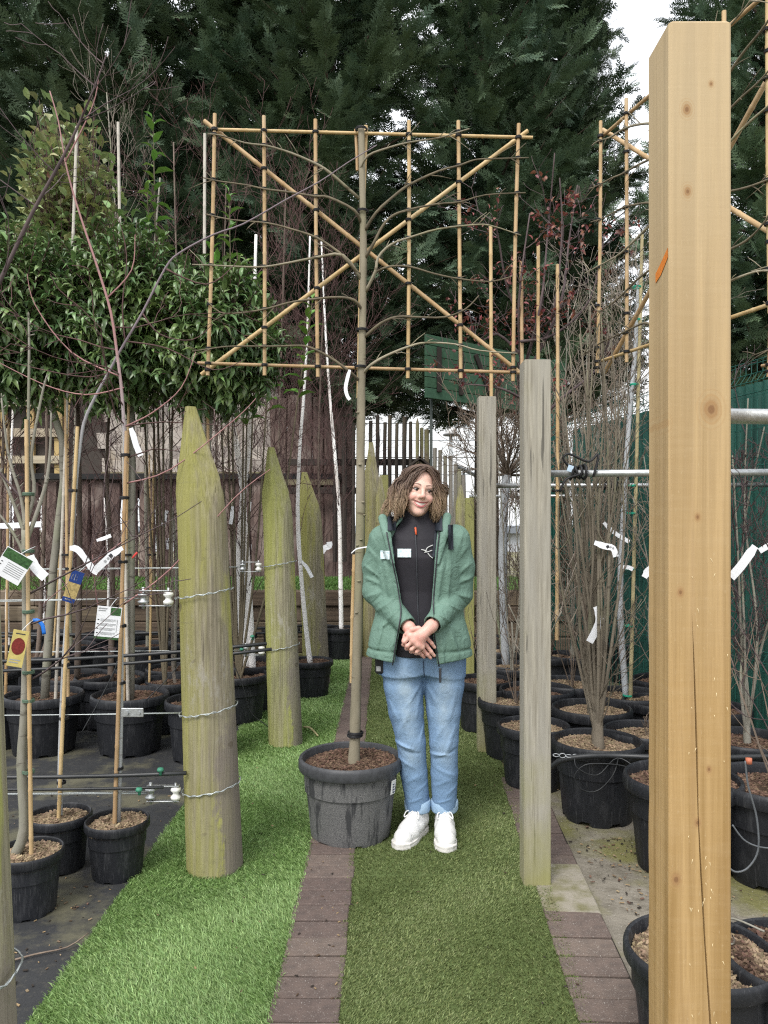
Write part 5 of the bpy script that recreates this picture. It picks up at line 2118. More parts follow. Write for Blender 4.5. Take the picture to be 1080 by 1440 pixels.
# pots along the right edge
upright_shrub('sparse bare shrub in the mulched pot under the timber post foot', 985, 0, .195, .28, 2.02, 311, [(1075, 1310), (1045, 1320)], .006, n=3, L=.15, lev=0, pale=True)
for (px, d, Rm, H, lab) in ((680, 5.25, .2, .35, 'black pot at the turf edge behind the grey post in the walkway'), (722, 4.65, .215, .35, 'wide black pot behind the small bare shrub'),
                            (905, 3.9, .2, .36, 'black pot with weedy compost right behind the pleached tree pot'),
                            (1092, 3.05, .25, .38, 'big black pot with hose loops at the mesh fence, beside the pleached pot'),
                            (1128, 1.98, .2, .28, 'black pot standing next to the mulched pot'),
                            (800, 5.1, .24, .36, 'wide black pot among the hornbeams'), (940, 5.2, .24, .36, 'wide black pot close by the mesh fence'), (680, 7.2, .22, .36, 'black pot at the far end beside the mossy post'),
                            (1000, 4.4, .22, .36, 'black pot behind the timber post by the fence'), (770, 6.2, .24, .36, 'black pot deep between the hornbeams and the sleepers')):
    rt, dd, zf = potted('plant_pot', lab, 'pot', px, 0, Rm, H, 'black pots right of the walkway', d=d, pale=(px in (722, 800, 905)))
    g = random.Random(px)
    mb = MB()
    b0 = Vector((rt.location.x + .02, dd, zf - .02))
    for i in range(5):
        grow(mb, b0, Vector((g.uniform(-.5, .5), g.uniform(-.5, .5), 1)), g.uniform(.3, .8) if px not in (1128, 905) else .12, .005, 1, g, .1, .1, 3, 34, .5)
    mb.build('stem', MAT_TWIGB, rt)
    if px == 1092:
        crown_from(rt, along([b0, b0 + Vector((0, 0, .5)), b0 + Vector((.03, 0, 1.2))], 12, g, .1, 1, .7, .8), 9, MAT_TWIGK, 2, .5, .004, .08, 4, 40)
# ================================================================== labels and small things
MAT_TAG = simple('white_tag', (.80, .81, .84), .45, .4, var=.08, scale=30, bump=.05)
MAT_INK = simple('print_ink', (.045, .045, .05), .7, bump=0)
MAT_INKG = simple('print_grey', (.34, .35, .36), .7, bump=0)
MAT_LEAFPRINT = simple('leaf_print', (.06, .15, .05), .5, var=.7, scale=120, bump=0)


def ribbon(pts, wd, th=.0012, twist=0.0):
    """flat strip through the points, its width roughly upright in the picture"""
    P = smooth_pts(pts, 3)
    mb = MB()
    vs = []
    n = len(P)
    for i, p in enumerate(P):
        t = (P[min(i + 1, n - 1)] - P[max(i - 1, 0)]).normalized()
        side = t.cross(Vector((math.sin(twist * i / n) * .6, -1, .15)))
        side.normalize()
        nn = t.cross(side).normalized()
        w_ = wd * (1 if i > 1 else .75)
        for a, b_ in ((-1, -1), (1, -1), (1, 1), (-1, 1)):
            vs.append(p + side * (a * w_ / 2) + nn * (b_ * th / 2))
    fs = []
    for i in range(n - 1):
        for j in range(4):
            j2 = (j + 1) % 4
            fs.append((i * 4 + j, i * 4 + j2, i * 4 + 4 + j2, i * 4 + 4 + j))
    fs += [(3, 2, 1, 0), (4 * n - 4, 4 * n - 3, 4 * n - 2, 4 * n - 1)]
    mb.add(vs, fs)
    return mb, P


def tag(pts, d, wpx, label, twist=.6, name='plant_tag', print_=False):
    mb, P = ribbon(PXL(pts, d), wpx / FPX * d, twist=twist)
    o = mb.build(name, MAT_TAG, None, smooth=True, angle=35, label=label, cat='plant tag', group='white plant tags')
    if print_:
        k = len(P)
        t = (P[-1] - P[k // 2]).normalized()
        side = t.cross(Vector((0, -1, .15))).normalized()
        for j, u in enumerate((.55, .65, .75)):
            c = P[int(u * (k - 1))] + Vector((0, -.0022, 0))
            m2 = MB()
            q = .0045 if j else .007
            m2.add([c - t * q - side * q, c + t * q - side * q, c + t * q + side * q, c - t * q + side * q], [(0, 1, 2, 3)])
            m2.build('tag_print', MAT_INK if not j else MAT_INKG, o, smooth=False)
    return o


tag([(838, 853), (843, 870), (838, 886), (829, 903)], 3.62, 11, 'long curved white tag hanging low on the hornbeam stems with the coiled hose')
tag([(836, 763), (850, 768), (862, 771), (866, 783)], 3.60, 9, 'bent white tag with small print at mid height on the hornbeam with the hose', print_=True)
tag([(849, 735), (858, 744), (868, 752), (885, 762)], 3.9, 6, 'thin white tag stretched from the hornbeam to the slim grey tree')
tag([(906, 812), (912, 803), (922, 797)], 3.3, 11, 'white tag peeping out beside the new timber post on the hornbeam side')
tag([(1062, 768), (1052, 782), (1042, 796), (1028, 812)], 3.2, 13, 'broad white tag on the thorny shrub beside the mesh fence')
tag([(1090, 764), (1078, 769), (1068, 775)], 3.2, 8, 'short white tag on the thorny shrub close to the mesh fence edge')
tag([(872, 797), (884, 798), (890, 801)], 4.6, 6, 'small white tag band round the slim grey tree with green ties')
tag([(-20, 740), (20, 739), (58, 737)], 2.95, 8, 'level white tag reaching across the forking grey stem')
tag([(43, 781), (48, 795), (56, 805), (64, 812)], dA - .05, 13, 'curved white tag on the forking grey stem beside the yellow cane')
tag([(98, 771), (108, 772), (120, 785), (130, 800), (138, 805)], 3.02, 9, 'white tag on the arching silver stem, half of the crossing pair')
tag([(172, 770), (160, 778), (148, 789), (134, 802)], 3.0, 10, 'white printed tag on the leaning silver stem, half of the crossing pair', print_=True)
tag([(184, 602), (188, 614), (192, 628), (198, 641)], 4.5, 8, 'white tag hanging under the laurel head behind the leaning silver stem')
tag([(136, 760), (146, 757), (156, 753)], 4.4, 5, 'small white tag before the brown slab fence near the crossing tags')
tag([(235, 718), (232, 730), (229, 741)], 6.2, 6, 'small white tag on the whips left of the thick stake')
tag([(237, 757), (238, 765), (239, 772)], 6.2, 9, 'little square tag with green mark behind the thick stake')
tag([(327, 712), (326, 725), (324, 737)], 5.4, 5, 'small white tag tied high on the multi stemmed white birch')
tag([(492, 520), (489, 530), (486, 545), (488, 556), (492, 562)], 3.36, 5, 'curled white tag hanging from the bottom bar of the trellis')
tag([(424, 789), (432, 799), (439, 812)], 5.9, 5, 'narrow white tag on the leaning birch stem')
tag([(453, 778), (456, 771), (463, 768), (463, 762)], 7.6, 8, 'crumpled white tag on the slim birch before the slab fence')
tag([(494, 778), (501, 772), (510, 770), (516, 769)], 3.36, 1.6, 'white string bow tied round the pleached trunk beside the jacket', name='string_bow')
mb, P = ribbon(PXL([(46, 872), (54, 873), (60, 880), (62, 892)], 4.3), .022)
mb.build('ribbon', simple('blue_ribbon', (.02, .17, .62), .5, bump=0), None, label='bright blue ribbon tied to the brown stem', cat='ribbon')
mb, P = ribbon(PXL([(186, 785), (190, 780), (193, 777)], 4.5), .012)
mb.build('ribbon', simple('red_ribbon', (.62, .06, .05), .5, bump=0), None, label='tiny red ribbon on the laurel stem', cat='ribbon')


def card(px, py, d, wpx, hpx, rot, label, mats, prints, name='plant_label'):
    """printed plant label; prints: (u0, v0, u1, v1, material) in 0..1 of the face"""
    c = PX(px, py, d)
    W_, H_ = wpx / FPX * d, hpx / FPX * d
    M3 = Matrix.Rotation(R(rot), 3, 'Y') @ Matrix.Rotation(R(12), 3, 'Z')
    mb = MB()
    mb.bbox((0, 0, 0), (W_, .0014, H_), .0003, M3)
    root = thing(name, label, 'plant label', c, 'printed plant labels')
    mb.v = [tuple(Vector(v) + c) for v in mb.v]
    mb.build('card', mats, root, smooth=False)
    for (u0, v0, u1, v1, m_) in prints:
        q = MB()
        pts = [Vector(((u - .5) * W_, -.0013, (.5 - v) * H_)) for u, v in ((u0, v1), (u1, v1), (u1, v0), (u0, v0))]
        q.add([M3 @ p + c for p in pts], [(0, 1, 2, 3)])
        q.build('print', m_, root, smooth=False)
    mb = MB()
    mb.tube([c + M3 @ Vector((0, 0, H_ * .48)), c + M3 @ Vector((.01, .02, H_ * .48 + .02)), c + M3 @ Vector((.02, .05, H_ * .48 + .035))], .0012, 4)
    mb.build('string', MAT_TAG, root)
    return root


lines = []
for r in range(4):
    lines.append((.06, .40 + r * .135, .13, .43 + r * .135, MAT_INK))
    for k in range(3):
        lines.append((.18, .385 + r * .135 + k * .030, .82 - .12 * (k == 2), .398 + r * .135 + k * .030, MAT_INKG))
card(152, 876, 2.92, 33, 46, 7, 'white plant label with bullet points and leaf pictures before the leaning silver stem', MAT_TAG,
     lines + [(.55, .02, .97, .26, MAT_LEAFPRINT), (.05, .05, .40, .09, MAT_INKG), (.05, .12, .36, .15, MAT_INKG), (.0, .93, 1.0, 1.0, MAT_LEAFPRINT), (.86, .38, .88, .78, MAT_INKG)])
card(18, 796, dA - .09, 40, 42, 33, 'tilted white plant label with text and leaf picture on the forking grey stem', MAT_TAG,
     [(.02, .02, .98, .36, MAT_LEAFPRINT)] + [(.30, .44 + k * .07, .92, .465 + k * .07, MAT_INKG) for k in range(6)] + [(.08, .50 + k * .11, .14, .53 + k * .11, MAT_INK) for k in range(4)])
MAT_NAVY = simple('label_navy', (.022, .060, .26), .5, bump=0)
MAT_GOLD = simple('label_straw', (.62, .47, .20), .5, var=.5, scale=90, bump=0)
card(103, 825, 3.0, 17, 46, 20, 'navy and straw coloured plant label on the arching silver stem', MAT_GOLD,
     [(.0, .0, 1, .38, MAT_NAVY), (.0, .86, 1, 1, MAT_NAVY), (.34, .10, .42, .30, MAT_TAG), (.50, .10, .58, .30, MAT_TAG), (.12, .12, .20, .30, MAT_TAG), (.2, .90, .7, .94, MAT_TAG)])
MAT_YEL = simple('label_yellow', (.56, .46, .16), .5, var=.25, scale=50, bump=0)
MAT_REDP = simple('label_red', (.22, .03, .025), .5, var=.5, scale=150, bump=0)
yl = card(25, 912, dA - .08, 21, 52, 12, 'yellow plant label with a dark red fruit picture on the forking grey stem', MAT_YEL, [(.2, .08, .8, .11, MAT_INK), (.12, .80, .8, .83, MAT_INKG), (.12, .87, .7, .90, MAT_INKG)])
c = yl.location
mb = MB()
M3 = Matrix.Rotation(R(12), 3, 'Y') @ Matrix.Rotation(R(12), 3, 'Z')
mb.add([M3 @ Vector((.022 * math.cos(a), -.0015, .030 * math.sin(a) + .008)) + c for a in np.linspace(0, 2 * math.pi, 20, endpoint=False)], [tuple(range(20))])
mb.build('fruit_picture', MAT_REDP, yl, smooth=False)

# hose fitting, leaf, twig, sticks on the ground
hf = thing('hose_end', 'short teal hose end with fitting lying in the turf beside the thick stake', 'hose', PX(345, 1190, 3.33))
a, b_ = PX(336, 1190, 3.36), PX(353, 1187, 3.36)
mb = MB()
mb.tube([a, b_], .0095, 8)
mb.build('hose', simple('teal_hose', (.02, .33, .27), .45, bump=0), hf)
mb = MB()
mb.tube([b_, b_ + Vector((.014, 0, .001)), b_ + Vector((.030, 0, .0))], [.011, .010, .006], 8)
mb.build('fitting', simple('hose_fitting', (.22, .24, .23), .4, bump=0), hf)
me = MB()
V, F = scatter(T_PHOT, np.array([tuple(PX(352, 1072, 4.6) + Vector((0, 0, .02)))]), np.array([[1.0, -.2, .1]]), np.array([[0, 0, 1.0]]), np.array([.075]))
link('fallen_leaf', fast_mesh('fallen_leaf', V, F, simple('rust_leaf', (.26, .085, .05), .7), True), None, label='single rusty fallen leaf on the bright turf', cat='leaf')
mb = MB()
mb.tube(smooth_pts([Vector((-1.22, 2.40, .012)), Vector((-1.12, 2.46, .014)), Vector((-1.03, 2.50, .016)), Vector((-.985, 2.56, .03))], 3), [.004, .002], 5)
mb.build('fallen_twig', MAT_TWIGB, None, label='dry brown twig lying on the black membrane', cat='twig')
mb = MB()
p = PX(437, 1030, 5.15)
mb.tube(smooth_pts([Vector((p.x - .05, 5.2, .03)), Vector((p.x, 5.12, .045)), Vector((p.x + .06, 5.02, .02))], 3), [.009, .006], 6)
mb.build('pale_stick', simple('stick_pale', (.42, .38, .20), .8), None, label='pale short stick on the turf beside the dusty pot', cat='stick')

# irrigation on the right: thick pipe over the hose pot, thin coiled line
pr = thing('hose_pipe', 'thick black hose resting over the hornbeam pot with a thin coiled line', 'hose', PX(775, 1080, 3.6))
mb = MB()
mb.tube(smooth_pts(PXL([(775, 1079, 3.50), (792, 1068, 3.46), (830, 1063, 3.44), (870, 1063, 3.44), (920, 1065, 3.40), (1000, 1066, 3.40), (1090, 1063, 3.42)], 3.5), 4), .0125, 8)
mb.build('pipe', MAT_PIPE, pr)
mb = MB()
mb.tube(smooth_pts(PXL([(870, 1064, 3.44), (862, 1090, 3.42), (840, 1112, 3.42), (818, 1110, 3.42), (808, 1092, 3.42), (822, 1076, 3.42), (850, 1074, 3.42), (880, 1078, 3.42), (900, 1090, 3.40), (897, 1112, 3.2)], 3.4), 5), .0028, 5)
mb.tube(smooth_pts(PXL([(808, 1066, 3.44), (812, 1080, 3.42), (840, 1090, 3.42), (868, 1066, 3.42), (900, 1082, 3.36), (930, 1086, 3.3)], 3.4), 5), .0026, 5)
mb.build('thin_line', MAT_PIPE, pr)
mb = MB()
for k in range(5):
    c = PX(782 + k * 9, 1062 + .6 * k, 3.45)
    pts = [c + Vector((.014 * math.cos(a), (.004 if k % 2 else .009) * math.sin(a), (.009 if k % 2 else .004) * math.sin(a))) for a in np.linspace(0, 2 * math.pi, 11)]
    mb.tube(pts, .0022, 4, cap=False)
mb.build('chain', MAT_GALV, pr)
hl = thing('hose_loop', 'thin grey hose loops hanging on the pots beside the mesh fence', 'hose', PX(1050, 1150, 2.8))
mb = MB()
mb.tube(smooth_pts(PXL([(1048, 1070), (1052, 1105), (1064, 1150), (1066, 1195), (1052, 1220), (1034, 1226), (1020, 1215)], 2.66), 5), .0036, 5)
mb.tube(smooth_pts(PXL([(1030, 1160), (1045, 1180), (1064, 1190), (1085, 1193)], 2.66), 5), .003, 5)
mb.build('line', simple('grey_line', (.12, .13, .14), .4, bump=0), hl)
mb = MB()
mb.tube([PX(1053, 1074, 2.66), PX(1053, 1066, 2.66)], .011, 8)
mb.build('tap_cap', simple('red_cap', (.50, .16, .09), .5, bump=0), hl)
# black rubber tie bundles on the steel tube
for (px, py, d, n_, lab) in ((815, 664, 3.06, 4, 'black rubber tie knotted round the steel tube before the hornbeam'), (868, 683, 4.8, 9, 'black ribbed tie holding the slim grey tree to its steel tube')):
    mb = MB()
    g = random.Random(px)
    c = PX(px, py, d)
    for k in range(n_):
        cc = c + Vector(((k - n_ / 2) * .018, 0, 0))
        rr_ = .019 + g.uniform(0, .012)
        mb.tube([cc + Vector((g.uniform(-.004, .004), rr_ * math.cos(a), rr_ * math.sin(a))) for a in np.linspace(0, 2 * math.pi, 11)], .0055, 5, cap=False)
    mb.tube(smooth_pts([c + Vector((-.02, -.02, 0)), c + Vector((-.07, -.03, .045)), c + Vector((-.05, -.03, .07)), c + Vector((.03, -.02, .04)), c + Vector((.07, -.02, .07)), c + Vector((.05, -.02, -.02))], 4), .0052, 5)
    mb.tube(smooth_pts([c + Vector((.0, -.02, -.01)), c + Vector((-.06, -.03, -.03)), c + Vector((-.085, -.03, -.08))], 4), .0052, 5)
    mb.build('rubber_tie', MAT_TIE, None, label=lab, cat='tie')
mb = MB()
c = PX(802, 659, 3.03)
mb.bbox(c, (.022, .003, .026), .0006, Matrix.Rotation(.3, 3, 'Y'))
mb.build('pipe_tag', simple('pale_blue_tag', (.52, .66, .80), .5, bump=0), None, smooth=False, label='tiny pale blue tag on the knotted rubber tie', cat='tag')
# drooping thin irrigation lines between the left pots
for k, (pts, d, lab) in enumerate((([(205, 985), (235, 955), (255, 930), (262, 912)], 4.55, 'thin black drip line looping over the pot beside the thick stake'),
                                   ([(320, 915), (340, 960), (352, 1000), (372, 1018), (378, 1022)], 4.9, 'thin black drip line trailing to the turf beside the birch pot'),
                                   ([(115, 1030), (140, 985), (160, 945), (165, 930)], 4.3, 'thin black drip line crossing before the laurel pots'))):
    mb = MB()
    mb.tube(smooth_pts(PXL(pts, d), 5), .003, 5)
    mb.build('drip_line', MAT_PIPE, None, label=lab, cat='hose')

# litter: bits of bark, leaf and grit lying about
def litter(name, label, n, area, z, mats, seed, lo=.004, hi=.016):
    g = random.Random(seed)
    mb = MB()
    for i in range(n):
        x0, x1, y0, y1 = area[g.randrange(len(area))]
        mb.mi = g.randrange(len(mats))
        L = g.uniform(lo, hi)
        rot = Matrix.Rotation(g.uniform(0, 6.28), 3, 'Z') @ Matrix.Rotation(g.uniform(-.4, .4), 3, 'X')
        mb.box((g.uniform(x0, x1), g.uniform(y0, y1), z + g.uniform(0, .003)), (L, L * g.uniform(.25, .6), L * .18), rot)
    mb.build(name, mats, None, smooth=False, kind='stuff', label=label, cat='litter')


MAT_DRY = simple('dry_leaf', (.34, .24, .13), .9)
MAT_DARKBIT = simple('dark_bit', (.04, .032, .026), .9)
litter('ground_litter', 'scattered bark crumbs and grit on membrane and concrete', 900, [(-2.2, -1.0, 2.0, 4.0), (-2.2, -1.0, 2.0, 3.2), (.80, 1.5, 1.9, 4.4), (.85, 1.2, 2.3, 3.4)], .006, [MAT_DRY, MAT_DARKBIT, MAT_CHIP, MAT_CHIPP], 3)
litter('turf_litter', 'few dry leaf bits and crumbs lying on turf and bricks', 110, [(-.95, -.32, 2.0, 4.5), (-.12, .6, 2.0, 4.5), (-.31, -.14, 2.0, 3.4)], .017, [MAT_DRY, MAT_DARKBIT, MAT_CHIP], 4, .004, .013)
# ================================================================== the person
PD = 3.42                                   # depth of the body axis
POX = (590 - 540) / FPX * 3.40
PS = 3.40 / FPX                             # metres per picture unit at the body


def LX(px):
    return (px - 590) * PS


def LZ(py):
    return CAM_H - (py - HOR) * PS


def LP3(px, py, y):
    return np.array([LX(px), y, LZ(py)])


def wavy(x, y, z, seed, freq, n=5):
    g = np.random.default_rng(seed)
    out = 0
    for i in range(n):
        k = g.normal(0, 1, 3)
        k = k / np.linalg.norm(k) * freq * g.uniform(.6, 1.6)
        out = out + np.sin(k[0] * x + k[1] * y + k[2] * z + g.uniform(0, 6.28) + 1.2 * np.sin(.45 * (k[1] * x - k[2] * y + k[0] * z)))
    return out / n


class Field:
    def __init__(s, xs, ys, zs):
        s.x, s.y, s.z = [np.asarray(a, dtype=np.float32) for a in (xs, ys, zs)]
        s.F = np.full((len(s.x), len(s.y), len(s.z)), .2, dtype=np.float32)

    def sl(s, lo, hi):
        r = []
        for a, l, h in zip((s.x, s.y, s.z), lo, hi):
            i0, i1 = np.searchsorted(a, l), np.searchsorted(a, h)
            r.append(slice(max(0, i0 - 1), min(len(a), i1 + 1)))
        return tuple(r)

    def grid(s, q):
        return s.x[q[0]][:, None, None], s.y[q[1]][None, :, None], s.z[q[2]][None, None, :]

    def op(s, fn, lo, hi, k=.01, mode='u'):
        q = s.sl(lo, hi)
        D = fn(*s.grid(q)).astype(np.float32)
        A = s.F[q]
        if mode == 'u':
            h = np.maximum(k - np.abs(A - D), 0) / k
            s.F[q] = np.minimum(A, D) - h * h * k * .25
        elif mode == 's':
            D = -D
            h = np.maximum(k - np.abs(A - D), 0) / k
            s.F[q] = np.maximum(A, D) + h * h * k * .25
        return s

    def ball(s, c, r, k=.01, mode='u', rot=None):
        """ellipsoid"""
        c, r = np.array(c, float), np.array(r if hasattr(r, '__len__') else (r, r, r), float)
        m = r.max() + k + .012

        def fn(x, y, z):
            px, py, pz = x - c[0], y - c[1], z - c[2]
            if rot is not None:
                px, py, pz = (rot[0, 0] * px + rot[1, 0] * py + rot[2, 0] * pz, rot[0, 1] * px + rot[1, 1] * py + rot[2, 1] * pz, rot[0, 2] * px + rot[1, 2] * py + rot[2, 2] * pz)
            k0 = np.sqrt((px / r[0]) ** 2 + (py / r[1]) ** 2 + (pz / r[2]) ** 2)
            k1 = np.sqrt((px / r[0] ** 2) ** 2 + (py / r[1] ** 2) ** 2 + (pz / r[2] ** 2) ** 2) + 1e-6
            return k0 * (k0 - 1) / k1
        return s.op(fn, c - m, c + m, k, mode)

    def cone(s, a, b, r0, r1, k=.01, mode='u', disp=None, ysc=1.0):
        a, b = np.array(a, float), np.array(b, float)
        m = max(r0, r1) * max(1, ysc) + k + .02
        ba = b - a
        L2 = (ba ** 2).sum()

        def fn(x, y, z):
            px, py, pz = x - a[0], y - a[1], z - a[2]
            t = np.clip((px * ba[0] + py * ba[1] + pz * ba[2]) / L2, 0, 1)
            d = np.sqrt((px - t * ba[0]) ** 2 + ((py - t * ba[1]) / ysc) ** 2 + (pz - t * ba[2]) ** 2) - (r0 + (r1 - r0) * t)
            if disp is not None:
                d = d + disp(x, y, z, t)
            return d
        return s.op(fn, np.minimum(a, b) - m, np.maximum(a, b) + m, k, mode)

    def chain(s, pts, rads, k=.02, mode='u', disp=None, ysc=1.0):
        for i in range(len(pts) - 1):
            s.cone(pts[i], pts[i + 1], rads[i], rads[i + 1], k, mode, disp, ysc)
        return s

    def surface(s):
        """surface nets -> verts, quads"""
        F = s.F
        S = F < 0
        nx, ny, nz = F.shape
        corners = [(i, j, k) for i in (0, 1) for j in (0, 1) for k in (0, 1)]
        cnt = np.zeros((nx - 1, ny - 1, nz - 1), np.int8)
        for i, j, k in corners:
            cnt += S[i:nx - 1 + i, j:ny - 1 + j, k:nz - 1 + k]
        act = (cnt > 0) & (cnt < 8)
        I = np.argwhere(act)
        vid = np.full(act.shape, -1, np.int32)
        vid[act] = np.arange(len(I))
        acc = np.zeros((len(I), 3))
        num = np.zeros(len(I))
        axs = (s.x, s.y, s.z)
        for ax in range(3):
            o1, o2 = [a for a in range(3) if a != ax]
            for u in (0, 1):
                for v in (0, 1):
                    off = [0, 0, 0]
                    off[o1], off[o2] = u, v
                    A = I + np.array(off)
                    off[ax] = 1
                    B = I + np.array(off)
                    fa, fb = F[A[:, 0], A[:, 1], A[:, 2]], F[B[:, 0], B[:, 1], B[:, 2]]
                    cr = (fa < 0) != (fb < 0)
                    t = np.where(cr, fa / np.where(cr, fa - fb, 1), 0)
                    for c in range(3):
                        pa, pb = axs[c][A[:, c]], axs[c][B[:, c]]
                        acc[:, c] += np.where(cr, pa + (pb - pa) * t, 0)
                    num += cr
        V = acc / num[:, None]
        Q = []
        for ax in range(3):
            o1, o2 = [(1, 2), (2, 0), (0, 1)][ax]
            a0 = [slice(1, -1)] * 3
            a0[ax] = slice(0, -1)
            a1 = list(a0)
            a1[ax] = slice(1, None)
            s0, s1 = S[tuple(a0)], S[tuple(a1)]
            E = np.argwhere(s0 != s1)
            if not len(E):
                continue
            base = E.copy()
            base[:, o1] += 1
            base[:, o2] += 1
            flip = s0[E[:, 0], E[:, 1], E[:, 2]]

            def cell(d1, d2):
                c = base.copy()
                c[:, o1] -= d1
                c[:, o2] -= d2
                return vid[c[:, 0], c[:, 1], c[:, 2]]
            q = np.stack([cell(1, 1), cell(0, 1), cell(0, 0), cell(1, 0)], 1)
            q[~flip] = q[~flip][:, ::-1]
            Q.append(q)
        Q = np.concatenate(Q)
        Q = Q[(Q >= 0).all(1)]
        return V, Q


def relax(V, Q, it=1, f=.5):
    n = len(V)
    for _ in range(it):
        acc = np.zeros_like(V)
        num = np.zeros(n)
        for a, b in ((0, 1), (1, 2), (2, 3), (3, 0)):
            np.add.at(acc, Q[:, a], V[Q[:, b]])
            np.add.at(acc, Q[:, b], V[Q[:, a]])
            np.add.at(num, Q[:, a], 1)
            np.add.at(num, Q[:, b], 1)
        V = V + f * (acc / num[:, None] - V)
    return V


def front_y(V, x, z, r=.012):
    dx, dz = np.abs(V[:, 0] - x), np.abs(V[:, 2] - z)
    m = (dx < r) & (dz < r)
    return float(V[m, 1].min()) if m.any() else -.1


def ax(a, b, s):
    return np.arange(a, b, s)


# ---------------------------------------------------------------- materials
def m_skin():
    m = Mat('skin', (.70, .45, .37), .45, .35)
    at = m.t.nodes.new('ShaderNodeVertexColor')
    at.layer_name = 'tint'
    sp = m.t.nodes.new('ShaderNodeSeparateColor')
    m.t.links.new(at.outputs[0], sp.inputs[0])
    m.layer(m.rng(m.noise(60, detail=3), .35, .7), (.66, .41, .33), amt=.5)
    m.layer(sp.outputs[1], (.64, .265, .225))
    m.layer(sp.outputs[0], (.43, .115, .125))
    m.layer(sp.outputs[2], (.105, .062, .042))
    m.bump(m.noise(260, detail=2), .06, .002)
    return m.done(sss=.10)


def m_cloth(name, c, c2, rough=.75, wr=.35, sc=24, sheen=0.0, fine=700, wdist=.008):
    m = Mat(name, c, rough, .25)
    m.layer(m.rng(m.noise(9, detail=5), .35, .68), c2)
    m.bump(m.noise(sc, (1, 1, .8), 4, .6, 1.2), wr, wdist)
    m.bump(m.noise(fine, detail=1), .12, .001)
    return m.done(sheen=sheen)


MAT_SKIN = m_skin()
MAT_JACKET = m_cloth('sage_jacket', (.150, .248, .200), (.122, .208, .166), .6, .8, 20, wdist=.012)
MAT_FLEECE = m_cloth('black_softshell', (.026, .024, .030), (.019, .018, .023), .7, .22, 16)
MAT_LINING = m_cloth('navy_lining', (.022, .027, .038), (.016, .02, .028), .6)
MAT_ZIP = simple('zip_dark', (.035, .037, .045), .4, .5, bump=0)


def m_denim():
    m = Mat('denim', (.20, .31, .465), .85, .15)
    m.layer(m.rng(m.noise(300, (1, 1, .25), 2), .3, .7), (.135, .225, .365), amt=.5)
    # worn pale thighs and knees, blue side seams
    at = m.t.nodes.new('ShaderNodeVertexColor')
    at.layer_name = 'wear'
    sp = m.t.nodes.new('ShaderNodeSeparateColor')
    m.t.links.new(at.outputs[0], sp.inputs[0])
    m.layer(m.math('MULTIPLY', sp.outputs[0], m.rng(m.noise(14, detail=5), .2, .7)), (.40, .50, .58), amt=.85)
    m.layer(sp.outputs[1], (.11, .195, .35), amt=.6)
    m.bump(m.noise(22, (1, 1, .7), 5, .6, 1.6), .5, .012)
    m.bump(m.noise(600, detail=1), .15, .001)
    return m.done()


MAT_DENIM = m_denim()
MAT_DENIMI = m_cloth('denim_inside', (.36, .50, .66), (.29, .42, .58), .9, .3)
MAT_SHOE = Mat('white_leather', (.74, .735, .72), .5, .4)
MAT_SHOE.layer(MAT_SHOE.rng(MAT_SHOE.noise(38, detail=6, rough=.7), .55, .75), (.50, .48, .46), amt=.6)
MAT_SHOE.bump(MAT_SHOE.noise(60, detail=4), .3, .004)
MAT_SHOE = MAT_SHOE.done()
MAT_SOLE = Mat('shoe_sole', (.68, .66, .63), .6, .3)
MAT_SOLE.layer(MAT_SOLE.rng(MAT_SOLE.noise(26, detail=6), .5, .7), (.40, .36, .30), amt=.6)
MAT_SOLE = MAT_SOLE.done()


def set_tint(me, name, arr):
    ca = me.color_attributes.new(name, 'FLOAT_COLOR', 'POINT')
    a = np.ones((len(arr), 4), np.float32)
    a[:, :3] = arr
    ca.data.foreach_set('color', a.ravel())


# ---------------------------------------------------------------- key points
HEADC = np.array([LX(589.5), -.035, LZ(688.5)])
RY = Matrix.Rotation(R(9), 3, 'Y') @ Matrix.Rotation(R(9), 3, 'Z') @ Matrix.Rotation(R(3), 3, 'X')
RM = np.array(RY)
HS = .90                                    # head size


def H3(x, y, z):
    return HEADC + RM @ (np.array([x, y, z]) * HS)


SHL, SHR = np.array([-.158, .005, 1.325]), np.array([.158, .005, 1.328])
ELL, ELR = np.array([LX(529), .012, LZ(832)]), np.array([LX(646), .010, LZ(836)])
WRL, WRR = np.array([LX(574), -.165, LZ(877)]), np.array([LX(603), -.190, LZ(874)])

# ---------------------------------------------------------------- body
zs = np.concatenate([ax(.06, .80, .014), ax(.80, 1.0, .0030), ax(1.0, 1.38, .011), ax(1.38, 1.70, .0026)])
B = Field(ax(-.27, .27, .0030), ax(-.26, .15, .0030), zs)
# trunk, arms and legs under the clothes
B.cone((.0, .01, .86), (.0, .01, 1.22), .10, .105, .05)
B.cone((-.10, .01, 1.30), (.10, .01, 1.30), .055, .055, .05)
for s, sh, el, wr in ((-1, SHL, ELL, WRL), (1, SHR, ELR, WRR)):
    B.chain([sh, el, wr], [.038, .032, .024], .02)
B.chain([(LX(568), .01, LZ(930)), (LX(577), .015, LZ(1044)), (LX(587), .035, .09)], [.07, .045, .032], .03)
B.chain([(LX(622), .01, LZ(930)), (LX(624), .012, LZ(1044)), (LX(626), .03, .09)], [.07, .045, .032], .03)
# neck
nb, nt_ = np.array([.0, .012, 1.33]), H3(0, .022, -.055)
B.cone(nb, nt_, .054, .049, .03)
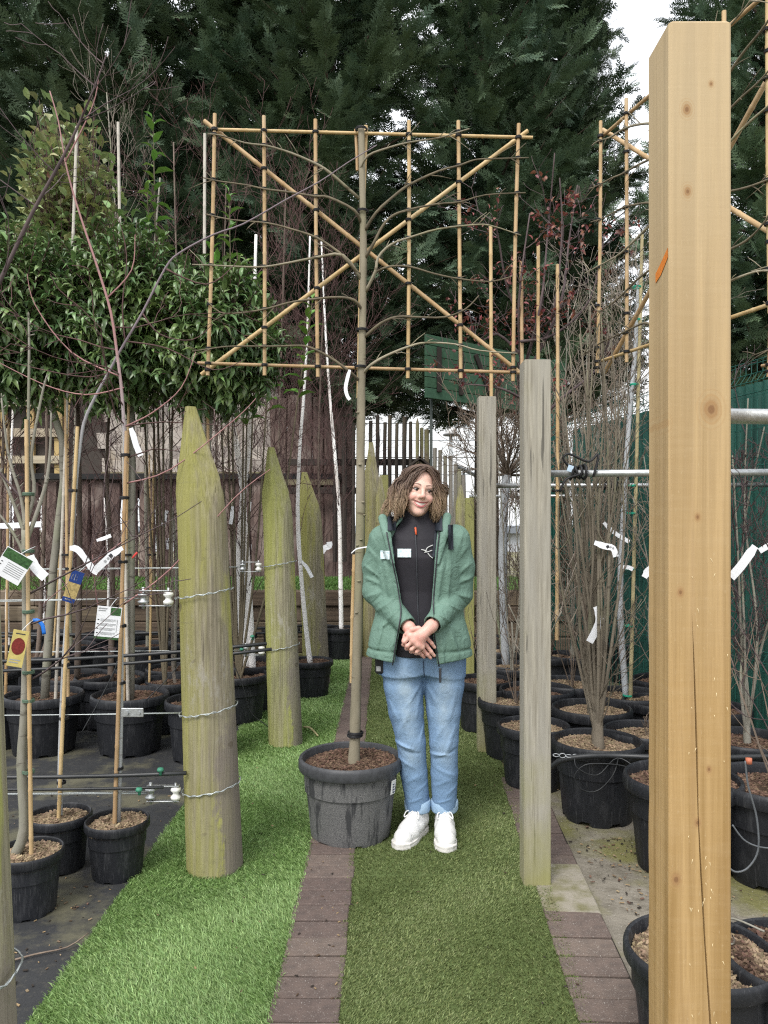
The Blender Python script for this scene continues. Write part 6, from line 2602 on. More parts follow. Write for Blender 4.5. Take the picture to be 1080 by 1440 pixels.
# head
bl = lambda c, r, k, mode='u': B.ball(H3(*c), np.array(r) * HS, k, mode, RM)
bl((0, .018, .042), (.073, .092, .084), .01)
bl((0, -.020, -.026), (.0585, .071, .092), .035)
bl((0, -.036, -.070), (.040, .046, .050), .028)
bl((0, -.074, -.110), (.019, .016, .015), .028)
for s in (-1, 1):
    bl((s * .037, -.064, -.040), (.024, .023, .021), .022)
    bl((s * .031, -.099, .001), (.018, .0120, .0085), .010, 's')
    bl((s * .072, .012, -.008), (.010, .018, .030), .008)
    bl((s * .0125, -.098, -.036), (.0080, .0095, .0070), .007)
B.cone(H3(-.036, -.083, .019), H3(.036, -.083, .019), .0085, .0085, .018)
B.cone(H3(0, -.090, .008), H3(0, -.108, -.027), .0075, .0092, .010)
bl((0, -.110, -.031), (.0110, .0100, .0090), .008)
for s in (-1, 1):                    # eyelids, half closed by the smile
    B.cone(H3(s * .019, -.0835, .0085), H3(s * .044, -.0760, .0075), .0045, .0045, .005)
    B.cone(H3(s * .019, -.0820, -.0105), H3(s * .044, -.0750, -.0095), .0045, .0045, .005)


def mouth_pt(t, dz=0.0, dy=0.0):
    x = t * .0375
    return H3(x, -.0915 + .022 * t * t + dy, -.0680 + .0145 * t * t + dz)


T9 = np.linspace(-1, 1, 9)
B.chain([mouth_pt(t, .0078 - .0045 * t * t, .0015) for t in T9], [.0022 + .0022 * (1 - t * t) for t in T9], .003)
B.chain([mouth_pt(t, -.0125 + .0115 * t * t, .0015) for t in T9], [.0024 + .0030 * (1 - t * t) for t in T9], .004)
B.chain([mouth_pt(t, -.0022 + .0022 * t * t, -.004) for t in T9], [.0008 + .0066 * (1 - t * t) for t in T9], .0015, 's')
for s in (-1, 1):                    # smile folds
    B.cone(H3(s * .020, -.101, -.036), H3(s * .042, -.082, -.060), .0022, .0020, .008, 's')

# hands ---------------------------------------------------------------
# her right hand (from the sleeve by the trunk) lies beneath, fingers pointing down to the right
HZ = lambda px, py, y: np.array([LX(px), y, LZ(py)])


def hand(wr, palm, knuckles, fing, thumb, pr=.0155):
    B.cone(wr, palm, .025, .024, .015)
    for i, kn in enumerate(knuckles):
        B.cone(palm, kn, .019, .0125, .012)
    for j in range(3):
        B.cone(knuckles[j], knuckles[j + 1], .0120, .0120, .010)
    for f in fing:
        rr_ = [.0092, .0088, .0082, .0070][:len(f)]
        B.chain(f, rr_, .0035)
    B.chain(thumb, [.0120, .0105, .0090][:len(thumb)], .006)


kn = [HZ(589, 884, -.176), HZ(588, 891, -.177), HZ(585, 898, -.177), HZ(581, 903, -.175)]
hand(WRL, HZ(580, 886, -.172), kn,
     [[kn[0], HZ(598, 891, -.182), HZ(604, 897, -.180), HZ(608, 903, -.172)], [kn[1], HZ(597, 900, -.184), HZ(603, 908, -.182), HZ(607.5, 914, -.174)],
      [kn[2], HZ(593, 906, -.183), HZ(598, 912, -.181), HZ(602.5, 917, -.173)], [kn[3], HZ(587, 909, -.178), HZ(591, 913, -.176), HZ(594, 916, -.170)]],
     [HZ(573, 882, -.185), HZ(569, 886, -.196), HZ(566, 893, -.199)])
# her left hand on top, back of the hand to the front, fingers wrapped round the other
kn = [HZ(575, 886, -.212), HZ(579, 892, -.215), HZ(584.5, 897, -.214), HZ(590, 900.5, -.209)]
hand(WRR, HZ(590, 885, -.207), kn,
     [[kn[0], HZ(567, 893.5, -.212), HZ(566, 898, -.200), HZ(570, 899, -.190)], [kn[1], HZ(571, 899, -.214), HZ(570, 903, -.200), HZ(575, 904, -.190)],
      [kn[2], HZ(576.5, 903.5, -.212), HZ(576, 907, -.199), HZ(581, 908, -.190)], [kn[3], HZ(583.5, 907, -.206), HZ(583, 909.5, -.196), HZ(587, 910, -.190)]],
     [HZ(586, 876, -.205), HZ(577, 877.5, -.209), HZ(570, 883, -.207)])

V, Q = B.surface()
V = relax(V, Q, 1, .35)
me = fast_mesh('person', V, Q, MAT_SKIN, True)
# own colouring of the skin: lips, cheeks and nose, brows
HLc = (V - HEADC) @ RM / HS
tint = np.zeros((len(V), 3), np.float32)
tx = HLc[:, 0] / .0375
inface = (HLc[:, 1] < -.055) & (HLc[:, 2] > -.14) & (HLc[:, 2] < .06)
for sgn_, base_, th in ((1, .0078, .0046), (-1, -.0125, .0058)):
    zc = -.0680 + .0145 * tx ** 2 + (base_ - .0045 * tx ** 2 if sgn_ > 0 else base_ + .0115 * tx ** 2)
    wd = th * np.sqrt(np.clip(1 - tx ** 2, 0, 1))
    tint[:, 0] = np.maximum(tint[:, 0], np.clip((wd - np.abs(HLc[:, 2] - zc)) / .0022, 0, 1) * inface * (np.abs(tx) < 1))
for s in (-1, 1):
    dd = np.sqrt(((HLc[:, 0] - s * .040) / .022) ** 2 + ((HLc[:, 2] + .040) / .018) ** 2)
    tint[:, 1] = np.maximum(tint[:, 1], np.clip(1.15 - dd, 0, 1) * .5 * inface)
    bx = (HLc[:, 0] * s - .012) / .036
    zb = .0200 + .008 * np.sin(np.clip(bx, 0, 1) * 2.4) - .004 * bx
    tint[:, 2] = np.maximum(tint[:, 2], np.clip((.0050 - .0020 * bx - np.abs(HLc[:, 2] - zb)) / .0018, 0, 1) * (bx > 0) * (bx < 1) * inface * .9)
dn = np.sqrt((HLc[:, 0] / .014) ** 2 + ((HLc[:, 2] + .030) / .012) ** 2)
tint[:, 1] = np.maximum(tint[:, 1], np.clip(1.1 - dn, 0, 1) * .55 * (HLc[:, 1] < -.095))
hnd = (V[:, 2] < 1.0) & (V[:, 1] < -.13)
tint[:, 1] = np.maximum(tint[:, 1], hnd * (.35 + .35 * np.clip(wavy(V[:, 0], V[:, 1], V[:, 2], 5, 170), -1, 1)))
set_tint(me, 'tint', tint)
person = link('person', me, None, label='smiling person in open sage green jacket, blue jeans and white shoes, hands folded', cat='person', loc=(POX, PD, 0))


def pchild(name, V, Q, mat, smooth=True, par=None):
    return link(name, fast_mesh(name, V, Q, mat, smooth), par if par else person)


def pbuild(mb, name, mat, smooth=True, par=None):
    return mb.build(name, mat, par if par else person, smooth=smooth)


# eyes and teeth
for s in (-1, 1):
    mb = MB()
    mb.sphere((0, 0, 0), 1, 12, 8)
    Vv = np.array(mb.v) * np.array([.0122, .0105, .0066]) * HS
    c = H3(s * .031, -.0785, -.001)
    Vv = Vv @ RM.T + c
    e = MB()
    e.add(Vv, mb.f)
    eye = pbuild(e, 'eye', simple('eye_white', (.62, .58, .56), .3, .5, bump=0))
    e = MB()
    ic = H3(s * .031 + .0030, -.0882, -.001)
    n_ = RM @ np.array([.25, -1, 0])
    qd = Vector(n_).to_track_quat('Z', 'Y').to_matrix()
    e.lathe([(.0066, -.0022), (.0060, .0005), (.003, .0014), (.0003, .0016)], 12)
    e.v = [tuple(np.array(qd @ Vector(p)) + ic) for p in e.v]
    pbuild(e, 'iris', simple('iris_dark', (.028, .018, .013), .15, .6, bump=0), par=eye)
    e = MB()
    e.tube([H3(s * (.0165 + .030 * u), -.0885 + .0075 * u * u, .0035 + .0032 * math.sin(math.pi * u) - .0030 * u) for u in np.linspace(0, 1, 7)], [.0012, .0022, .0026, .0028, .0028, .0024, .0010], 5)
    pbuild(e, 'eyelash', simple('lash', (.03, .02, .017), .6, bump=0), par=eye)
mb = MB()
up_, lo_ = [], []
for t in np.linspace(-.82, .82, 11):
    up_.append(mouth_pt(t, .0070 - .004 * t * t, .0018))
    lo_.append(mouth_pt(t, -.0072 + .0068 * t * t, .0022))
mb.add(up_ + lo_, [(i, i + 1, 12 + i, 11 + i) for i in range(10)])
mb.add([p + np.array([0, .004, 0]) for p in up_ + lo_], [(11 + i, 12 + i, i + 1, i) for i in range(10)])
pbuild(mb, 'teeth', simple('tooth_white', (.70, .66, .60), .3, .5, bump=0))

# ---------------------------------------------------------------- clothing fields
def loft(zk, rxk, ryk, cyk, z0, z1, p=2.2, disp=None):
    def fn(x, y, z):
        rx, ry, cy = np.interp(z, zk, rxk), np.interp(z, zk, ryk), np.interp(z, zk, cyk)
        q = (np.abs(x / rx) ** p + np.abs((y - cy) / ry) ** p) ** (1 / p)
        d = (q - 1) * np.minimum(rx, ry)
        if disp is not None:
            d = d + disp(x, y, z)
        return np.maximum(np.maximum(d, z - z1), z0 - z)
    return fn


def ridges(segs):
    """outward folds (+) and creases (-) running between two picture points: (x0, y0, x1, y1, height mm, width mm)"""
    S_ = [(LX(a), LZ(b_), LX(c), LZ(d_), h / 1000, w_ / 1000) for a, b_, c, d_, h, w_ in segs]

    def f(x, y, z):
        out = 0
        for a, b_, c, d_, h, w_ in S_:
            ux, uz = c - a, d_ - b_
            L2 = ux * ux + uz * uz
            t = np.clip(((x - a) * ux + (z - b_) * uz) / L2, 0, 1)
            px, pz = x - a - t * ux, z - b_ - t * uz
            cr = (px * uz - pz * ux) / math.sqrt(L2)
            dd_ = np.sqrt(px * px + pz * pz)
            # sharp on one side, soft on the other
            w2 = w_ * np.where(cr > 0, 1.5, .7)
            out = out - h * np.exp(-(dd_ / w2) ** 2) * (1 - .5 * (2 * t - 1) ** 2)
        return out
    return f


# softshell under the jacket
Fl = Field(ax(-.21, .21, .005), ax(-.17, .15, .005), ax(.80, 1.50, .005))
fdisp = lambda x, y, z: .0022 * wavy(x, y, z, 3, 38) + .004 * np.sin(70 * (z - .15 * x)) * np.clip((.98 - z) / .12, 0, 1)
Fl.op(loft([.80, .9, 1.0, 1.1, 1.25, 1.33, 1.40], [.160, .150, .140, .142, .160, .150, .075], [.112, .108, .102, .100, .112, .098, .070], [-.008, -.008, -.005, 0, -.006, 0, .005], .818, 1.40, disp=fdisp), (-.21, -.17, .80), (.21, .15, 1.42), .01)
ck = H3(0, .018, -.075)
Fl.cone((0, .008, 1.34), (ck[0] * .5, .004, 1.435), .088, .069, .03)
Fl.cone((0, .010, 1.40), (ck[0] * .6, .0, 1.47), .060, .058, .006, 's')
V, Q = Fl.surface()
V = relax(V, Q, 1, .4)
FV = V
softshell = pchild('softshell_top', V, Q, MAT_FLEECE)
zp = []
for py in np.linspace(737, 905, 26):
    x = LX(lerp(583, 588, (py - 737) / 168))
    zp.append((x, front_y(FV, x, LZ(py)) - .0005, LZ(py)))
mb = MB()
mb.tube(zp, .0036, 6)
pbuild(mb, 'zip', MAT_ZIP, par=softshell)
mb = MB()
mb.tube([Vector(zp[1]) + Vector((0, -.004, .006)), Vector(zp[2]) + Vector((.002, -.006, -.004))], .0042, 6)
pbuild(mb, 'zip_pull', simple('orange_pull', (.85, .15, .06), .5, bump=0), par=softshell)


def patch_on(name, x0, x1, py0, py1, SV, mat, par, off=.002, skew=0, thick=.0025):
    """thin fabric or card rectangle following the cloth"""
    n = 8
    mb = MB()
    vs = []
    for i in range(n + 1):
        for j in range(4):
            px = lerp(x0, x1, i / n)
            py = lerp(py0, py1, j / 3) + skew * i / n
            x, z = LX(px), LZ(py)
            vs.append((x, front_y(SV, x, z) - off, z))
    vs2 = [(a, b + thick, c) for a, b, c in vs]
    fs = [(i * 4 + j + 1, i * 4 + j, (i + 1) * 4 + j, (i + 1) * 4 + j + 1)[::-1] for i in range(n) for j in range(3)]
    mb.add(vs, fs)
    mb.add(vs2, [f[::-1] for f in fs])
    return pbuild(mb, name, mat, par=par)


MAT_BADGE = Mat('name_badge', (.62, .72, .74), .5, .3)
MAT_BADGE.layer(MAT_BADGE.rng(MAT_BADGE.noise(90, (1, 1, 2.2), 3), .5, .62), (.30, .42, .48), amt=.7)
MAT_BADGE = MAT_BADGE.done()
bd = patch_on('name_badge', 558.5, 577, 771, 782.5, FV, MAT_BADGE, softshell, .004)
MAT_LOGO = simple('logo_white', (.75, .76, .75), .6, bump=0)
mb = MB()


def on_cloth(pts, SV, off=.003):
    return [(LX(a), front_y(SV, LX(a), LZ(b_)) - off, LZ(b_)) for a, b_ in pts]


for ln_, r in (([(591, 772), (595, 773), (599, 774.5)], .0022), ([(596, 776), (599, 770), (603, 767.5), (607, 766)], .0020), ([(595, 776), (600, 775), (606, 773)], .0018), ([(600, 777), (603, 781), (607, 784)], .0020)):
    mb.tube(smooth_pts(on_cloth(ln_, FV), 3), r, 5)
pbuild(mb, 'logo', MAT_LOGO, par=softshell)

# jacket ----------------------------------------------------------------
zj0 = LZ(921)
Jk = Field(ax(-.285, .285, .0046), ax(-.245, .165, .0046), ax(zj0 - .03, 1.50, .0046))


JR = ridges([(540, 785, 552, 850, 5, 9), (535, 800, 545, 870, 4, 8), (622, 780, 612, 850, 5, 9), (632, 790, 626, 860, 4, 8), (540, 870, 528, 915, 6, 10), (556, 880, 548, 922, 5, 8),
             (630, 880, 642, 915, 6, 10), (618, 890, 622, 930, 5, 8), (545, 760, 556, 800, 3, 6), (612, 760, 608, 810, 3, 6), (560, 860, 535, 880, 4, 7), (608, 862, 640, 882, 4, 7)])
SR = ridges([(513, 795, 536, 812, 6, 7), (515, 812, 540, 822, 7, 7), (517, 838, 545, 826, 6, 7), (530, 856, 552, 838, 5, 6), (545, 866, 560, 850, 5, 5), (517, 770, 538, 792, 5, 8), (522, 752, 533, 775, 4, 8),
             (560, 876, 570, 858, 4, 4), (662, 792, 640, 810, 6, 7), (664, 812, 636, 822, 7, 7), (662, 842, 632, 830, 6, 7), (648, 858, 622, 842, 5, 6), (630, 870, 612, 856, 5, 5), (657, 768, 640, 790, 5, 8),
             (650, 750, 642, 775, 4, 8), (612, 878, 604, 862, 4, 4), (525, 846, 535, 835, -5, 4), (655, 850, 645, 838, -5, 4), (524, 805, 534, 816, -4, 4), (652, 804, 644, 815, -4, 4)])


def jd(x, y, z):
    d = .0024 * wavy(x, y * .6, z, 21, 22) + .0016 * wavy(x, y, z * .7, 22, 48) + JR(x, y, z) * 1.35
    # drawn seam above the hem
    d = d + .006 * np.exp(-((z - (zj0 + .035 - .01 * np.abs(x))) / .006) ** 2)
    return d


zk = [zj0, .90, .98, 1.08, 1.20, 1.30, 1.345, 1.385, 1.43]
Jk.op(loft(zk, [.236, .222, .200, .188, .190, .188, .172, .118, .078], [.158, .152, .142, .134, .140, .128, .112, .092, .075], [-.004, -.004, -.002, 0, -.004, .002, .006, .012, .014], zj0, 1.425, disp=jd),
      (-.285, -.245, zj0 - .02), (.285, .165, 1.45), .01)
# hollow so that the edges read as cloth
Jk.op(loft(zk, [.222, .208, .186, .174, .176, .174, .158, .104, .064], [.144, .138, .128, .120, .126, .114, .098, .078, .061], [-.004, -.004, -.002, 0, -.004, .002, .006, .012, .014], 0, 1.6), (-.285, -.245, zj0 - .03), (.285, .165, 1.5), .004, 's')
# front opening
oz = [LZ(v) for v in (940, 928, 890, 853, 820, 780, 750, 735, 715)]
ol = [LX(v) for v in (551, 553, 560, 565.5, 560.5, 552, 546, 545, 546)]
orr = [LX(v) for v in (614.5, 613, 606, 604, 606.5, 609.5, 613, 616, 617)]


def opening(x, y, z):
    l_, r_ = np.interp(z, oz, ol), np.interp(z, oz, orr)
    return np.maximum(np.maximum(l_ - x, x - r_), y + .02)


Jk.op(opening, (-.2, -.245, zj0 - .03), (.2, 0, 1.5), .006, 's')
# hem dips toward the front edges
# sleeves with folds gathered at the elbow
ksl = .03


def sleeve_disp(seed, a, b):
    a, b = np.array(a), np.array(b)
    u = (b - a) / np.linalg.norm(b - a)
    L = np.linalg.norm(b - a)

    def f(x, y, z, t):
        return .0036 * wavy(x, y, z, seed, 26) + SR(x, y, z) * 1.25
    return f


for s, sh, el, wr, sd in ((-1, SHL, ELL, WRL, 31), (1, SHR, ELR, WRR, 41)):
    mid = (sh + el) / 2 + np.array([s * .012, .01, 0])
    Jk.cone(sh, mid, .067, .066, ksl, disp=sleeve_disp(sd + 1, sh, mid))
    Jk.cone(mid, el, .066, .061, .02, disp=sleeve_disp(sd, mid, el))
    cuff = el + (wr - el) * .93
    Jk.cone(el, cuff, .060, .043, .012, disp=sleeve_disp(sd + 5, el, cuff))
    e2 = el + (wr - el) * 1.10
    e1 = el + (wr - el) * .70
    Jk.cone(e2, e1, .036, .036, .003, 's')
    # trim the end of the sleeve flat
    u = (wr - el) / np.linalg.norm(wr - el)
    e0 = el + (wr - el) * .955

    def endcut(x, y, z, u=u, e0=e0):
        pl_ = -((x - e0[0]) * u[0] + (y - e0[1]) * u[1] + (z - e0[2]) * u[2])
        rad_ = np.sqrt((x - e0[0]) ** 2 + (y - e0[1]) ** 2 + (z - e0[2]) ** 2) - .075
        return np.maximum(pl_, rad_)
    Jk.op(endcut, e0 - .09, e0 + .09, .004, 's')
# collar and turned-back front edges
for s, c0, c1, c2 in ((-1, (538, 729), (544, 752), (552, 790)), (1, (628, 727), (622, 752), (613, 790))):
    pts = [LP3(*c0, -.050), LP3(*c1, -.112), LP3(*c2, -.138)]
    Jk.chain(pts, [.020, .019, .010], .008, ysc=.42)
    Jk.chain([LP3(*c0, -.050), (s * .122, .02, 1.408), (s * .085, .075, 1.420), (0, .098, 1.42)], [.013, .014, .015, .015], .010)
V, Q = Jk.surface()
V = relax(V, Q, 1, .4)
JV = V
# hem line sags towards the zip
fr = (V[:, 1] < 0) & (V[:, 2] < zj0 + .05)
V[:, 2] -= np.clip((zj0 + .05 - V[:, 2]) / .05, 0, 1) * np.where(V[:, 1] < 0, .028 * np.clip(1 - np.abs(V[:, 0] - .0) / .24, 0, 1) + 0, 0)
jacket = pchild('jacket', V, Q, MAT_JACKET)
# dark lining showing inside the collar and along the front edges
Li = Field(ax(-.16, .16, .005), ax(-.16, .14, .005), ax(1.24, 1.48, .005))
Li.op(loft([1.24, 1.30, 1.345, 1.385, 1.45], [.180, .176, .158, .112, .090], [.124, .117, .100, .086, .080], [-.004, .002, .006, .012, .012], 1.25, 1.455), (-.2, -.2, 1.2), (.2, .2, 1.5), .01)
Li.op(loft([1.24, 1.30, 1.345, 1.385, 1.48], [.170, .165, .146, .098, .074], [.114, .106, .089, .074, .068], [-.004, .002, .006, .012, .012], 0, 1.6), (-.2, -.2, 1.2), (.2, .2, 1.5), .003, 's')


def open2(x, y, z):
    l_, r_ = np.interp(z, oz, np.array(ol) + .012), np.interp(z, oz, np.array(orr) - .012)
    return np.maximum(np.maximum(l_ - x, x - r_), y + .0)


Li.op(open2, (-.2, -.2, 1.2), (.2, .1, 1.5), .004, 's')
V2, Q2 = Li.surface()
pchild('lining', V2, Q2, MAT_LINING, par=jacket)
for nm, xs_ in (('zip_edge', ol), ('zip_edge', orr)):
    mb = MB()
    pts = []
    for py in np.linspace(748, 924, 24):
        z = LZ(py)
        x = float(np.interp(z, oz, xs_))
        x += .007 if xs_ is orr else -.007
        pts.append((x, front_y(JV, x, z, .009) - .001, z - .028 * float(np.clip((zj0 + .05 - z) / .05, 0, 1)) * (1 - abs(x) / .24)))
    mb.tube(pts, .0030, 5)
    pbuild(mb, nm, MAT_ZIP, par=jacket)
mb = MB()
p = Vector(pts[-1])
mb.bbox(p + Vector((.004, -.004, -.035)), (.011, .005, .062), .002)
pbuild(mb, 'zip_tab', MAT_ZIP, False, jacket)
patch_on('badge_tape', 535, 547.5, 773.5, 785, JV, MAT_BADGE, jacket, .0035)
# dark shoulder yoke by the collar
patch_on('shoulder_panel', 628, 635.5, 738, 772, JV, MAT_LINING, jacket, .0015)
for a_, b_ in ((545, 557), (609, 620)):
    patch_on('collar_facing', a_, b_, 726, 746, JV, MAT_LINING, jacket, .0025)

# jeans -------------------------------------------------------------------
zt = LZ(905)
Jn = Field(ax(-.20, .23, .0046), ax(-.15, .17, .0046), ax(.10, zt + .01, .0046))


LR = ridges([(557, 1042, 580, 1049, 9, 6), (566, 1052, 590, 1056, -4, 5), (560, 1030, 572, 1000, 4, 9), (575, 1046, 566, 1005, 5, 8), (590, 1040, 597, 1015, 4, 6), (562, 1066, 586, 1078, 4, 7), (570, 1100, 588, 1088, 3, 6),
             (584, 1112, 602, 1100, 3, 5), (575, 1128, 592, 1121, 4, 4), (594, 955, 575, 985, 5, 9), (594, 962, 585, 1005, 4, 8), (596, 955, 612, 985, 5, 9), (597, 965, 606, 1010, 4, 8),
             (606, 1058, 630, 1057, 9, 6), (610, 1066, 640, 1050, -4, 5), (606, 1048, 618, 1020, 5, 8), (625, 1056, 638, 1020, 5, 8), (612, 1076, 638, 1088, 4, 7), (610, 1104, 628, 1094, 3, 6),
             (626, 1116, 643, 1104, 3, 5), (612, 1129, 632, 1122, 4, 4), (640, 975, 630, 1010, 4, 9), (548, 985, 560, 1010, 4, 9), (560, 940, 590, 950, 3, 6), (603, 950, 640, 940, 3, 6)])


def leg_disp(seed):
    def f(x, y, z, t):
        ww = wavy(x, y, z, seed, 28)
        return .0032 * ww + .0015 * wavy(x, y, z, seed + 3, 60) + LR(x, y, z)
    return f


def leg(nodes, seed):
    P_ = [np.array([LX(c), y, LZ(py)]) for (py, c, hw_, y) in nodes]
    Rr = [hw_ * PS for (py, c, hw_, y) in nodes]
    Jn.chain(P_, Rr, .010, disp=leg_disp(seed), ysc=1.08)


leg([(925, 566, 29, .012), (965, 567, 28, .010), (1000, 571, 24.5, .006), (1044, 577.5, 20.5, .002), (1089, 582.5, 18.8, .018), (1136, 587.5, 17.0, .034)], 51)
leg([(925, 624, 30, .012), (965, 625, 28.5, .010), (1000, 624.5, 24.5, .006), (1044, 624.5, 20, .0), (1089, 625.5, 19.0, .014), (1136, 626, 17.8, .028)], 52)
Jn.op(loft([.70, .78, zt + .02], [.186, .190, .176], [.112, .115, .108], [.012, .012, .01], .735, zt, disp=lambda x, y, z: .003 * wavy(x, y, z, 55, 30)), (-.2, -.15, .70), (.23, .17, zt + .02), .04)
Jn.op(lambda x, y, z: np.maximum(np.sqrt((x - LX(595.5)) ** 2 + (y + .115) ** 2) - .012, z - .80), (-.03, -.15, .6), (.06, -.05, .82), .03, 's')
for (c, y0) in ((587.5, .034), (626, .028)):
    Jn.cone((LX(c), y0, .06), (LX(c), y0, .155), .037, .037, .003, 's')
V, Q = Jn.surface()
V = relax(V, Q, 1, .35)
me = fast_mesh('jeans', V, Q, MAT_DENIM, True)
wear = np.zeros((len(V), 3), np.float32)
for (cx0, cx1) in ((568, 580), (624, 625)):
    cx = np.interp(V[:, 2], [LZ(1080), LZ(950)], [LX(cx1), LX(cx0)])
    fw = np.exp(-((V[:, 0] - cx) / .040) ** 2) * (V[:, 1] < .01)
    fz = np.clip(np.exp(-((V[:, 2] - LZ(985)) / .16) ** 2) + .55 * np.exp(-((V[:, 2] - LZ(1060)) / .05) ** 2), 0, 1)
    wear[:, 0] = np.maximum(wear[:, 0], fw * fz)
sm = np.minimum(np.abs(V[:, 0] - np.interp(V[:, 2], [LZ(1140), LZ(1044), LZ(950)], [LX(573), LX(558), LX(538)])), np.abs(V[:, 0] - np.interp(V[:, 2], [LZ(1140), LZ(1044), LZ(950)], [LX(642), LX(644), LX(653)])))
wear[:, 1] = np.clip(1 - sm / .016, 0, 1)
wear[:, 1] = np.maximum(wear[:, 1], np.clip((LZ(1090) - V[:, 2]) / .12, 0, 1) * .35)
set_tint(me, 'wear', wear)
jeans = link('jeans', me, person)
for i, (c, y0, rr_) in enumerate(((588.5, .036, 18.0), (626, .030, 18.6))):
    mb = MB()
    g = random.Random(i)
    ph = g.uniform(0, 6)
    rr_ = rr_ * PS
    wob = lambda r, z, q, k: r * (1 + .03 * math.sin(3 * q + ph) + .015 * math.sin(7 * q + z * 90))
    mb.lathe([(rr_ * .84, .012), (rr_ * .98, .0), (rr_ * 1.03, .006), (rr_ * 1.05, .028), (rr_ * 1.04, .047), (rr_ * .98, .053), (rr_ * .90, .050)], 28, (LX(c), y0, .110), wob=wob)
    pbuild(mb, 'turn_up', MAT_DENIMI, par=jeans)
# fly seam and belt pouch
mb = MB()
pts = on_cloth([(594, 925), (594.5, 935), (595.5, 948)], V, .001)
mb.tube(pts, .0018, 5)
pbuild(mb, 'fly_seam', simple('dark_seam', (.05, .07, .12), .8, bump=0), par=jeans)
po = MB()
po.bbox((LX(535), -.045, LZ(933)), (.046, .034, .078), .007)
pouch = pbuild(po, 'belt_pouch', simple('pouch_black', (.018, .018, .02), .5, bump=.1), False)
po = MB()
po.bbox((LX(532.5), -.0635, LZ(938)), (.019, .003, .022), .001)
pbuild(po, 'pouch_tag', simple('pouch_grey', (.36, .36, .36), .5, bump=0), False, pouch)

# shoes --------------------------------------------------------------------
def shoe(heel, toe, name='shoe'):
    heel, toe = np.array([heel[0], heel[1], 0.]), np.array([toe[0], toe[1], 0.])
    L = np.linalg.norm(toe - heel)
    u = (toe - heel) / L
    sx = np.array([-u[1], u[0], 0.])

    def W(a, b, z):      # a along the foot from the heel, b sideways
        return heel + u * a + sx * b + np.array([0, 0, z])

    def axs_(pad):
        lo = np.minimum(heel, toe) - pad
        hi = np.maximum(heel, toe) + pad
        return ax(lo[0], hi[0], .0031), ax(lo[1], hi[1], .0031)
    xs_, ys_ = axs_(.075)
    up = Field(xs_, ys_, ax(.010, .165, .0031))
    up.chain([W(.045, 0, .062), W(.10, 0, .060), W(.16, .0, .048), W(.215, .002, .043)], [.038, .041, .043, .041], .02)
    up.chain([W(.040, 0, .075), W(.052, 0, .118)], [.038, .039], .02)
    up.chain([W(.085, 0, .105), W(.165, 0, .072)], [.027, .026], .02)          # tongue and lace bed
    up.cone(W(.052, 0, .10), W(.052, 0, .16), .031, .034, .006, 's')
    up.op(lambda x, y, z: z - .022 + 0 * x + 0 * y, (-9, -9, 0), (9, 9, .03), .003, 's')
    # stitched toe cap line
    for q in (.155, .205):
        up.cone(W(q, -.05, .05), W(q + .012, 0, .090 - (q - .155) * .35), .0022, .0022, .002, 's')
        up.cone(W(q + .012, 0, .090 - (q - .155) * .35), W(q, .05, .05), .0022, .0022, .002, 's')
    V, Q = up.surface()
    o = pchild(name, V, Q, MAT_SHOE)
    so = Field(xs_, ys_, ax(-.008, .055, .0031))

    def sole_fn(x, y, z):
        a = (x - heel[0]) * u[0] + (y - heel[1]) * u[1]
        b = (x - heel[0]) * sx[0] + (y - heel[1]) * sx[1]
        hw_ = np.interp(a, [-.01, .0, .03, .10, .18, .235, .262, .275], [.004, .024, .040, .040, .051, .046, .028, .004])
        d = np.abs(b) - hw_
        top_ = .034 + .006 * np.clip((a - .2) / .07, 0, 1) - .003 * np.exp(-((np.abs(b) - hw_) / .01) ** 2)
        d = d + .0018 * np.exp(-((z - .024) / .003) ** 2)
        return np.maximum(np.maximum(d, z - top_), np.maximum(.0 - z + .010 * np.clip((a - .22) / .05, 0, 1), np.maximum(-.006 - a, a - .274)))
    so.op(sole_fn, (-9, -9, -1), (9, 9, 1), .003)
    V2, Q2 = so.surface()
    V2 = relax(V2, Q2, 1, .5)
    pchild('sole', V2, Q2, MAT_SOLE, par=o)
    mb = MB()
    for i in range(5):
        a = .092 + i * .017
        z = .133 - i * .0092
        mb.tube([W(a - .004, -.026, z - .012), W(a, -.012, z), W(a + .004, .012, z), W(a, .026, z - .012)], .0032, 5)
        mb.tube([W(a - .004, .024, z - .010), W(a + .008, 0, z + .002), W(a + .014, -.022, z - .016)], .0028, 5)
    mb.tube(smooth_pts([W(.100, 0, .126), W(.115, .028, .122), W(.132, .034, .102), W(.110, .004, .122)], 4), .0028, 5)
    mb.tube(smooth_pts([W(.100, 0, .126), W(.117, -.030, .120), W(.134, -.032, .100), W(.110, -.004, .122)], 4), .0028, 5)
    pbuild(mb, 'lace', simple('lace_white', (.78, .78, .77), .7, bump=0), par=o)
    return o


shoe((LX(588) + .030, .085), (LX(588) - .096, -.155))
shoe((LX(626) + .002, .085), (LX(626) - .008, -.185))

# hair ---------------------------------------------------------------------
HX = Field(ax(-.16, .18, .004), ax(-.15, .14, .004), ax(1.44, 1.72, .004))
hb = lambda c, r, k, mode='u': HX.ball(H3(*c), np.array(r) * HS, k, mode, RM)
hb((0, .024, .042), (.0765, .094, .083), .01)
hb((0, .050, -.045), (.078, .060, .085), .03)
for s in (-1, 1):
    hb((s * .066, .004, -.03), (.018, .050, .085), .02)
hb((0, -.120, -.040), (.060, .075, .105), .012, 's')
hb((-.002, -.105, .026), (.044, .045, .042), .012, 's')
V, Q = HX.surface()


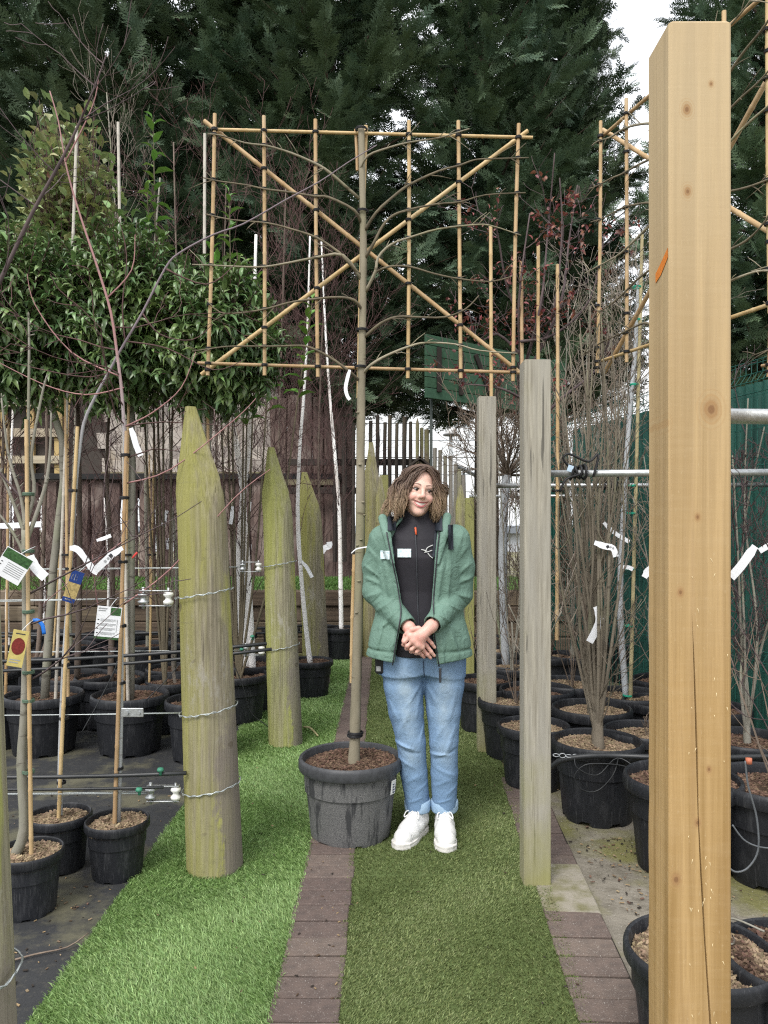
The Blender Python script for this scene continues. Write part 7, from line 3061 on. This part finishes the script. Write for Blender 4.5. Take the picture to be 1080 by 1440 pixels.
def m_hair():
    m = Mat('ombre_hair', (.112, .072, .053), .48, .4)
    z = m.axis(2)
    f = m.math('ADD', m.rng(z, LZ(674), LZ(716)), m.math('MULTIPLY', m.math('SUBTRACT', m.noise(45, detail=2), .5), .9))
    m.layer(m.rng(f, .1, 1.1), (.43, .305, .20))
    m.island(.30, .010)
    m.bump(m.noise(1.0, (260, 260, 40), 2), .3, .003)
    return m.done()


MAT_HAIR = m_hair()
hair = pchild('hair', V, Q, MAT_HAIR)
hg = random.Random(77)
hm = MB()


def lock(root, mid, end, r, nw, amp, ph):
    pts = []
    n = 15
    for i in range(n):
        t = i / (n - 1)
        a, b_, c = Vector(root), Vector(mid), Vector(end)
        p = a * (1 - t) ** 2 + b_ * 2 * t * (1 - t) + c * t * t
        w_ = amp * min(1, t * 1.6)
        p += Vector((math.cos(ph + nw * 6.283 * t), math.sin(ph + nw * 6.283 * t) * .8, .3 * math.sin(ph * 2 + nw * 6.283 * t))) * w_
        pts.append(p)
    hm.tube(pts, [r * (.6 + .5 * math.sin(math.pi * min(1, .15 + i / (n - 1) * .8))) * (1 if i < n - 2 else .5) for i in range(n)], 4)


CL = []
for i in range(92):
    s = -1 if i % 2 else 1
    CL.append(dict(s=s, back=hg.random(), ang=lerp(-.66, 2.4, (i * .618) % 1.0), rx=.090 + hg.uniform(-.010, .016), ry=.096 + hg.uniform(-.010, .018), ze=-.128 + hg.uniform(-.038, .058),
                   fl=1.34 + hg.uniform(-.20, .34), nw=hg.uniform(1.5, 2.7), am=hg.uniform(.010, .021), ph=hg.uniform(0, 6.28)))
for i in range(1700):
    c = CL[i % 92]
    s = c['s']
    back = min(1, max(0, c['back'] + hg.gauss(0, .06)))
    root = H3(.006 + s * hg.uniform(0, .012), lerp(-.060, .085, back), lerp(.110, .119, math.sin(back * 3.14)) - .035 * max(0, back - .6) - .020 * max(0, .25 - back) * 4)
    ang = c['ang'] + hg.gauss(0, .06)
    rad_x = c['rx'] * (.92 if ang < -.25 else 1)
    sx_, sy_ = math.cos(ang) * rad_x * s, math.sin(ang) * c['ry'] + .018
    j = .0045
    end = H3(sx_ * c['fl'] + hg.gauss(0, j), sy_ * 1.15 + hg.gauss(0, j), c['ze'] + hg.gauss(0, .010))
    mid = H3(sx_ * 1.02 + s * .008 + hg.gauss(0, j), sy_ * .98 + hg.gauss(0, j), .088 + hg.uniform(-.01, .022))
    lock(root, mid, end, hg.uniform(.0011, .0022), c['nw'] * hg.uniform(.96, 1.04), c['am'] * hg.uniform(.75, 1.15), c['ph'] + hg.gauss(0, .25))
for i in range(320):      # curtains either side of the parting, framing the face
    s = -1 if i % 2 else 1
    root = H3(.006 + s * hg.uniform(.0, .008), hg.uniform(-.078, -.040), .108 + hg.uniform(-.012, .010))
    mid = H3(s * hg.uniform(.060, .084), hg.uniform(-.098, -.050), hg.uniform(.060, .100))
    end = H3(s * hg.uniform(.070, .118), hg.uniform(-.078, -.020), hg.uniform(-.150, -.070))
    lock(root, mid, end, hg.uniform(.0012, .0024), hg.uniform(1.4, 2.6), hg.uniform(.005, .012), hg.uniform(0, 6.28))
for i in range(420):      # crown: short combed strands over the cap
    s = -1 if i % 2 else 1
    back = hg.random()
    root = H3(.004, lerp(-.070, .09, back), .123 - .03 * max(0, back - .6) - .05 * max(0, .2 - back))
    mid = H3(s * .055, lerp(-.060, .10, back), .122 - .03 * max(0, back - .6))
    end = H3(s * hg.uniform(.080, .096), lerp(-.045, .10, back), hg.uniform(.0, .06))
    lock(root, mid, end, hg.uniform(.0014, .0026), hg.uniform(.8, 1.6), .004, hg.uniform(0, 6.28))
hm.build('curl_locks', MAT_HAIR, hair, kind='stuff')
